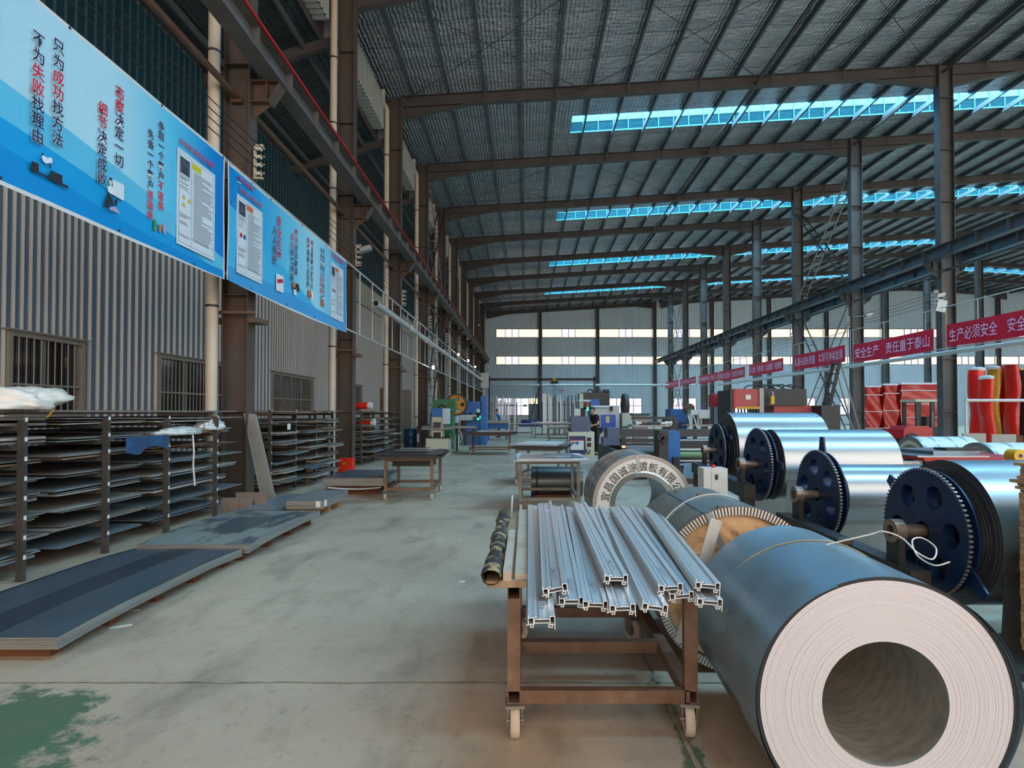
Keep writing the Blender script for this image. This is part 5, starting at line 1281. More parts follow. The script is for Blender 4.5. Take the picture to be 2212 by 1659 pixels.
# ================================================================ decoilers on the right
m_blue = mat('blue_gear_paint', (22, 48, 88), .42, .2, var=.15, scale=5, col2=(16, 36, 66), amt=.45); m_tooth = mat('worn_gear_steel', (150, 140, 124), .45, .6)
m_black = mat('black_frame_paint', (46, 44, 44), .5, .2, var=.15, scale=4); m_hub = mat('worn_hub_steel', (150, 132, 118), .35, .7, var=.15, scale=8, col2=(110, 80, 60), amt=.4)
m_sheetm = mat('coil_bright_steel', (168, 174, 178), .30, .9, var=.03, scale=2, stretch=(.3, 2, 2), rvar=.04)
def gear_loops(r, teeth=84, holes=6, hr=.073, hc=.62):
    out = []
    for k in range(teeth*4):
        a = 2*PI*k/(teeth*4); q = r if k % 4 in (0, 1) else r-.016
        out.append((q*math.cos(a), q*math.sin(a)))
    return [out]+[circ(hr, 22, (r*hc*math.cos(2*PI*k/holes+.35), r*hc*math.sin(2*PI*k/holes+.35))) for k in range(holes)]+[circ(.06, 20)]
gear_me = fill2d(gear_loops(.40), .016); gear_me.materials.append(m_blue); gear_me.name = 'gear_plate'
disc_me = fill2d([circ(.385, 64)]+[circ(.078, 20, (.248*math.cos(2*PI*k/6+.35), .248*math.sin(2*PI*k/6+.35))) for k in range(6)]+[circ(.06, 20)], .012); disc_me.materials.append(m_blue); disc_me.name = 'back_plate'
tooth = MB()
for k in range(84):
    a = 2*PI*(k+.1)/84
    tooth.box(.392, .4015, -.006, .006, -.010, .010); v8 = tooth.v[-8:]; c, s_ = math.cos(a), math.sin(a)
    tooth.v[-8:] = [(x*c-y*s_, x*s_+y*c, z) for x, y, z in v8]
tooth_me = tooth.mesh('gear_teeth', m_tooth)
collar_me = MB().lathe([(.080, 0), (.080, .055), (.073, .055), (.073, 0)], 'z', 18, (0, 0, 0), True).mesh('hole_collar', m_blue, True)
def decoiler(t, clabel, hub, rc, L, rot, arm_a, gap=.05):
    """hub: centre of the gear disc; the axis runs along +x; coil beyond it"""
    x, y, z = hub
    g = thing('gear_disc', None, None, (0, 0, 0)); g.parent = t; g.location = (x-t['_o'][0], y-t['_o'][1], z); g.rotation_euler = (0, PI/2, 0); g.rotation_euler.rotate_axis('Z', rot); del g['_o']
    link('gear_plate', gear_me, g); tag(link('gear_teeth', tooth_me, g), kind='stuff'); bp_ = link('back_plate', disc_me, g); bp_.location = (0, 0, .06)
    for k in range(6):
        a = 2*PI*k/6+.35; o = link('hole_collar', collar_me, g); o.location = (.248*math.cos(a), .248*math.sin(a), .005)
    a = arm_a
    for s_ in (0, PI): MB().prism([(.30*math.cos(a+s_)+.07*math.sin(a), .30*math.sin(a+s_)-.07*math.cos(a)), (.30*math.cos(a+s_)-.07*math.sin(a), .30*math.sin(a+s_)+.07*math.cos(a)), (.52*math.cos(a+s_)-.03*math.sin(a), .52*math.sin(a+s_)+.03*math.cos(a)), (.52*math.cos(a+s_)+.03*math.sin(a), .52*math.sin(a+s_)-.03*math.cos(a))], .045, .060, 'z').build('guide_arm', m_blue, g, world=False)
    MB().cyl((x-.14, y, z), (x+L+.55, y, z), .04, 16).build('shaft', m_hub, t, True)
    MB().lathe([(.036, x-.215), (.075, x-.215), (.075, x-.15), (.036, x-.15)], 'x', 22, (0, y, z), True).build('bearing', m_hub, t, True)
    MB().box(x-.20, x-.16, y-.065, y+.065, z-.22, z-.04).build('bearing_block', m_black, t)
    # coil itself rests on the shaft
    c = thing('steel_coil', clabel, 'steel coil', (x+gap+.06, y, 0)); x0 = x+gap+.09; rg = random.Random(int(x*100))
    MB().lathe([(rc, x0), (rc, x0+L)], 'x', 96, (0, y, z)).build('outer_wrap', m_sheetm, c, True)
    pr = []
    for k in range(15):
        qq = .13+(rc-.13)*k/15; pr += [(qq, x0+rg.uniform(-.006, .006)), (qq+(rc-.13)/15*.97, x0+rg.uniform(-.006, .006))]
    MB().lathe(pr, 'x', 72, (0, y, z)).build('end_face', m_faced, c, False); MB().lathe([(.10, x0+L), (rc, x0+L)], 'x', 64, (0, y, z)).build('end_face', m_faced, c, False)
    MB().lathe([(.12, x0), (.12, x0+L)], 'x', 32, (0, y, z)).build('bore', m_faced, c, True)
    return t, c
def side(mb_t, x, y0, y1, z, h, name='beam'):
    return MB().box(x-.09, x+.03, min(y0, y1), max(y0, y1), z-h, z).build(name, m_black, mb_t)
h4 = at(1995, 1146, 3.72); h3 = at(1766, 1068, 5.25); h2 = at(1636, 1003, 6.40); h1 = at(1548, 972, 8.7)
ta = thing('double_decoiler', 'nearer double decoiler with two blue toothed discs on a black beam', 'decoiler', (h4.x, h4.y, 0))
tb_ = thing('double_decoiler', 'farther double decoiler with two blue toothed discs beside the switch box', 'decoiler', (h2.x, h2.y, 0))
d4, k4 = decoiler(ta, 'bright steel coil on the nearest decoiler at the picture edge', h4, .45, 1.25, .1, R(118))
d3, k3 = decoiler(ta, 'slim bright steel coil behind the nearest decoiler disc', h3, .27, 1.25, .5, R(-30))
d2, k2 = decoiler(tb_, 'bright steel coil with a hanging sheet, third from the camera', h2, .385, 1.22, .3, R(70))
d1, k1 = decoiler(tb_, 'farthest and largest bright steel coil on the decoilers', h1, .56, 1.30, .8, R(20))
# side frames: a black beam on legs carrying the bearings of two decoilers
for (t, ha, hb, lab) in ((ta, h4, h3, 0), (tb_, h2, h1, 1)):
    x = min(ha.x, hb.x)-.17; z = min(ha.z, hb.z)-.20
    MB().bar((x, ha.y-.22, z-.075), (x+(hb.x-ha.x)*.8, hb.y+.3, z-.075), .12, .15).build('beam', m_black, t)
    for y, xx in ((ha.y-.15, x), (hb.y+.15, x+(hb.x-ha.x)*.8)): MB().box(xx-.06, xx+.06, y-.06, y+.06, 0, z-.15).box(xx-.12, xx+.12, y-.12, y+.12, 0, .015).build('leg', m_black, t)
    MB().box(x-.07, x+.0, ha.y+.5, ha.y+.58, z-.05, z+.03).build('lug', m_hub, t)
    xf_ = max(ha.x, hb.x)+1.50
    for h_ in (ha, hb): MB().box(xf_, xf_+.12, h_.y-.1, h_.y+.1, 0, h_.z-.03).build('far_post', m_black, t)
    MB().box(x, x+1.8, ha.y-.05, ha.y+.05, .03, .12).build('tie_bar', m_black, t)
# sheets running down from the coils
def hanging(k, h, rc, x0, x1, label, dy=-.25):
    pts = []; 
    o = MB().sheet(lambda a, b: (x0+(x1-x0)*a, h.y+rc*1.004*math.cos(R(200))+dy*b**1.5, h.z+rc*math.sin(R(200))-(h.z+rc*math.sin(R(200))-.05)*b), 2, 12).build('hanging_sheet', m_sheetm, None, True)
    tag(o, label, 'metal sheet')
hanging(k2, h2, .385, h2.x+.16, h2.x+1.36, 'bright sheet hanging from the third coil down to the floor', .15)
hanging(k4, h4, .45, h4.x+.16, h4.x+1.38, 'bright sheet hanging from the nearest coil down to the floor', .05)
hanging(k1, h1, .56, h1.x+.16, h1.x+1.4, 'bright sheet hanging from the farthest coil', .2)
# yellow tape and bottle, boards at the edge
sx = at(2203, 1200, 3.12).x
m_ply = [mat('plywood_edge_a', (196, 150, 106), .65, var=.1, scale=4, stretch=(1, 1, 6)), mat('plywood_edge_b', (182, 136, 94), .65, var=.1, scale=4, stretch=(1, 1, 6)), mat('plywood_edge_c', (206, 162, 120), .65, var=.1, scale=4, stretch=(1, 1, 6))]
ztop = at(2200, 1005, 3.0).z; z = .28; k = 0; rp = random.Random(2)
zlow = at(2200, 1500, 2.95).z
o = MB().box(sx+.02, sx+.9, 2.75, 2.87, 0, z).box(sx+.02, sx+.9, 3.0, 3.1, 0, z).build('timber_block', m_pal2); tag(o, 'timber supports under the plywood stack at the picture edge', 'timber')
tb = thing('plywood_stack', 'tall stack of tan plywood boards at the right picture edge', 'board stack', (sx, 2.9, z))
while z < ztop-.005:
    top = z > ztop-.16
    th_ = .018 if top else .03
    e = rp.uniform(-.07, .015) if top else rp.uniform(-.004, .004)
    MB().box(sx+e, sx+.95, 2.72+rp.uniform(-.01, .01), 3.12, z, z+th_-.002).build('board', m_ply[k % 3], tb); z += th_; k += 1
p = at(2193, 984, 4.6)
t = thing('tape_roll', 'yellow tape roll lying on the coil at the right edge', 'tape roll', tuple(p)); MB().lathe([(.022, -.05), (.05, -.05), (.05, .05), (.022, .05)], 'y', 22, tuple(p), True).build('tape', m_yelp, t, True); MB().lathe([(.016, -.051), (.022, -.051), (.022, .051), (.016, .051)], 'y', 18, tuple(p), True).build('core', m_card, t, True)
# grey switch box with a red button
m_swb = mat('switch_box_grey', (206, 204, 200), .5, var=.04, scale=4)
p = at(1537, 1046, 5.9); 
t = thing('switch_box', 'grey switch box with a red button at the decoilers', 'control box', (p.x, p.y, 0))
MB().box(p.x-.11, p.x+.13, p.y-.10, p.y+.10, p.z-.16, p.z+.17).build('case', m_swb, t); MB().box(p.x-.03, p.x+.12, p.y-.108, p.y-.10, p.z-.15, p.z+.14).build('door', m_swb, t); MB().box(p.x-.0, p.x+.03, p.y-.113, p.y-.108, p.z+.06, p.z+.11).build('latch', m_black, t)
MB().cyl((p.x+.02, p.y, p.z+.17), (p.x+.02, p.y, p.z+.195), .022, 12).build('red_button', m_redt, t); MB().box(p.x-.03, p.x+.03, p.y-.02, p.y+.02, 0, p.z-.16).build('stand', m_black, t)

# ================================================================ wheeled tables with sheets
m_tblack = mat('black_sheet', (40, 40, 44), .35, .4, var=.12, scale=3); m_tsil = mat('silver_sheet', (176, 180, 182), .28, .8, var=.06, scale=2); m_twht = mat('pale_film_sheet', (206, 202, 198), .4, var=.06, scale=3); m_tblu = mat('bluish_sheet', (120, 140, 152), .3, .7, var=.06, scale=2)
def wtable(label, c, W, D, rz, H, m, shelf=True, wr=.06, name='wheeled_table'):
    t = thing(name, label, 'table', (c[0], c[1], 0), rz); q = .05; zb = .17
    for x in (-W/2, W/2-q):
        for y in (-D/2, D/2-q): MB().box(x, x+q, y, y+q, zb, H).build('leg', m, t, world=False)
    for y in (-D/2, D/2-q):
        MB().box(-W/2+q, W/2-q, y, y+q, zb, zb+q).build('bottom_rail', m, t, world=False); MB().box(-W/2, W/2, y, y+q, H, H+q).build('top_rail', m, t, world=False)
    for x in (-W/2, W/2-q):
        MB().box(x, x+q, -D/2+q, D/2-q, zb, zb+q).build('bottom_rail', m, t, world=False); MB().box(x, x+q, -D/2+q, D/2-q, H, H+q).build('top_rail', m, t, world=False)
    for x in (-W/2+q/2, W/2-q/2):
        for y in (-D/2+q/2, D/2-q/2):
            o = thing('caster', None, None); del o['_o']; o.parent = t; o.location = (x, y, 0); o.rotation_euler = (0, 0, random.uniform(-.6, .6))
            MB().lathe([(wr*.2, -.018), (wr*.9, -.018), (wr, -.01), (wr, .01), (wr*.9, .018), (wr*.2, .018)], 'x', 16, (0, 0, wr), True).build('wheel', m_caster, o, True, world=False)
            MB().box(-.028, -.023, -.02, .02, wr-.01, zb).box(.023, .028, -.02, .02, wr-.01, zb).box(-.03, .03, -.03, .03, zb-.01, zb).build('fork', m_fork, o, world=False)
    return t
def table_sheets(c, rz, z, specs, label, group):
    """specs: (cx, cy, w, d, rot, thickness, material)"""
    M = Matrix.Translation((c[0], c[1], 0)) @ Matrix.Rotation(rz, 4, 'Z')
    for i, (x, y, w_, d_, r_, th, m) in enumerate(specs):
        p = M @ Vector((x, y, z)); o = MB().box(-w_/2, w_/2, -d_/2, d_/2, 0, th).build('metal_sheet', m, None, world=False)
        o.location = p; o.rotation_euler = (0, 0, rz+r_); z += th+.001; tag(o, '%s, %s from below' % (label, NTH[i].replace('nearest', 'first')), 'sheet', group)
def rsheets(sd, n, W, D, ms, over=.12, th=.006):
    r = random.Random(sd); out = []
    for k in range(n): out.append((r.uniform(-.1, .1)*W, r.uniform(-.1, .1)*D, W*r.uniform(.75, 1.0)+over*(n-k)/n, D*r.uniform(.7, 1.0)+over*(n-k)/n, r.uniform(-.06, .06), th*r.uniform(.7, 1.6), r.choice(ms)))
    return out
pa, pb, pc = fl(825, 1080), fl(922, 1081), fl(957, 1062)
c = (pa+pb)/2+(pc-pb)/2; rz1 = math.atan2(pb.y-pa.y, pb.x-pa.x)
W1 = (pb-pa).length+.06; D1 = (pc-pb).length+.06
rz1 = .02; c = Vector((c.x, c.y+.02, 0))
wtable('rusty wheeled table with black sheets in the left aisle', c, W1, D1, rz1, .70, m_rust)
sp = [(0, 0, W1+.32, D1+.3, .03, .03, m_tblack), (-.02, .03, W1+.26, D1+.2, -.04, .02, m_tblack), (.02, -.02, W1+.2, D1+.25, .05, .012, m_tblack)]
rq = random.Random(3)
for k in range(7): sp.append((rq.uniform(-.1, .1), -D1*.4+k*.15, W1*rq.uniform(.6, 1.0), .11, rq.uniform(-.1, .1), .006, rq.choice((m_tsil, m_tblu, m_twht, m_tblack))))
table_sheets(c, rz1, .752, sp, 'thin cut sheet lying on the rusty table in the left aisle', 'sheets on the aisle table')
o = MB().box(c.x-.36, c.x+.36, c.y-.2, c.y+.3, .56, .68).build('punch_tray', m_black); tag(o, 'dark tray of parts hanging under the aisle table', 'tray')
MB().box(c.x-.45, c.x+.45, c.y-.35, c.y-.31, .66, .70).box(c.x-.45, c.x+.45, c.y+.3, c.y+.34, .66, .70).build('hanger', m_rust, o, world=True)
# T2
a, b = fl(1015, 982), fl(1099, 982); c2 = ((a.x+b.x)/2, a.y+.6); W2 = b.x-a.x+.06
wtable('rusty wheeled table with dark sheets further along the aisle', c2, W2, 1.3, 0, .68, m_rust)
table_sheets(c2, 0, .732, [(0, 0, W2+.5, 1.5, 0, .06, m_tblack), (.1, 0, W2+.3, 1.3, .02, .03, m_tblack), (.15, .05, W2*.8, 1.0, -.03, .02, m_twht), (.5, -.2, W2*.7, .5, -.12, .012, m_tsil)], 'sheet stacked on the farther rusty aisle table', 'sheets on the farther aisle table')
m_gtab = mat('grey_table_tube', (130, 124, 112), .5, .3, var=.12, scale=4, col2=(112, 92, 76), amt=.42)
# T3
a, b = fl(1131, 1048), fl(1103, 1034); d = (a-b); rz3 = R(-12)
c3 = (a.x+.42, a.y+.62)
wtable('grey wheeled table behind the front table with a pile of dark offcuts', c3, .95, 1.25, rz3, .72, m_gtab)
table_sheets(c3, rz3, .772, [(0, 0, 1.2, 1.5, .05, .045, m_tblack)]+rsheets(5, 6, 1.1, 1.3, (m_tblack, m_tsil, m_tblu, m_twht), .1), 'thin sheet in the offcut pile on the grey table', 'offcuts on the grey table')
# T4
a, b = fl(1121, 1106), fl(1247, 1106); c4 = ((a.x+b.x)/2+.02, a.y+.62); W4 = b.x-a.x+.05
wtable('grey wheeled table with silver sheets beside the printed coil', c4, W4, 1.25, 0, .74, m_gtab)
table_sheets(c4, 0, .792, [(.03, 0, W4+.22, 1.5, .0, .012, m_tsil), (.04, .02, W4+.16, 1.4, .03, .010, m_twht), (-.1, -.1, W4*.75, 1.1, -.05, .008, m_tsil), (.25, .05, W4*.5, .9, .2, .006, m_tblu), (.2, -.2, W4*.4, .35, -.2, .02, m_tblu)], 'silver sheet on the grey table beside the printed coil', 'silver sheets on the front grey table')
# dark coil under T4
cD = fl(1204, 1080); 
t = thing('dark_coil', 'dark steel coil lying crosswise under the grey table', 'steel coil', (cD.x, cD.y+.3, 0))
MB().lathe([(.10, -.46), (.27, -.46), (.27, .46), (.10, .46)], 'x', 40, (cD.x, cD.y+.3, .29), True).build('roll', mat('dark_coil_steel', (96, 96, 96), .32, .7, var=.1, scale=3), t, True)
for s_ in (-.38, .3): MB().lathe([(.272, s_), (.272, s_+.04)], 'x', 40, (cD.x, cD.y+.3, .29)).build('strap', m_black, t, True)
MB().box(cD.x-.4, cD.x+.4, cD.y+.12, cD.y+.2, 0, .07).box(cD.x-.4, cD.x+.4, cD.y+.4, cD.y+.48, 0, .07).build('wedge', m_pal, t)
o = MB().box(cD.x-.05, cD.x+.3, cD.y-.1, cD.y+.02, 0, .03).build('timber_block', m_pal2); tag(o, 'pale timber strip on the floor under the grey table', 'timber')

# ================================================================ console and machines in the middle
m_cream = mat('cream_machine_paint', (206, 206, 186), .5, var=.05, scale=3); m_navy = mat('navy_panel', (34, 56, 98), .4, var=.08, scale=3); m_slate = mat('slate_blue_panel', (78, 92, 120), .45, var=.06, scale=3); m_mblue = mat('machine_blue', (40, 104, 170), .45, var=.08, scale=2); m_mwhite = mat('machine_white', (196, 204, 208), .45, var=.05, scale=2); m_mdark = mat('machine_dark', (70, 62, 58), .5, var=.08, scale=2); m_royal = mat('royal_blue_door', (52, 86, 190), .4)
Yc = 19.5
def pt(u, v, Y): return at(u, v, Y)
def mbox(name, m, parent, u0, u1, v0, v1, Y, d, zmin=None):
    """box whose front face covers the pixel rectangle at depth Y, d deep"""
    a = at(u0, v1, Y); b = at(u1, v0, Y); z0 = a.z if zmin is None else zmin
    return MB().box(a.x, b.x, Y, Y+d, max(0, z0), b.z).build(name, m, parent)
a = at(1228, 983, Yc)
t = thing('control_console', 'cream and navy machine console with a notice on its door', 'console', (a.x, Yc, 0))
mbox('cabinet', m_cream, t, 1228, 1284, 933, 983, Yc, .9, 0); mbox('door', m_navy, t, 1230, 1265, 942, 981, Yc-.02, .02); mbox('notice', m_paper, t, 1232, 1261, 950, 972, Yc-.03, .008); mbox('notice_band', m_red, t, 1232, 1261, 950, 952, Yc-.034, .003); mbox('notice_print', m_grey, t, 1234, 1242, 954, 959, Yc-.034, .003); mbox('notice_print', m_mblue, t, 1243, 1250, 954, 960, Yc-.034, .003)
mbox('vent', m_black, t, 1268, 1277, 945, 953, Yc-.015, .02); mbox('vent', m_black, t, 1268, 1277, 957, 965, Yc-.015, .02)
MB().tube([at(1267, 970, Yc-.06), at(1268, 979, Yc-.09), at(1272, 981, Yc-.09), at(1275, 972, Yc-.06)], .02, 6).build('cable', m_cable, t)
t = thing('monitor_housing', 'slate blue monitor housing standing on the machine console', 'monitor', tuple(at(1234, 932, Yc+.2)))
mbox('case', m_slate, t, 1234, 1274, 900, 932.5, Yc+.15, .55); a = at(1253, 904, Yc+.14); MB().cyl((a.x, a.y, a.z), (a.x, a.y-.03, a.z), .02, 10).build('lock', m_alu, t)
t = thing('desk_screen', 'small grey screen behind the monitor housing', 'screen', tuple(at(1242, 899, Yc+.9))); mbox('panel', m_mwhite, t, 1241, 1254, 883, 898, Yc+.9, .06); mbox('foot', m_alu, t, 1246, 1249, 897, 935, Yc+.92, .03)
a = at(1232, 932, Yc+.2); t = thing('drink_bottle', 'dark drink bottle with a pale cap on the machine console', 'bottle', tuple(a)); z0 = at(1232, 933, Yc).z
MB().lathe([(0, z0), (.04, z0), (.045, z0+.1), (.04, z0+.2), (.015, z0+.26), (.015, z0+.28)], 'z', 14, (a.x, a.y, 0)).build('bottle', mat('brown_drink', (60, 40, 34), .15, coat=.5), t, True); MB().cyl((a.x, a.y, z0+.28), (a.x, a.y, z0+.31), .018, 10).build('cap', m_white, t)
# signal tower, standing on the machine behind
m_gre = mat('green_signal_lit', (60, 230, 120), .4, emit=(30, 240, 120), es=6); m_sred = mat('red_signal', (200, 40, 24), .4, emit=(200, 40, 20), es=.5); m_sor = mat('orange_signal', (226, 130, 40), .4)
a = at(1269.5, 900, Yc+.75); t = thing('signal_tower', 'signal tower with a lit green lamp beside the operator', 'signal lamp', tuple(a))
for (v0, v1, m_) in ((869, 875, m_sred), (875, 880, m_sor), (880, 887, m_gre)):
    p, q = at(1269.5, v1, a.y), at(1269.5, v0, a.y); MB().cyl(p, q, .028, 12).build('lamp', m_, t, True)
p = at(1269.5, 887, a.y); MB().cyl((p.x, p.y, at(1269, 933, Yc).z), p, .014, 8).build('pole', m_alu, t)
# white and blue machining cabinet behind the operator
Ym = 25.5
t = thing('machining_cabinet', 'white machining cabinet with a royal blue door and yellow notice', 'machine', tuple(at(1285, 960, Ym)))
mbox('body', m_mwhite, t, 1284, 1338, 876, 960, Ym, 1.6, 0); mbox('upper_body', m_mblue, t, 1276, 1295, 862, 892, Ym+.1, 1.2, 1.0); mbox('door', m_royal, t, 1298, 1330, 896, 932, Ym-.03, .03); mbox('notice', m_tagp, t, 1309, 1316.5, 899, 913, Ym-.04, .008)
mbox('notice_print', m_yel, t, 1310, 1315.5, 901, 905, Ym-.045, .004); mbox('notice_print', m_yel, t, 1310, 1315.5, 907, 909, Ym-.045, .004)
MB().cyl(at(1276, 879, Ym-.1), at(1316, 879, Ym-.1), .05, 10).cyl(at(1250, 866, Ym-.1), at(1276, 866, Ym-.1), .05, 10).build('arm_pipe', m_mwhite, t, True); mbox('arm_head', m_black, t, 1318, 1324, 878, 888, Ym-.12, .1)
Yd = 29.0
t = thing('stamping_press', 'tall dark stamping press with pale side behind the machining cabinet', 'machine', tuple(at(1255, 960, Yd)))
mbox('crown', m_mdark, t, 1258, 1317, 848, 884, Yd, 1.4); mbox('pale_side', m_cream, t, 1252, 1260, 850, 882, Yd-.05, 1.2); mbox('column', m_mdark, t, 1253, 1264, 880, 960, Yd, 1.2, 0); mbox('column', m_mdark, t, 1306, 1317, 880, 960, Yd, 1.2, 0)
for u in (1275, 1292): a = at(u, 847, Yd+.5); MB().lathe([(.10, -.05), (.16, -.05), (.16, .05), (.10, .05)], 'y', 20, tuple(a+Vector((0, 0, .0))), True).build('pulley', m_black, t, True)
a = at(1301, 846, Yd+.5); MB().cyl(a, a+Vector((.35, 0, 0)), .12, 14).build('motor', m_black, t, True)
# cream press with a tall dark wheel
Yq = 27
t = thing('cream_press', 'cream press with a tall dark flywheel seen edge on', 'machine', tuple(at(1350, 955, Yq)))
mbox('body', m_cream, t, 1342, 1366, 892, 925, Yq, 1.0); mbox('foot', m_cream, t, 1340, 1364, 925, 957, Yq+.05, .9, 0); a = at(1350, 876, Yq+.5); MB().lathe([(.1, -.13), (.52, -.13), (.58, -.06), (.58, .06), (.52, .13), (.1, .13)], 'x', 28, tuple(a), True).build('flywheel', m_mdark, t, True); mbox('side_box', m_mdark, t, 1338, 1344, 893, 935, Yq-.02, .6); mbox('slot', m_mdark, t, 1345, 1358, 921, 925, Yq-.01, .02)

# cutting machine with gantry
m_bed = mat('cutter_bed', (58, 54, 54), .5, .2, var=.1, scale=2); m_gant = mat('gantry_grey', (66, 64, 66), .5, .2, var=.08, scale=2)
Yg = 15.5
pb = at(1350, 985, Yg)
t = thing('cutting_machine', 'sheet cutting machine with dark gantry beam, blue heads and slatted bed', 'machine', (at(1300, 985, Yg).x, Yg, 0))
x0, x1 = at(1308, 985, Yg).x, at(1500, 985, Yg).x; zb_ = .62
MB().box(x0, x1+1.2, Yg-2.2, Yg-2.08, 0, zb_).box(x0, x1+1.2, Yg+1.5, Yg+1.62, 0, zb_).box(x0, x0+.12, Yg-2.1, Yg+1.5, .2, zb_).build('bed_frame', m_bed, t)
sl = MB().box(-.004, .004, -2.05, 1.5, -.06, .0).mesh('slat', m_bed); n = 22
for k in range(n): o = link('slat', sl, t); o.location = (.15+(x1+1.0-x0)*k/n, 0, zb_-.02)
o = MB().box(x0+.5, x1+.9, Yg-1.7, Yg+1.0, zb_-.018, zb_-.012).build('metal_sheet', m_tblu); tag(o, 'blue-grey sheet lying on the bed of the cutting machine', 'sheet')
ga, gb = at(1330, 935, Yg), at(1530, 930, Yg)
MB().box(ga.x-.3, gb.x+.2, Yg-.12, Yg+.12, ga.z-.1, ga.z+.1).build('gantry_beam', m_gant, t); MB().box(ga.x-.3, gb.x+.2, Yg-.10, Yg+.10, ga.z-.26, ga.z-.16).build('cable_tray', m_gant, t)
mbox('gantry_foot', m_slate, t, 1312, 1338, 924, 955, Yg-.2, .5); mbox('gantry_foot_step', m_slate, t, 1303, 1338, 945, 962, Yg-.25, .5)
mbox('end_head', m_slate, t, 1487, 1506, 930, 938, Yg-.05, .3)
# cutting torch with its flame
m_flame = mat('cutting_flame', (255, 170, 60), .5, emit=(255, 150, 40), es=30)
a = at(1347, 950, Yg-.2); MB().box(a.x-.06, a.x+.06, a.y-.05, a.y+.05, zb_+.05, ga.z-.1).build('torch_head', m_bed, t); MB().cyl((a.x, a.y, zb_+.03), (a.x, a.y, zb_+.06), .02, 8, .035).build('torch_tip', m_hub, t)
MB().lathe([(0, zb_-.01), (.05, zb_+.0), (.02, zb_+.03), (0, zb_+.04)], 'z', 10, (a.x, a.y, 0)).build('flame', m_flame, t)
# cable chain in a loop
ch = MB(); z1 = at(1400, 902, Yg+.5).z; xa, xb_ = at(1365, 902, Yg+.5).x, at(1448, 902, Yg+.5).x; z2 = at(1400, 926, Yg+.5).z
for k in range(26): ch.box(xa+(xb_-xa)*k/26, xa+(xb_-xa)*(k+.9)/26, Yg+.45, Yg+.6, z1-.05, z1+.02)
rr_ = (z1-z2)/2
for k in range(12):
    a0 = PI/2-PI*k/12; a1 = PI/2-PI*(k+.9)/12; ch.bar((xb_+rr_*math.cos(a0), Yg+.52, (z1+z2)/2+rr_*math.sin(a0)), (xb_+rr_*math.cos(a1), Yg+.52, (z1+z2)/2+rr_*math.sin(a1)), .15, .06, up=(0, 1, 0))
ch.build('cable_chain', m_gant, t)
# leveller with blue box, shafts and green roller
Yv = 12.2
t = thing('roller_feeder', 'blue roller feeder box with green roller and steel bars', 'machine', (at(1425, 1000, Yv).x, Yv, 0))
mbox('box', m_mblue, t, 1443, 1469, 932, 1000, Yv, .5, .05); mbox('grey_side', m_gant, t, 1424, 1444, 930, 990, Yv-.02, .5, .05)
for u, v in ((1427, 944), (1436, 950)): a = at(u, v, Yv-.1); MB().cyl(a, a+Vector((0, .1, 0)), .075, 16).build('knob', m_black, t, True)
xa, xb_ = at(1462, 985, Yv).x, at(1560, 985, Yv).x
for v, r_, mm in ((951, .012, m_tsil), (971, .022, m_white), (982, .062, mat('green_roller', (112, 142, 98), .5)), (995.5, .016, m_white), (1004, .03, m_tblu)):
    a = at(1470, v, Yv+.2); MB().cyl((xa, a.y, a.z), (xb_, a.y, a.z), r_, 14).build('roller' if r_ > .05 else 'bar', mm, t, True)
mbox('back_panel', m_bed, t, 1468, 1535, 955, 975, Yv+.35, .05); mbox('lower_frame', m_bed, t, 1450, 1535, 1005, 1035, Yv+.3, .3, 0); mbox('foot', m_black, t, 1455, 1468, 988, 1030, Yv-.1, .1, 0)
o = MB().sheet(lambda p, q: tuple(at(1478+42*p-4*q, 1000+34*q, 11.6-1.9*q)), 2, 8).build('feed_sheet', m_sheetm, None, True); tag(o, 'bright sheet sloping from the roller feeder towards the switch box', 'metal sheet')

# ================================================================ left: machines along the wall
m_green = mat('green_press_paint', (56, 122, 76), .45, var=.12, scale=3); m_yfw = mat('yellow_flywheel', (206, 140, 40), .5, var=.1, scale=3)
Yp = 24
t = thing('green_press', 'green punch press with a big yellow flywheel', 'machine', tuple(at(960, 960, Yp)))
a, b = at(932, 888, Yp), at(985, 862, Yp)
MB().prism([(a.x, a.z+.1), (a.x+.05, b.z-.08), (a.x+.3, b.z), (b.x-.05, b.z+.02), (b.x, b.z-.3), (b.x-.1, a.z-.05), (a.x+.5, a.z), (a.x+.15, a.z-.02)], Yp, Yp+.8, 'y').build('head', m_green, t)
MB().lathe([(.10, -.05), (.17, -.05), (.17, .0), (.10, .0)], 'y', 20, tuple(at(955, 882, Yp)), True).build('crank_ring', m_black, t, True); MB().lathe([(.07, -.06), (.12, -.06), (.12, 0), (.07, 0)], 'y', 18, tuple(at(977, 873, Yp)), True).build('cap_ring', m_green, t, True)
fm = fill2d([circ(.42, 40)]+[circ(.09, 14, (.25*math.cos(2*PI*k/5), .25*math.sin(2*PI*k/5))) for k in range(5)], .08); fm.materials.append(m_yfw); fc = at(986, 874, Yp+.5)
o = link('flywheel', fm, t); o.rotation_euler = (PI/2, 0, 0); o.location = fc-Vector(t['_o']); MB().lathe([(.41, -.09), (.47, -.09), (.47, .09), (.41, .09)], 'y', 40, tuple(fc), True).build('flywheel_rim', m_black, t, True)
mbox('column', m_green, t, 940, 978, 886, 962, Yp+.1, .8, 0)
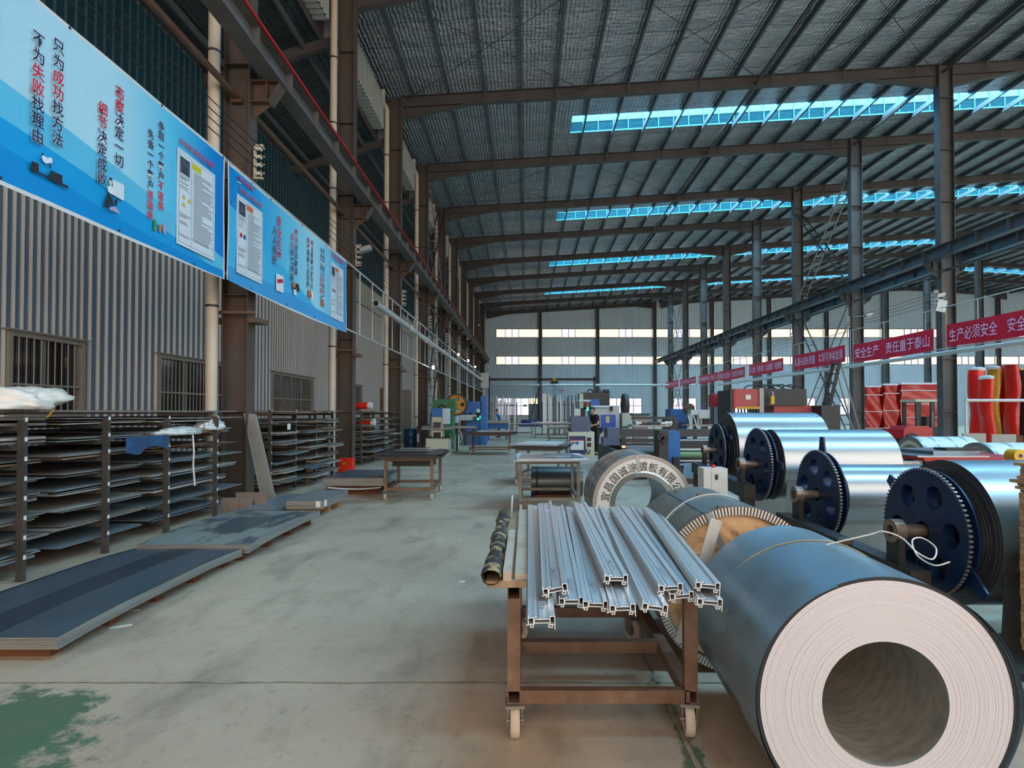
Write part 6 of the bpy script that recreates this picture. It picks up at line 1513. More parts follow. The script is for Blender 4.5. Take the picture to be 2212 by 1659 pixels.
def drill(label, u, v_floor, s, Y):
    """bench punching unit: white head with blue front on a cream stand"""
    t = thing('punching_unit', label, 'machine', tuple(at(u, v_floor, Y)))
    mbox('base', m_cream, t, u-24*s, u+24*s, v_floor-25*s, v_floor, Y, .9, 0); mbox('base_frame', m_black, t, u-26*s, u+26*s, v_floor-28*s, v_floor-25*s, Y-.03, .95); mbox('table', m_alu, t, u-34*s, u+28*s, v_floor-47*s, v_floor-44*s, Y-.15, 1.1)
    mbox('frame_arch', m_cream, t, u-12*s, u+12*s, v_floor-43*s, v_floor-28*s, Y-.02, .5); mbox('arch_opening', m_black, t, u-8*s, u+8*s, v_floor-38*s, v_floor-28*s, Y-.03, .02)
    mbox('ram_housing', m_cream, t, u-11*s, u+12*s, v_floor-72*s, v_floor-46*s, Y+.02, .4); mbox('ram', m_mdark, t, u-8*s, u+8*s, v_floor-60*s, v_floor-48*s, Y-.04, .1); mbox('head', m_mblue, t, u-12*s, u+12*s, v_floor-90*s, v_floor-72*s, Y-.06, .6); mbox('side_cover', m_mwhite, t, u+12*s, u+24*s, v_floor-90*s, v_floor-56*s, Y-.04, .6)
    MB().bar(at(u+27*s, v_floor-35*s, Y-.2), at(u+42*s, v_floor+8*s, Y-.6), .04, .04).build('brace_leg', m_rust, t)
drill('nearer punching unit with a blue-fronted head on a cream stand', 944, 972, 1.0, 21.0); drill('farther punching unit with a blue-fronted head beside the green press', 968, 958, .8, 25.6)
Yb = 27
t = thing('blue_machine', 'large blue machine with a white dial beyond the green press', 'machine', tuple(at(1030, 955, Yb)))
mbox('body', m_mblue, t, 1004, 1040, 867, 892, Yb, 1.4); mbox('tower', m_mblue, t, 1038, 1050, 856, 940, Yb, 1.2, 0); mbox('base', m_mblue, t, 1004, 1040, 905, 950, Yb+.2, 1.0, 0); mbox('deck', m_mwhite, t, 990, 1028, 896, 908, Yb-.2, .8); a = at(1033, 887, Yb-.03); MB().cyl(a, a+Vector((0, .04, 0)), .09, 16).build('dial', m_white, t, True); mbox('control_panel', m_mdark, t, 1022, 1032, 900, 908, Yb-.3, .06); mbox('green_light', m_gre, t, 1031, 1034, 903, 907, Yb-.32, .03)
mbox('support', m_mdark, t, 1000, 1006, 890, 950, Yb+.1, 1.0, 0)
t = thing('blue_workbench', 'long pale topped blue workbench in front of the operator in blue', 'bench', tuple(at(1045, 932, 32))); mbox('top', m_card, t, 1046, 1098, 909, 914, 32, 1.0); mbox('body', m_mblue, t, 1050, 1098, 914, 926, 32.1, .8); mbox('leg', m_mblue, t, 1052, 1056, 926, 950, 32.1, .2, 0); mbox('leg', m_mblue, t, 1092, 1096, 926, 950, 32.1, .2, 0); mbox('light_guard', mat('cyan_guard_light', (90, 210, 240), .4, emit=(60, 200, 255), es=1.5), t, 1036, 1041, 898, 920, 31.5, .05)
mbox('guard_post', m_mblue, t, 1036, 1041, 920, 952, 31.5, .05, 0)
# barrel and cabinets by the third rack
a = fl(884, 974); t = thing('oil_drum', 'dark blue steel drum beside the third rack', 'drum', (a.x, a.y+.3, 0)); m_drum = mat('blue_drum', (34, 74, 104), .4, .2, var=.12, scale=4)
H = .88; MB().lathe([(0, 0), (.29, 0), (.295, .02), (.285, .04), (.285, .28), (.295, .30), (.285, .32), (.285, .57), (.295, .59), (.285, .61), (.285, H-.03), (.295, H-.01), (.28, H), (.27, H-.02), (0, H-.02)], 'z', 32, (a.x, a.y+.3, 0)).build('body', m_drum, t, True); MB().cyl((a.x+.12, a.y+.3, H-.02), (a.x+.12, a.y+.3, H+.01), .03, 10).build('bung', m_black, t)
t = thing('dark_cabinet', 'dark red cabinet standing beside the blue drum', 'cabinet', tuple(fl(906, 972))); mbox('body', mat('dark_red_paint', (78, 40, 36), .5), t, 900, 911, 920, 972, 22.5, .8, 0); mbox('door', m_white, t, 901, 905, 937, 955, 22.48, .02)
t = thing('long_bench', 'long grey bench top running behind the punching units', 'bench', tuple(at(908, 965, 22.6))); mbox('top', m_alu, t, 908, 1026, 921, 925, 22.5, .7); [mbox('leg', m_black, t, u, u+4, 925, 965, 22.6, .1, 0) for u in (910, 985, 1020)]
for i, (u0, u1, v0, Y) in enumerate(((820, 855, 838, 21.6), (868, 888, 842, 27.5), (780, 800, 870, 18))):
    o = mbox('leaning_board', (SHM[3], SHM[1], SHM[0])[i], None, u0, u1, v0, v0+130, Y+.9, .03, 0); tag(o, ('brown board standing behind the third rack', 'dark board standing by the fourth rusty column', 'grey board standing between the second and third racks')[i], 'board')

# ================================================================ far end of the hall
m_white2 = mat('stored_profile_white', (214, 212, 206), .4, .3); m_prfg = mat('stored_profile_grey', (150, 154, 158), .35, .6); m_prfd = mat('stored_profile_dark', (74, 76, 80), .4, .4)
def profile_rack(label, glabel, group, u0, u1, vt, Y, n, sd, dark=.15):
    r = random.Random(sd); a = at(u0, 930, Y); b = at(u1, 930, Y)
    t = thing('profile_rack', label, 'rack', (a.x, Y, 0))
    for x in (a.x, (a.x+b.x)/2, b.x): MB().box(x-.04, x+.04, Y+.3, Y+.38, 0, 2.2).build('upright', m_mdark, t)
    for z in (1.0, 2.0): MB().box(a.x, b.x, Y+.3, Y+.36, z, z+.06).build('cross_bar', m_mdark, t)
    for k in range(n):
        x = a.x+(b.x-a.x)*(k+.5)/n; top = at(u0, vt+r.uniform(-6, 14), Y).z; w_ = (b.x-a.x)/n*r.uniform(.28, .42)
        m_ = m_prfd if r.random() < dark else r.choice((m_white2, m_white2, m_prfg))
        o = MB().bar((x, Y-.25+r.uniform(-.15, .1), .02), (x+r.uniform(-.01, .01), Y+.2, top), w_*2, .08, up=(0, 1, 0)).build('stored_profile', m_, None)
        tag(o, '%s, %s from its left end' % (glabel, NTH[k].replace('nearest', 'first') if k < 20 else ['twenty-first', 'twenty-second', 'twenty-third', 'twenty-fourth'][k-20]), 'profile', group)
profile_rack('rack of upright pale profiles behind the operator in blue', 'upright profile in the rack behind the blue operator', 'profiles in the far left rack', 1062, 1116, 858, 40, 16, 3)
profile_rack('rack of upright white and dark profiles in the middle of the far hall', 'upright profile in the middle far rack', 'profiles in the far middle rack', 1172, 1246, 858, 38, 24, 9, .3)
a = at(1176, 850, 37.4); o = MB().bar((a.x, 37.4, 0), (a.x, 37.8, a.z), .22, .1, up=(0, 1, 0)).build('stored_profile', m_white2); tag(o, 'broad white profile standing alone before the middle far rack', 'profile')
r = random.Random(6)
for k in range(9):
    a = at(1127+5*k, 915, 62+1.5*(k % 3)); o = thing('storage_crate', 'blue plastic crate before the end wall windows, %s from the left' % NTH[k].replace('nearest', 'first'), 'crate', (a.x, a.y, 0), r.uniform(-.3, .3), group='blue crates at the far end')
    for z in range(r.choice((1, 2, 2))): MB().box(-.33, .33, -.25, .25, .36*z, .36*z+.02).box(-.33, -.30, -.25, .25, .36*z, .36*z+.34).box(.30, .33, -.25, .25, .36*z, .36*z+.34).box(-.33, .33, -.25, -.22, .36*z, .36*z+.34).box(-.33, .33, .22, .25, .36*z, .36*z+.34).build('crate', mat('blue_crate', (30, 66, 150), .4), o, world=False)
for i, (u0, u1, v0, vf) in enumerate(((1102, 1150, 916, 942), (1155, 1232, 916, 946), (1185, 1235, 925, 956))):
    Y = fl(1136, vf).y; a, b = at(u0, v0, Y), at(u1, v0, Y)
    wtable(('plain pale wheeled table in the far aisle', 'wide pale wheeled table with sheets in the far aisle', 'low grey wheeled table beside the console')[i], ((a.x+b.x)/2, Y+.5), b.x-a.x, 1.0, 0, a.z-.05, m_gtab)
    table_sheets(((a.x+b.x)/2, Y+.5), 0, a.z+.002, [(0, 0, b.x-a.x+.1, 1.1, 0, .02, m_twht)]+(rsheets(i, 4, b.x-a.x, .9, (m_tsil, m_twht), .05, .02) if i else []), ('pale top sheet on the plain far table', 'sheet piled on the wide far table', 'sheet on the low table beside the console')[i], 'sheets on far table %d' % i if False else ('sheets on the plain far table', 'sheets on the wide far table', 'sheets on the low far table')[i])
# hoist gantry and pipes near the end wall
Yh = 60; z = at(1200, 819, Yh).z
t = thing('hoist_beam', 'dark hoist beam on posts across the far end of the hall', 'hoist beam', (at(1056, 819, Yh).x, Yh, 0)); xa, xb_ = at(1056, 819, Yh).x, at(1286, 819, Yh).x
MB().box(xa, xb_, Yh-.1, Yh+.1, z-.15, z+.1).build('beam', m_mdark, t)
for u in (1057, 1168, 1284): x = at(u, 819, Yh).x; MB().box(x-.1, x+.1, Yh-.1, Yh+.1, 0, z+.3).build('post', m_girdR, t)
MB().bar((at(1168, 870, Yh).x, Yh, z-.4), (at(1140, 915, Yh).x, Yh, .1), .1, .1).build('brace', m_mdark, t)
a = at(1198, 826, Yh); t = thing('electric_hoist', 'yellow and orange electric hoist on the far beam', 'hoist', tuple(a)); MB().cyl((a.x-.35, Yh-.28, a.z), (a.x+.35, Yh-.28, a.z), .16, 14).build('drum', m_black, t, True); MB().box(a.x-.2, a.x+.1, Yh-.47, Yh-.14, a.z+.1, a.z+.42).build('motor', m_yelp, t); MB().box(a.x-.45, a.x-.3, Yh-.3, Yh-.1, a.z-.18, a.z+.15).build('end_box', m_ora, t); MB().tube([(a.x-.1, Yh-.2, a.z-.1), (a.x-.1, Yh-.2, a.z-1.6), (a.x+.05, Yh-.2, a.z-1.8), (a.x+.15, Yh-.2, a.z-1.5), (a.x+.1, Yh-.2, a.z-.1)], .02, 6).build('cable', m_cable, t)
z = at(1200, 832, 62).z; o = MB().cyl((at(1066, 832, 62).x, 62, z), (18, 62, z), .13, 12).build('cross_duct', m_duct, None, True); tag(o, 'pale pipe crossing the far end of the hall under the hoist', 'pipe')
a = at(1046, 816, 58); t = thing('duct_box', 'pale metal box at the far end of the left air duct', 'duct box', tuple(a)); MB().box(a.x-.35, a.x+.4, 58, 58.8, a.z-1.0, a.z+.5).build('box', m_duct, t); MB().box(a.x-.2, a.x+.1, 58.2, 58.5, 0, a.z-1).build('stand', m_railw, t)
a = at(1213, 843, 68.9); t = thing('round_sign', 'small round red and white sign on the end wall', 'sign', tuple(a)); MB().cyl((a.x, 69.1, a.z), (a.x, 69.15, a.z), .26, 24).build('disc', m_red, t); MB().cyl((a.x, 69.06, a.z), (a.x, 69.1, a.z), .21, 24).build('face', m_wht, t); MB().box(a.x-.16, a.x+.16, 69.04, 69.06, a.z-.05, a.z+.05).build('bar', m_red, t); MB().box(a.x-.03, a.x+.03, 69.15, 69.97, a.z-.03, a.z+.03).build('bracket', m_alu, t)
o = MB().box(at(1130, 876, 69.9).x, at(1138, 876, 69.9).x, 69.93, 69.97, at(1130, 878, 69.9).z, at(1130, 874, 69.9).z).build('exit_sign', mat('green_sign', (60, 170, 110), .5)); tag(o, 'tiny green sign in the lower window beside the grey door', 'sign')

# ================================================================ right side
m_pink = mat('red_press_paint', (176, 72, 70), .45, var=.08, scale=2); m_pdk = mat('press_charcoal', (44, 44, 48), .45, var=.08, scale=2); m_pred = mat('press_bright_red', (200, 40, 46), .45)
Yp = 21
t = thing('press_brake', 'red and charcoal press brake with yellow tool clamps', 'machine', tuple(at(1590, 950, Yp)))
mbox('ram', m_pink, t, 1588, 1641, 840, 880, Yp, .5); mbox('red_flank', m_pred, t, 1585, 1590, 842, 882, Yp-.05, .6); mbox('left_frame', m_pdk, t, 1578, 1588, 842, 900, Yp-.02, 1.4, 0); mbox('middle_frame', m_alu, t, 1641, 1650, 838, 900, Yp-.06, 1.2, 0); mbox('right_case', m_pdk, t, 1650, 1742, 840, 876, Yp+.1, 1.2); mbox('lower_case', m_pink, t, 1672, 1770, 876, 905, Yp+.3, 1.2, 0); mbox('bed', m_pink, t, 1588, 1641, 893, 930, Yp-.05, .5, 0); mbox('control_case', m_pdk, t, 1775, 1815, 876, 930, Yp-.4, .8, 0)
mbox('plate', m_tagp, t, 1611, 1622, 853, 863, Yp-.02, .02)
for k in range(7): u = 1594+k*6.8; mbox('tool_clamp', m_yelp, t, u, u+5.6, 878.5, 883.5, Yp-.06, .1); mbox('tool', m_black, t, u+.6, u+2.6, 883.5, 892, Yp-.05, .06)
mbox('cylinder', m_yelp, t, 1666, 1673, 855, 873, Yp-.2, .12); mbox('cylinder_rod', m_alu, t, 1668, 1671, 846, 855, Yp-.18, .08)
for k in range(5):
    u = 1605+k*20; MB().tube([at(u, 842, Yp+.3), at(u+8, 834-k % 2*2, Yp+.3), at(u+24, 831, Yp+.4), at(u+44, 836, Yp+.5), at(u+52, 842, Yp+.6)], .025, 6).build('hose', m_cable, t)
Yo = 23
t = thing('press_controller', 'white and red machine controller left of the press brake', 'machine', tuple(at(1545, 950, Yo)))
mbox('head', m_mwhite, t, 1550, 1575, 849, 869, Yo, .8); mbox('red_side', m_pred, t, 1542, 1551, 852, 878, Yo+.02, .7); mbox('body', m_mwhite, t, 1555, 1577, 869, 950, Yo+.1, .6, 0); mbox('label_plate', m_yel, t, 1564, 1569, 874, 885, Yo+.08, .02); mbox('lamp_strip', m_wht, t, 1559, 1562, 873, 888, Yo+.08, .02); mbox('lamp_strip', m_wht, t, 1572, 1575, 873, 888, Yo+.08, .02); mbox('red_mark', m_pred, t, 1561, 1564, 853, 862, Yo-.02, .02)
Yf = 26
t = thing('blue_press', 'blue press with a bronze flywheel in front of the far windows', 'machine', tuple(at(1465, 950, Yf)))
mbox('body', m_mblue, t, 1449, 1482, 884, 912, Yf, 1.0); mbox('base', m_navy, t, 1462, 1484, 912, 955, Yf, 1.0, 0); mbox('dark_part', m_bed, t, 1440, 1466, 902, 955, Yf+.1, .9, 0)
a = at(1489, 883, Yf-.1); MB().lathe([(.05, -.05), (.20, -.05), (.24, -.03), (.24, .03), (.20, .05), (.05, .05)], 'y', 28, tuple(a), True).build('flywheel', mat('bronze_flywheel', (92, 64, 50), .4, .4), t, True); MB().cyl(a+Vector((0, -.08, 0)), a+Vector((0, .5, 0)), .06, 12).build('axle', m_green, t, True)
t = thing('white_drill', 'white bench drilling machine beside the bronze flywheel', 'machine', tuple(at(1510, 950, 22)))
mbox('head', m_mwhite, t, 1493, 1534, 885, 896, 22, .5); mbox('panel', m_mwhite, t, 1510, 1533, 889, 904, 21.95, .1); mbox('spindle', m_alu, t, 1512, 1517, 896, 916, 22.1, .1); mbox('dark_motor', m_bed, t, 1520, 1533, 895, 917, 22.1, .4); mbox('table', m_alu, t, 1484, 1540, 917, 921, 21.9, .7); mbox('column', m_bed, t, 1500, 1506, 896, 950, 22.2, .2, 0)
for u in (1486, 1498): MB().bar(at(u, 897, 21.8), at(u+8, 924, 21.8), .04, .04).build('frame_bar', m_mwhite, t)
t = thing('parts_table', 'long table crowded with dark machine parts behind the gantry', 'table', tuple(at(1370, 950, 22)))
mbox('top', m_alu, t, 1366, 1460, 918, 922, 22, 1.0); [mbox('leg', m_alu, t, u, u+3, 922, 950, 22.1, .08, 0) for u in (1370, 1412, 1454)]
r = random.Random(8)
for k in range(8):
    u = 1372+k*10.5; p = at(u, 917.5, 22.4); q = at(u+7, 917-r.uniform(5, 10), 22.4)
    o = thing('machine_part', 'small metal part on the long parts table, %s from the left' % NTH[k].replace('nearest', 'first'), 'machine part', (p.x, p.y, p.z), group='parts on the long parts table')
    MB().box(p.x, q.x, p.y-.12, p.y+.12, p.z, q.z).cyl((p.x, p.y-.1, (p.z+q.z)/2), (q.x+.1, p.y-.1, (p.z+q.z)/2), .05, 10).build('casting', r.choice((m_bed, m_tsil, m_mdark)), o)
o = mbox('cyan_cover', m_skyw, None, 1366, 1404, 893, 898, 24, .6); tag(o, 'pale cyan sheet on a low stand behind the parts table', 'sheet'); mbox('stand', m_alu, o, 1370, 1400, 898, 950, 24.1, .4, 0)
# conveyor of bars between feeder and decoilers
# white coils lying crosswise behind the decoilers
def cross_coil(label, u0, u1, vt, R_, Y, capm):
    p = at(u0, vt, Y); L = at(u1, vt, Y).x-p.x; z = at(u0, vt, Y).z-R_
    t = thing('white_coil', label, 'steel coil', (p.x, Y, 0)); MB().lathe([(R_, p.x), (R_, p.x+L)], 'x', 64, (0, Y, z)).build('wrap', m_mwhite, t, True)
    MB().lathe([(.2, p.x), (R_, p.x)], 'x', 48, (0, Y, z)).build('cover_ring', m_cream, t); MB().lathe([(R_*.86, p.x-.01), (R_*1.005, p.x-.01), (R_*1.005, p.x+.06)], 'x', 48, (0, Y, z)).build('edge_rim', m_strap, t, True); MB().lathe([(.2, p.x), (.2, p.x+L)], 'x', 30, (0, Y, z)).build('bore', m_bed, t, True); MB().lathe([(.2, p.x+L), (R_, p.x+L)], 'x', 48, (0, Y, z)).build('far_end', m_cream, t)
    for q in (.25, .55, .8): MB().lathe([(R_+.003, p.x+L*q), (R_+.003, p.x+L*q+.04)], 'x', 48, (0, Y, z)).build('strap', m_strap, t, True)
    letters([(c, (p.x-.004, Y-.0+R_*.62*math.cos(a_), z+R_*.62*math.sin(a_)), .10, (0, -math.sin(a_), math.cos(a_)), (0, math.cos(a_), math.sin(a_)), .01) for c, a_ in zip('宜昌国诚涂镀板', [PI*(.25+.5*k/6) for k in range(7)])], 'lettering', m_mdark, t)
    if z-R_ > .02: MB().box(p.x+.1, p.x+L-.1, Y-.3, Y+.3, 0, z-R_+.03).build('cradle', m_pal, t)
cross_coil('white wrapped coil lying crosswise near the red forklift', 1966, 2088, 943, .52, 11.5, None)
cross_coil('white wrapped coil lying crosswise at the right picture edge', 2110, 2300, 956, .52, 9.6, None)
Yt = 8.3
a = at(1955, 985, Yt); b = at(2200, 985, Yt)
t = thing('steel_table', 'low steel table with bright sheets behind the decoilers', 'table', (a.x, Yt, 0)); MB().box(a.x, b.x, Yt-.4, Yt+1.0, a.z-.04, a.z).build('top', m_rail, t)
for x in (a.x+.05, b.x-.1): MB().box(x, x+.06, Yt-.35, Yt-.29, 0, a.z-.04).box(x, x+.06, Yt+.9, Yt+.96, 0, a.z-.04).build('leg', m_black, t)
table_sheets(((a.x+b.x)/2, Yt+.3), 0, a.z+.001, [(-.3, 0, 1.0, 1.1, 0, .02, m_tsil), (-.1, .1, .8, .7, .2, .05, m_tblu), (.1, -.1, .5, .3, -.1, .03, m_tblack)], 'bright sheet on the low table behind the decoilers', 'sheets on the low steel table')
# red wrapped panel stacks behind the second column
m_rfilm = mat('red_wrapping_film', (190, 34, 24), .28, var=.22, scale=1.6, bump=.5, bscale=3, coat=.3); m_rfilm2 = mat('red_wrapping_film_bright', (226, 30, 20), .28, var=.15, scale=2, bump=.4, bscale=4, coat=.3); m_yfilm = mat('yellow_wrapping_film', (206, 150, 40), .3, var=.2, scale=2.5, bump=.4, bscale=4, coat=.3); m_foamw = mat('white_foam_sheet', (220, 222, 226), .5)
Yr = 30
def panel_stack(label, u0, u1, vt, vb, Y, tilt, n):
    p, q = at(u0, vb, Y), at(u1, vt, Y)
    t = thing('wrapped_stack', label, 'wrapped panels', (p.x, Y, 0)); H = q.z; D = 1.4
    mb = MB().sheet(lambda a, b: (p.x+tilt*b+(q.x-p.x)*a+.05*math.sin(b*9+a*3), Y+.06*math.sin(b*13+a*5), .1+(H-.1)*b), 8, 16)
    mb.sheet(lambda a, b: (p.x+tilt*b+.05*math.sin(b*9), Y+D*a, .1+(H-.1)*b), 4, 16).sheet(lambda a, b: (q.x+tilt*b+.05*math.sin(b*9+3), Y+D*a, .1+(H-.1)*b), 4, 16)
    mb.build('wrapping', m_rfilm, t, True)
    MB().box(p.x+tilt-.02, q.x+tilt+.02, Y-.05, Y+D, H-.01, H+.08).build('foam_top', m_foamw, t); MB().box(p.x, q.x, Y, Y+D, 0, .1).build('pallet', m_pal, t)
    for k in range(n): z = H*(k+.8)/(n+.3); MB().box(p.x+tilt*z/H-.07, q.x+tilt*z/H+.07, Y-.09, Y-.06, z, z+.035).build('strap', m_white, t)
panel_stack('tall stack of red-wrapped panels beside the second right column', 1870, 1902, 836, 945, Yr, .0, 3); panel_stack('leaning stack of red-wrapped panels in the middle of three', 1910, 1938, 832, 945, Yr, -.0, 3); panel_stack('wide stack of red-wrapped panels behind the red forklift', 1948, 2044, 830, 945, Yr, -.02, 4)
# forklift
Yk = 26.0; m_fred = mat('forklift_red', (196, 28, 34), .3, coat=.4)
p = at(1995, 950, Yk)
t = thing('forklift', 'red forklift with dark overhead guard in front of the red panels', 'forklift', (p.x, Yk, 0))
a, b = at(1952, 945, Yk), at(2015, 921, Yk); z1 = b.z
MB().prism([(a.x, .35), (a.x+.02, z1-.15), (a.x+.15, z1), (b.x-.25, z1+.02), (b.x, z1-.1), (b.x, .35)], Yk, Yk+1.1, 'y').build('counterweight', m_fred, t)
for u in (1984, 2016): q, w_ = at(u-3, 920, Yk), at(u+5 if u > 2000 else u+4, 868, Yk); MB().box(q.x, w_.x, Yk+.05, Yk+.13, .5, w_.z).build('mast_post' if u > 2000 else 'guard_post', m_pdk, t); MB().box(q.x, w_.x, Yk+.95, Yk+1.03, .5, w_.z).build('mast_post' if u > 2000 else 'guard_post', m_pdk, t)
q, w_ = at(1978, 868, Yk), at(2044, 864, Yk); MB().box(q.x, w_.x, Yk, Yk+1.1, q.z, w_.z+.03).build('overhead_guard', m_cream, t); mbox('backrest', m_bed, t, 2000, 2012, 900, 925, Yk+.4, .3); mbox('seat', m_bed, t, 2000, 2028, 922, 930, Yk+.3, .5); mbox('chassis', m_pdk, t, 2015, 2048, 930, 950, Yk, 1.1, .2)
letters([(c, (at(2016.5, 892+k*4, Yk).x, Yk+.04, at(2016, 892+k*4, Yk).z), .09, (0, 0, -1), (1, 0, 0), .01) for k, c in enumerate('0A061572')], 'lettering', m_wht, t)
for x in (a.x+.35, at(2035, 940, Yk).x): MB().lathe([(.08, -.1), (.27, -.1), (.3, -.05), (.3, .05), (.27, .1), (.08, .1)], 'y', 22, (x, Yk-.02, .3), True).build('wheel', m_pdk, t, True); MB().lathe([(.08, -.1), (.27, -.1), (.3, -.05), (.3, .05), (.27, .1), (.08, .1)], 'y', 22, (x, Yk+1.1, .3), True).build('wheel', m_pdk, t, True)
# upright wrapped bundles behind the nearest right column
Ye = 19.2
def bundle(label, u, w_, vt, vb, m_, Y, k):
    p, q = at(u-w_/2, vb, Y), at(u+w_/2, vt, Y); rx_ = (q.x-p.x)/2; cx = (p.x+q.x)/2; zb_ = max(.02, p.z)
    o = thing('wrapped_bundle', label, 'wrapped bundle', (cx, Y, zb_)); H = q.z-zb_
    MB().sheet(lambda a, b: (rx_*math.cos(2*PI*a)*(1+.08*math.sin(b*14+k))+.04*math.sin(b*6+k), .28*math.sin(2*PI*a)*(1+.05*math.sin(b*11)), H*b), 20, 22).quad(*[(rx_*.95*math.cos(x_), .27*math.sin(x_), H) for x_ in [2*PI*j/14 for j in range(14)]]).build('wrapping', m_, o, True, world=False)
    if k in (0, 1, 2): MB().lathe([(.6, H-.02), (1.0, H-.02), (1.04, H+.06), (.6, H+.10)], 'z', 18, (0, 0, 0), True).build('foam_cap', m_foamw, o, world=False).scale = (rx_, .28, 1)
    MB().cyl((0, 0, H*.55), (0, 0, H*.55+.02), max(rx_, .28)*1.0, 16).build('band', m_, o, world=False) if False else None
    if zb_ > .06:
        MB().box(-rx_, rx_, -.25, .25, -zb_, 0).build('pallet_block', m_pal, o, world=False)
for k, (u, w_, vt, vb, mm, lab) in enumerate(((2111, 24, 800, 940, m_rfilm2, 'broad red-wrapped bundle with a white foam flap, first of the upright bundles'), (2131, 14, 818, 955, m_rfilm2, 'slim red-wrapped bundle standing in front of the broad one'), (2146, 14, 797, 942, m_yfilm, 'yellow-wrapped bundle among the red ones at the right edge'), (2166, 16, 791, 940, m_rfilm2, 'red-wrapped bundle right of the yellow one'), (2186, 16, 788, 940, m_rfilm, 'red-wrapped bundle before the dark posts at the right edge'), (2197, 10, 796, 945, m_yfilm, 'narrow yellow-wrapped bundle at the right edge'), (2208, 12, 800, 945, m_bed, 'dark wrapped bundle cut by the right edge'))):
    bundle(lab, u, w_, vt, vb, mm, Ye+(.62 if k in (2, 3, 5) else 0)-(.62 if k == 1 else 0), k)
p, q = at(2085, 865, Ye-.9), at(2260, 862, Ye-.9)
t = thing('bundle_rail', 'pale pipe rail holding the upright bundles back', 'railing', (p.x, p.y, 0)); MB().cyl((p.x, p.y, p.z), (q.x+1, q.y, p.z), .05, 10).build('rail', m_railw, t, True); [MB().cyl((x, p.y, 0), (x, p.y, p.z), .04, 8).build('post', m_railw, t, True) for x in (p.x+.02, q.x)]
for i, (u0, u1, v0) in enumerate(((2080, 2130, 936), (2143, 2195, 938))):
    Y = 17.0; a, b = at(u0, 960, Y), at(u1, v0, Y); o = MB().box(a.x, b.x, Y, Y+.04, 0, b.z).build('standing_sheet', m_alu); tag(o, ('grey panel standing below the broad red bundle', 'grey panel standing at the right edge below the bundles')[i], 'panel')
# leaning stair ladder in the second aisle
t = thing('step_ladder', 'dark stair ladder standing right of the press brake', 'ladder', tuple(at(1770, 870, 24)))
A1, A2 = at(1770, 872, 24), at(1815, 800, 24)
for d_ in (0, .5): MB().bar(Vector((A1.x, 24+d_, 0)), Vector((A2.x, 24+d_, A2.z+.4)), .06, .12).build('stringer', m_pdk, t)
for k in range(9): f_ = (k+.7)/9; MB().box(A1.x+(A2.x-A1.x)*f_-.12, A1.x+(A2.x-A1.x)*f_+.12, 24, 24.5, (A2.z+.4)*f_-.015, (A2.z+.4)*f_+.015).build('tread', m_pdk, t)
for d_ in (0, .5): MB().bar(Vector((A2.x, 24+d_, A2.z+.4)), Vector((A2.x+1.0, 24+d_, 0)), .05, .05).build('rear_leg', m_alu, t)

# ================================================================ people
m_skin = mat('skin', (208, 160, 132), .55); m_hair = mat('black_hair', (24, 20, 20), .5); m_bshirt = mat('black_shirt', (24, 24, 28), .7, var=.1, scale=6); m_btrs = mat('black_trousers', (26, 28, 36), .7, var=.1, scale=6); m_blshirt = mat('blue_work_shirt', (38, 130, 190), .65, var=.1, scale=6); m_shoe = mat('dark_shoe', (40, 36, 36), .5)
def skin_mesh(name, verts, edges, radii, m, root=0, sub=2):
    me = bpy.data.meshes.new(name); me.from_pydata(verts, edges, []); o = bpy.data.objects.new(name, me)
    o.modifiers.new('s', 'SKIN'); s_ = o.modifiers.new('u', 'SUBSURF'); s_.levels = sub; s_.render_levels = sub
    for i, r_ in enumerate(radii):
        q = me.skin_vertices[0].data[i]; q.radius = r_ if isinstance(r_, tuple) else (r_, r_); q.use_root = (i == root)
    out = evaluated(o); bpy.data.meshes.remove(me)
    out.materials.clear(); out.materials.append(m); out.polygons.foreach_set('use_smooth', [True]*len(out.polygons)); return out
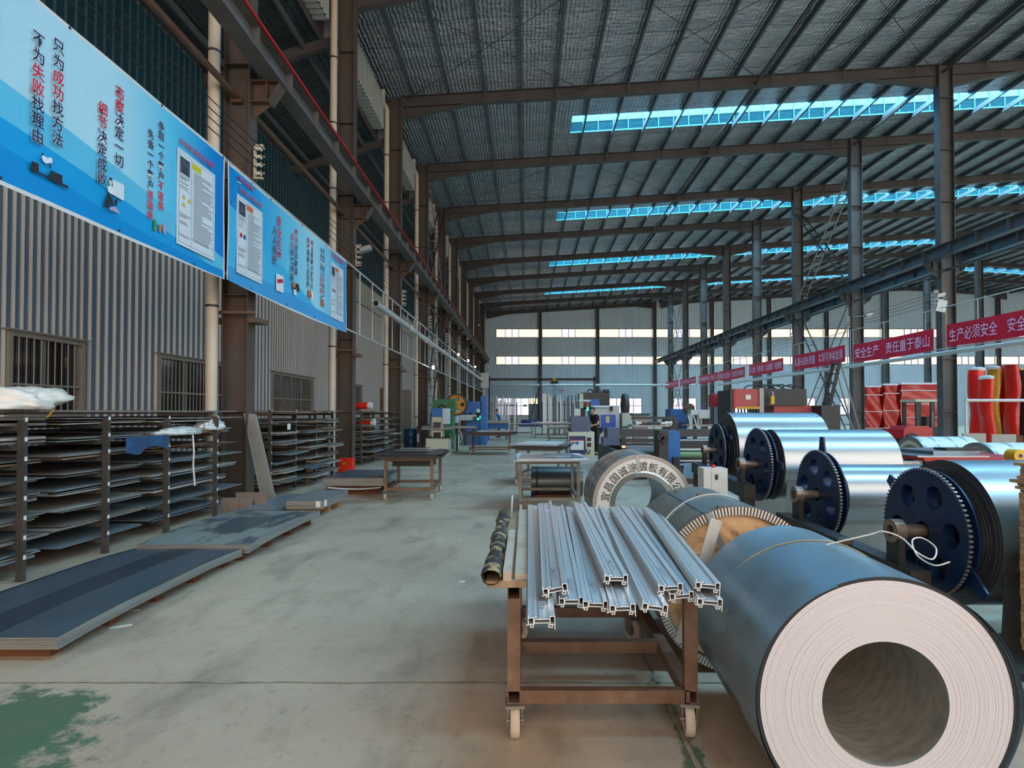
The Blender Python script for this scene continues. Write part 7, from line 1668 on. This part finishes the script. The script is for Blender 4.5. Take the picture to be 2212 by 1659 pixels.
def person(label, loc, rz, pose, shirt, trousers, H=1.72):
    """local frame: faces -y, left is +x; pose gives joint positions"""
    t = thing('person', label, 'person', loc, rz); J = {k: Vector(v) for k, v in pose.items()}
    n = ['pel', 'waist', 'chest', 'neck', 'headb', 'shl', 'ell', 'wrl', 'pal', 'shr', 'elr', 'wrr', 'par', 'hil', 'knl', 'anl', 'tol', 'hir', 'knr', 'anr', 'tor']
    ix = {k: i for i, k in enumerate(n)}
    E = [('pel', 'waist'), ('waist', 'chest'), ('chest', 'neck'), ('neck', 'headb'), ('chest', 'shl'), ('shl', 'ell'), ('ell', 'wrl'), ('wrl', 'pal'), ('chest', 'shr'), ('shr', 'elr'), ('elr', 'wrr'), ('wrr', 'par'), ('pel', 'hil'), ('hil', 'knl'), ('knl', 'anl'), ('anl', 'tol'), ('pel', 'hir'), ('hir', 'knr'), ('knr', 'anr'), ('anr', 'tor')]
    rad = {'pel': (.15, .10), 'waist': (.13, .095), 'chest': (.16, .105), 'neck': .055, 'headb': .058, 'shl': .06, 'ell': .042, 'wrl': .028, 'pal': (.035, .02), 'shr': .06, 'elr': .042, 'wrr': .028, 'par': (.035, .02), 'hil': .085, 'knl': .058, 'anl': .038, 'tol': .032, 'hir': .085, 'knr': .058, 'anr': .038, 'tor': .032}
    def sub_(keys, grow, name, m):
        ks = [k for k in n if k in keys]; li = {k: i for i, k in enumerate(ks)}
        rr2 = [(rad[k][0]+grow, rad[k][1]+grow) if isinstance(rad[k], tuple) else rad[k]+grow for k in ks]
        link(name, skin_mesh(name, [tuple(J[k]) for k in ks], [(li[a], li[b]) for a, b in E if a in li and b in li], rr2, m), t)
    sub_(set(n), 0, 'body', m_skin)
    for s_ in 'lr':                                               # five fingers from the palm
        p, w_ = J['pa'+s_], J['wr'+s_]; d = (p-w_).normalized(); a = d.cross(Vector((0, 0, 1))).normalized(); up = a.cross(d)
        fm_ = MB()
        for k, (off, ln) in enumerate(((-.027, .065), (-.009, .075), (.009, .07), (.026, .055))):
            b0 = p+a*off+d*.01; fm_.tube([b0, b0+d*ln*.5-up*.006, b0+d*ln*.8-up*.025, b0+d*ln*.85-up*.04], .0085, 6)
        b0 = w_+d*.03+a*(-.03 if s_ == 'l' else .03); fm_.tube([b0, b0+a*(-.025 if s_ == 'l' else .025)+d*.03, b0+a*(-.03 if s_ == 'l' else .03)+d*.055-up*.01], .0095, 6)
        fm_.build('fingers', m_skin, t, True, world=False)
    # short sleeves end above the elbow
    J2 = dict(J); J['ell2'] = J['shl'].lerp(J['ell'], .7); J['elr2'] = J['shr'].lerp(J['elr'], .7)
    n += ['ell2', 'elr2']; E += [('shl', 'ell2'), ('shr', 'elr2')]; rad['ell2'] = .052; rad['elr2'] = .052
    sub_({'pel', 'waist', 'chest', 'shl', 'shr', 'ell2', 'elr2'}, .028, 'shirt', shirt); sub_({'pel', 'hil', 'knl', 'anl', 'hir', 'knr', 'anr'}, .016, 'trousers', trousers)
    for s_ in 'lr':
        a, b = J['an'+s_], J['to'+s_]; d = (b-a); d.z = 0; d.normalize(); q = d.cross(Vector((0, 0, 1)))
        def sh(u_, v_):
            th_ = 2*PI*u_; w2 = .048*(1-.35*v_); return tuple(Vector((a.x, a.y, 0))-d*.07+d*(.27*v_)+q*(w2*math.cos(th_))+Vector((0, 0, max(.0, .045*(1.15-.5*v_)*(1+math.sin(th_))))))
        MB().sheet(sh, 12, 8).build('shoe', m_shoe, t, True, world=False)
    # head
    hc = J['head']; bm = bmesh.new(); bmesh.ops.create_uvsphere(bm, u_segments=24, v_segments=18, radius=1)
    f = J['face'].normalized(); rt = f.cross(Vector((0, 0, 1))).normalized(); upv = rt.cross(f)
    for v in bm.verts:
        x, y, z_ = v.co; wj = .075*(1 if z_ > -.2 else 1-.35*(-.2-z_)); fx = .095*y
        if y > .86 and abs(x) < .25 and -.35 < z_ < .1: fx += .022
        v.co = hc+rt*(x*wj)+f*fx+upv*(z_*.115)
    me = bpy.data.meshes.new('head'); bm.to_mesh(me); bm.free(); me.materials.append(m_skin); me.polygons.foreach_set('use_smooth', [True]*len(me.polygons)); hd = link('head', me, t)
    for s_ in (-1, 1):
        e = hc+rt*(.03*s_)+f*.085+upv*.012; MB().lathe([(0, -.008), (.008, -.004), (.009, .003), (0, .008)], 'z', 8, tuple(e)).build('eye', m_hair, hd, True, world=False)
        e = hc+rt*(.074*s_)-f*.005; MB().lathe([(0, -.03), (.014, -.015), (.016, .012), (0, .03)], 'z', 8, tuple(e)).build('ear', m_skin, hd, True, world=False)
    MB().bar(hc+f*.088-upv*.052-rt*.022, hc+f*.088-upv*.052+rt*.022, .008, .007).build('mouth', mat('lips', (160, 96, 86), .5), hd, world=False)
    bm = bmesh.new(); bmesh.ops.create_uvsphere(bm, u_segments=20, v_segments=14, radius=1)
    bmesh.ops.delete(bm, geom=[v for v in bm.verts if v.co.z < -.35 or (v.co.y > .35 and v.co.z < .42)], context='VERTS')
    for v in bm.verts: x, y, z_ = v.co; v.co = hc+rt*(x*.083)+f*(y*.102-.006)+upv*(z_*.125+.006)
    me = bpy.data.meshes.new('hair'); bm.to_mesh(me); bm.free(); me.materials.append(m_hair); me.polygons.foreach_set('use_smooth', [True]*len(me.polygons)); link('hair', me, hd)
    return t
p = fl(1287, 980)
Yq = 20.9; px_ = at(1287, 960, Yq).x
stand = dict(pel=(0, .03, .93), waist=(0, .01, 1.10), chest=(0, -.04, 1.32), neck=(0, -.07, 1.47), headb=(0, -.10, 1.54), head=(0, -.125, 1.615), face=(.1, -1, -.38),
             shl=(.185, -.05, 1.40), ell=(.25, -.03, 1.13), wrl=(.12, -.24, 1.06), pal=(.06, -.31, 1.07), shr=(-.185, -.05, 1.40), elr=(-.24, -.06, 1.13), wrr=(-.10, -.27, 1.08), par=(-.04, -.34, 1.08),
             hil=(.095, .03, .90), knl=(.105, .0, .50), anl=(.11, .05, .085), tol=(.12, -.10, .04), hir=(-.095, .03, .90), knr=(-.10, .0, .50), anr=(-.11, .05, .085), tor=(-.12, -.10, .04))
person('person in black shirt and trousers looking down at the machine console', (px_, Yq, 0), R(-68), stand, m_bshirt, m_btrs)
Yq = 35.5; px_ = at(1077, 930, Yq).x
reach = dict(stand); reach.update(face=(0, -1, -.05), ell=(.22, -.25, 1.30), wrl=(.18, -.50, 1.42), pal=(.17, -.58, 1.44), pel=(0, .1, .93), waist=(0, .07, 1.10), elr=(-.25, -.02, 1.12), wrr=(-.20, -.15, .95), par=(-.19, -.2, .90))
person('person in a blue work shirt reaching up to a machine at the far left', (px_, Yq, 0), R(-90), reach, m_blshirt, m_btrs)

# ================================================================ litter on the floor
for i, (u, v, L, wd, rz) in enumerate(((261, 1353, .14, .03, .5), (288, 1318, .10, .012, .05), (998, 1256, .05, .035, .1))):
    p = fl(u, v, .002); o = MB().box(-L/2, L/2, -wd/2, wd/2, 0, .003).build('paper_scrap', m_tagp, None, world=False); o.location = (p.x, p.y, .001); o.rotation_euler = (0, 0, rz)
    tag(o, ('torn white paper strip on the floor beside the nearest pallet', 'thin pale sliver on the floor beside the nearest pallet', 'small pale paper square in the middle of the floor')[i], 'paper scrap')
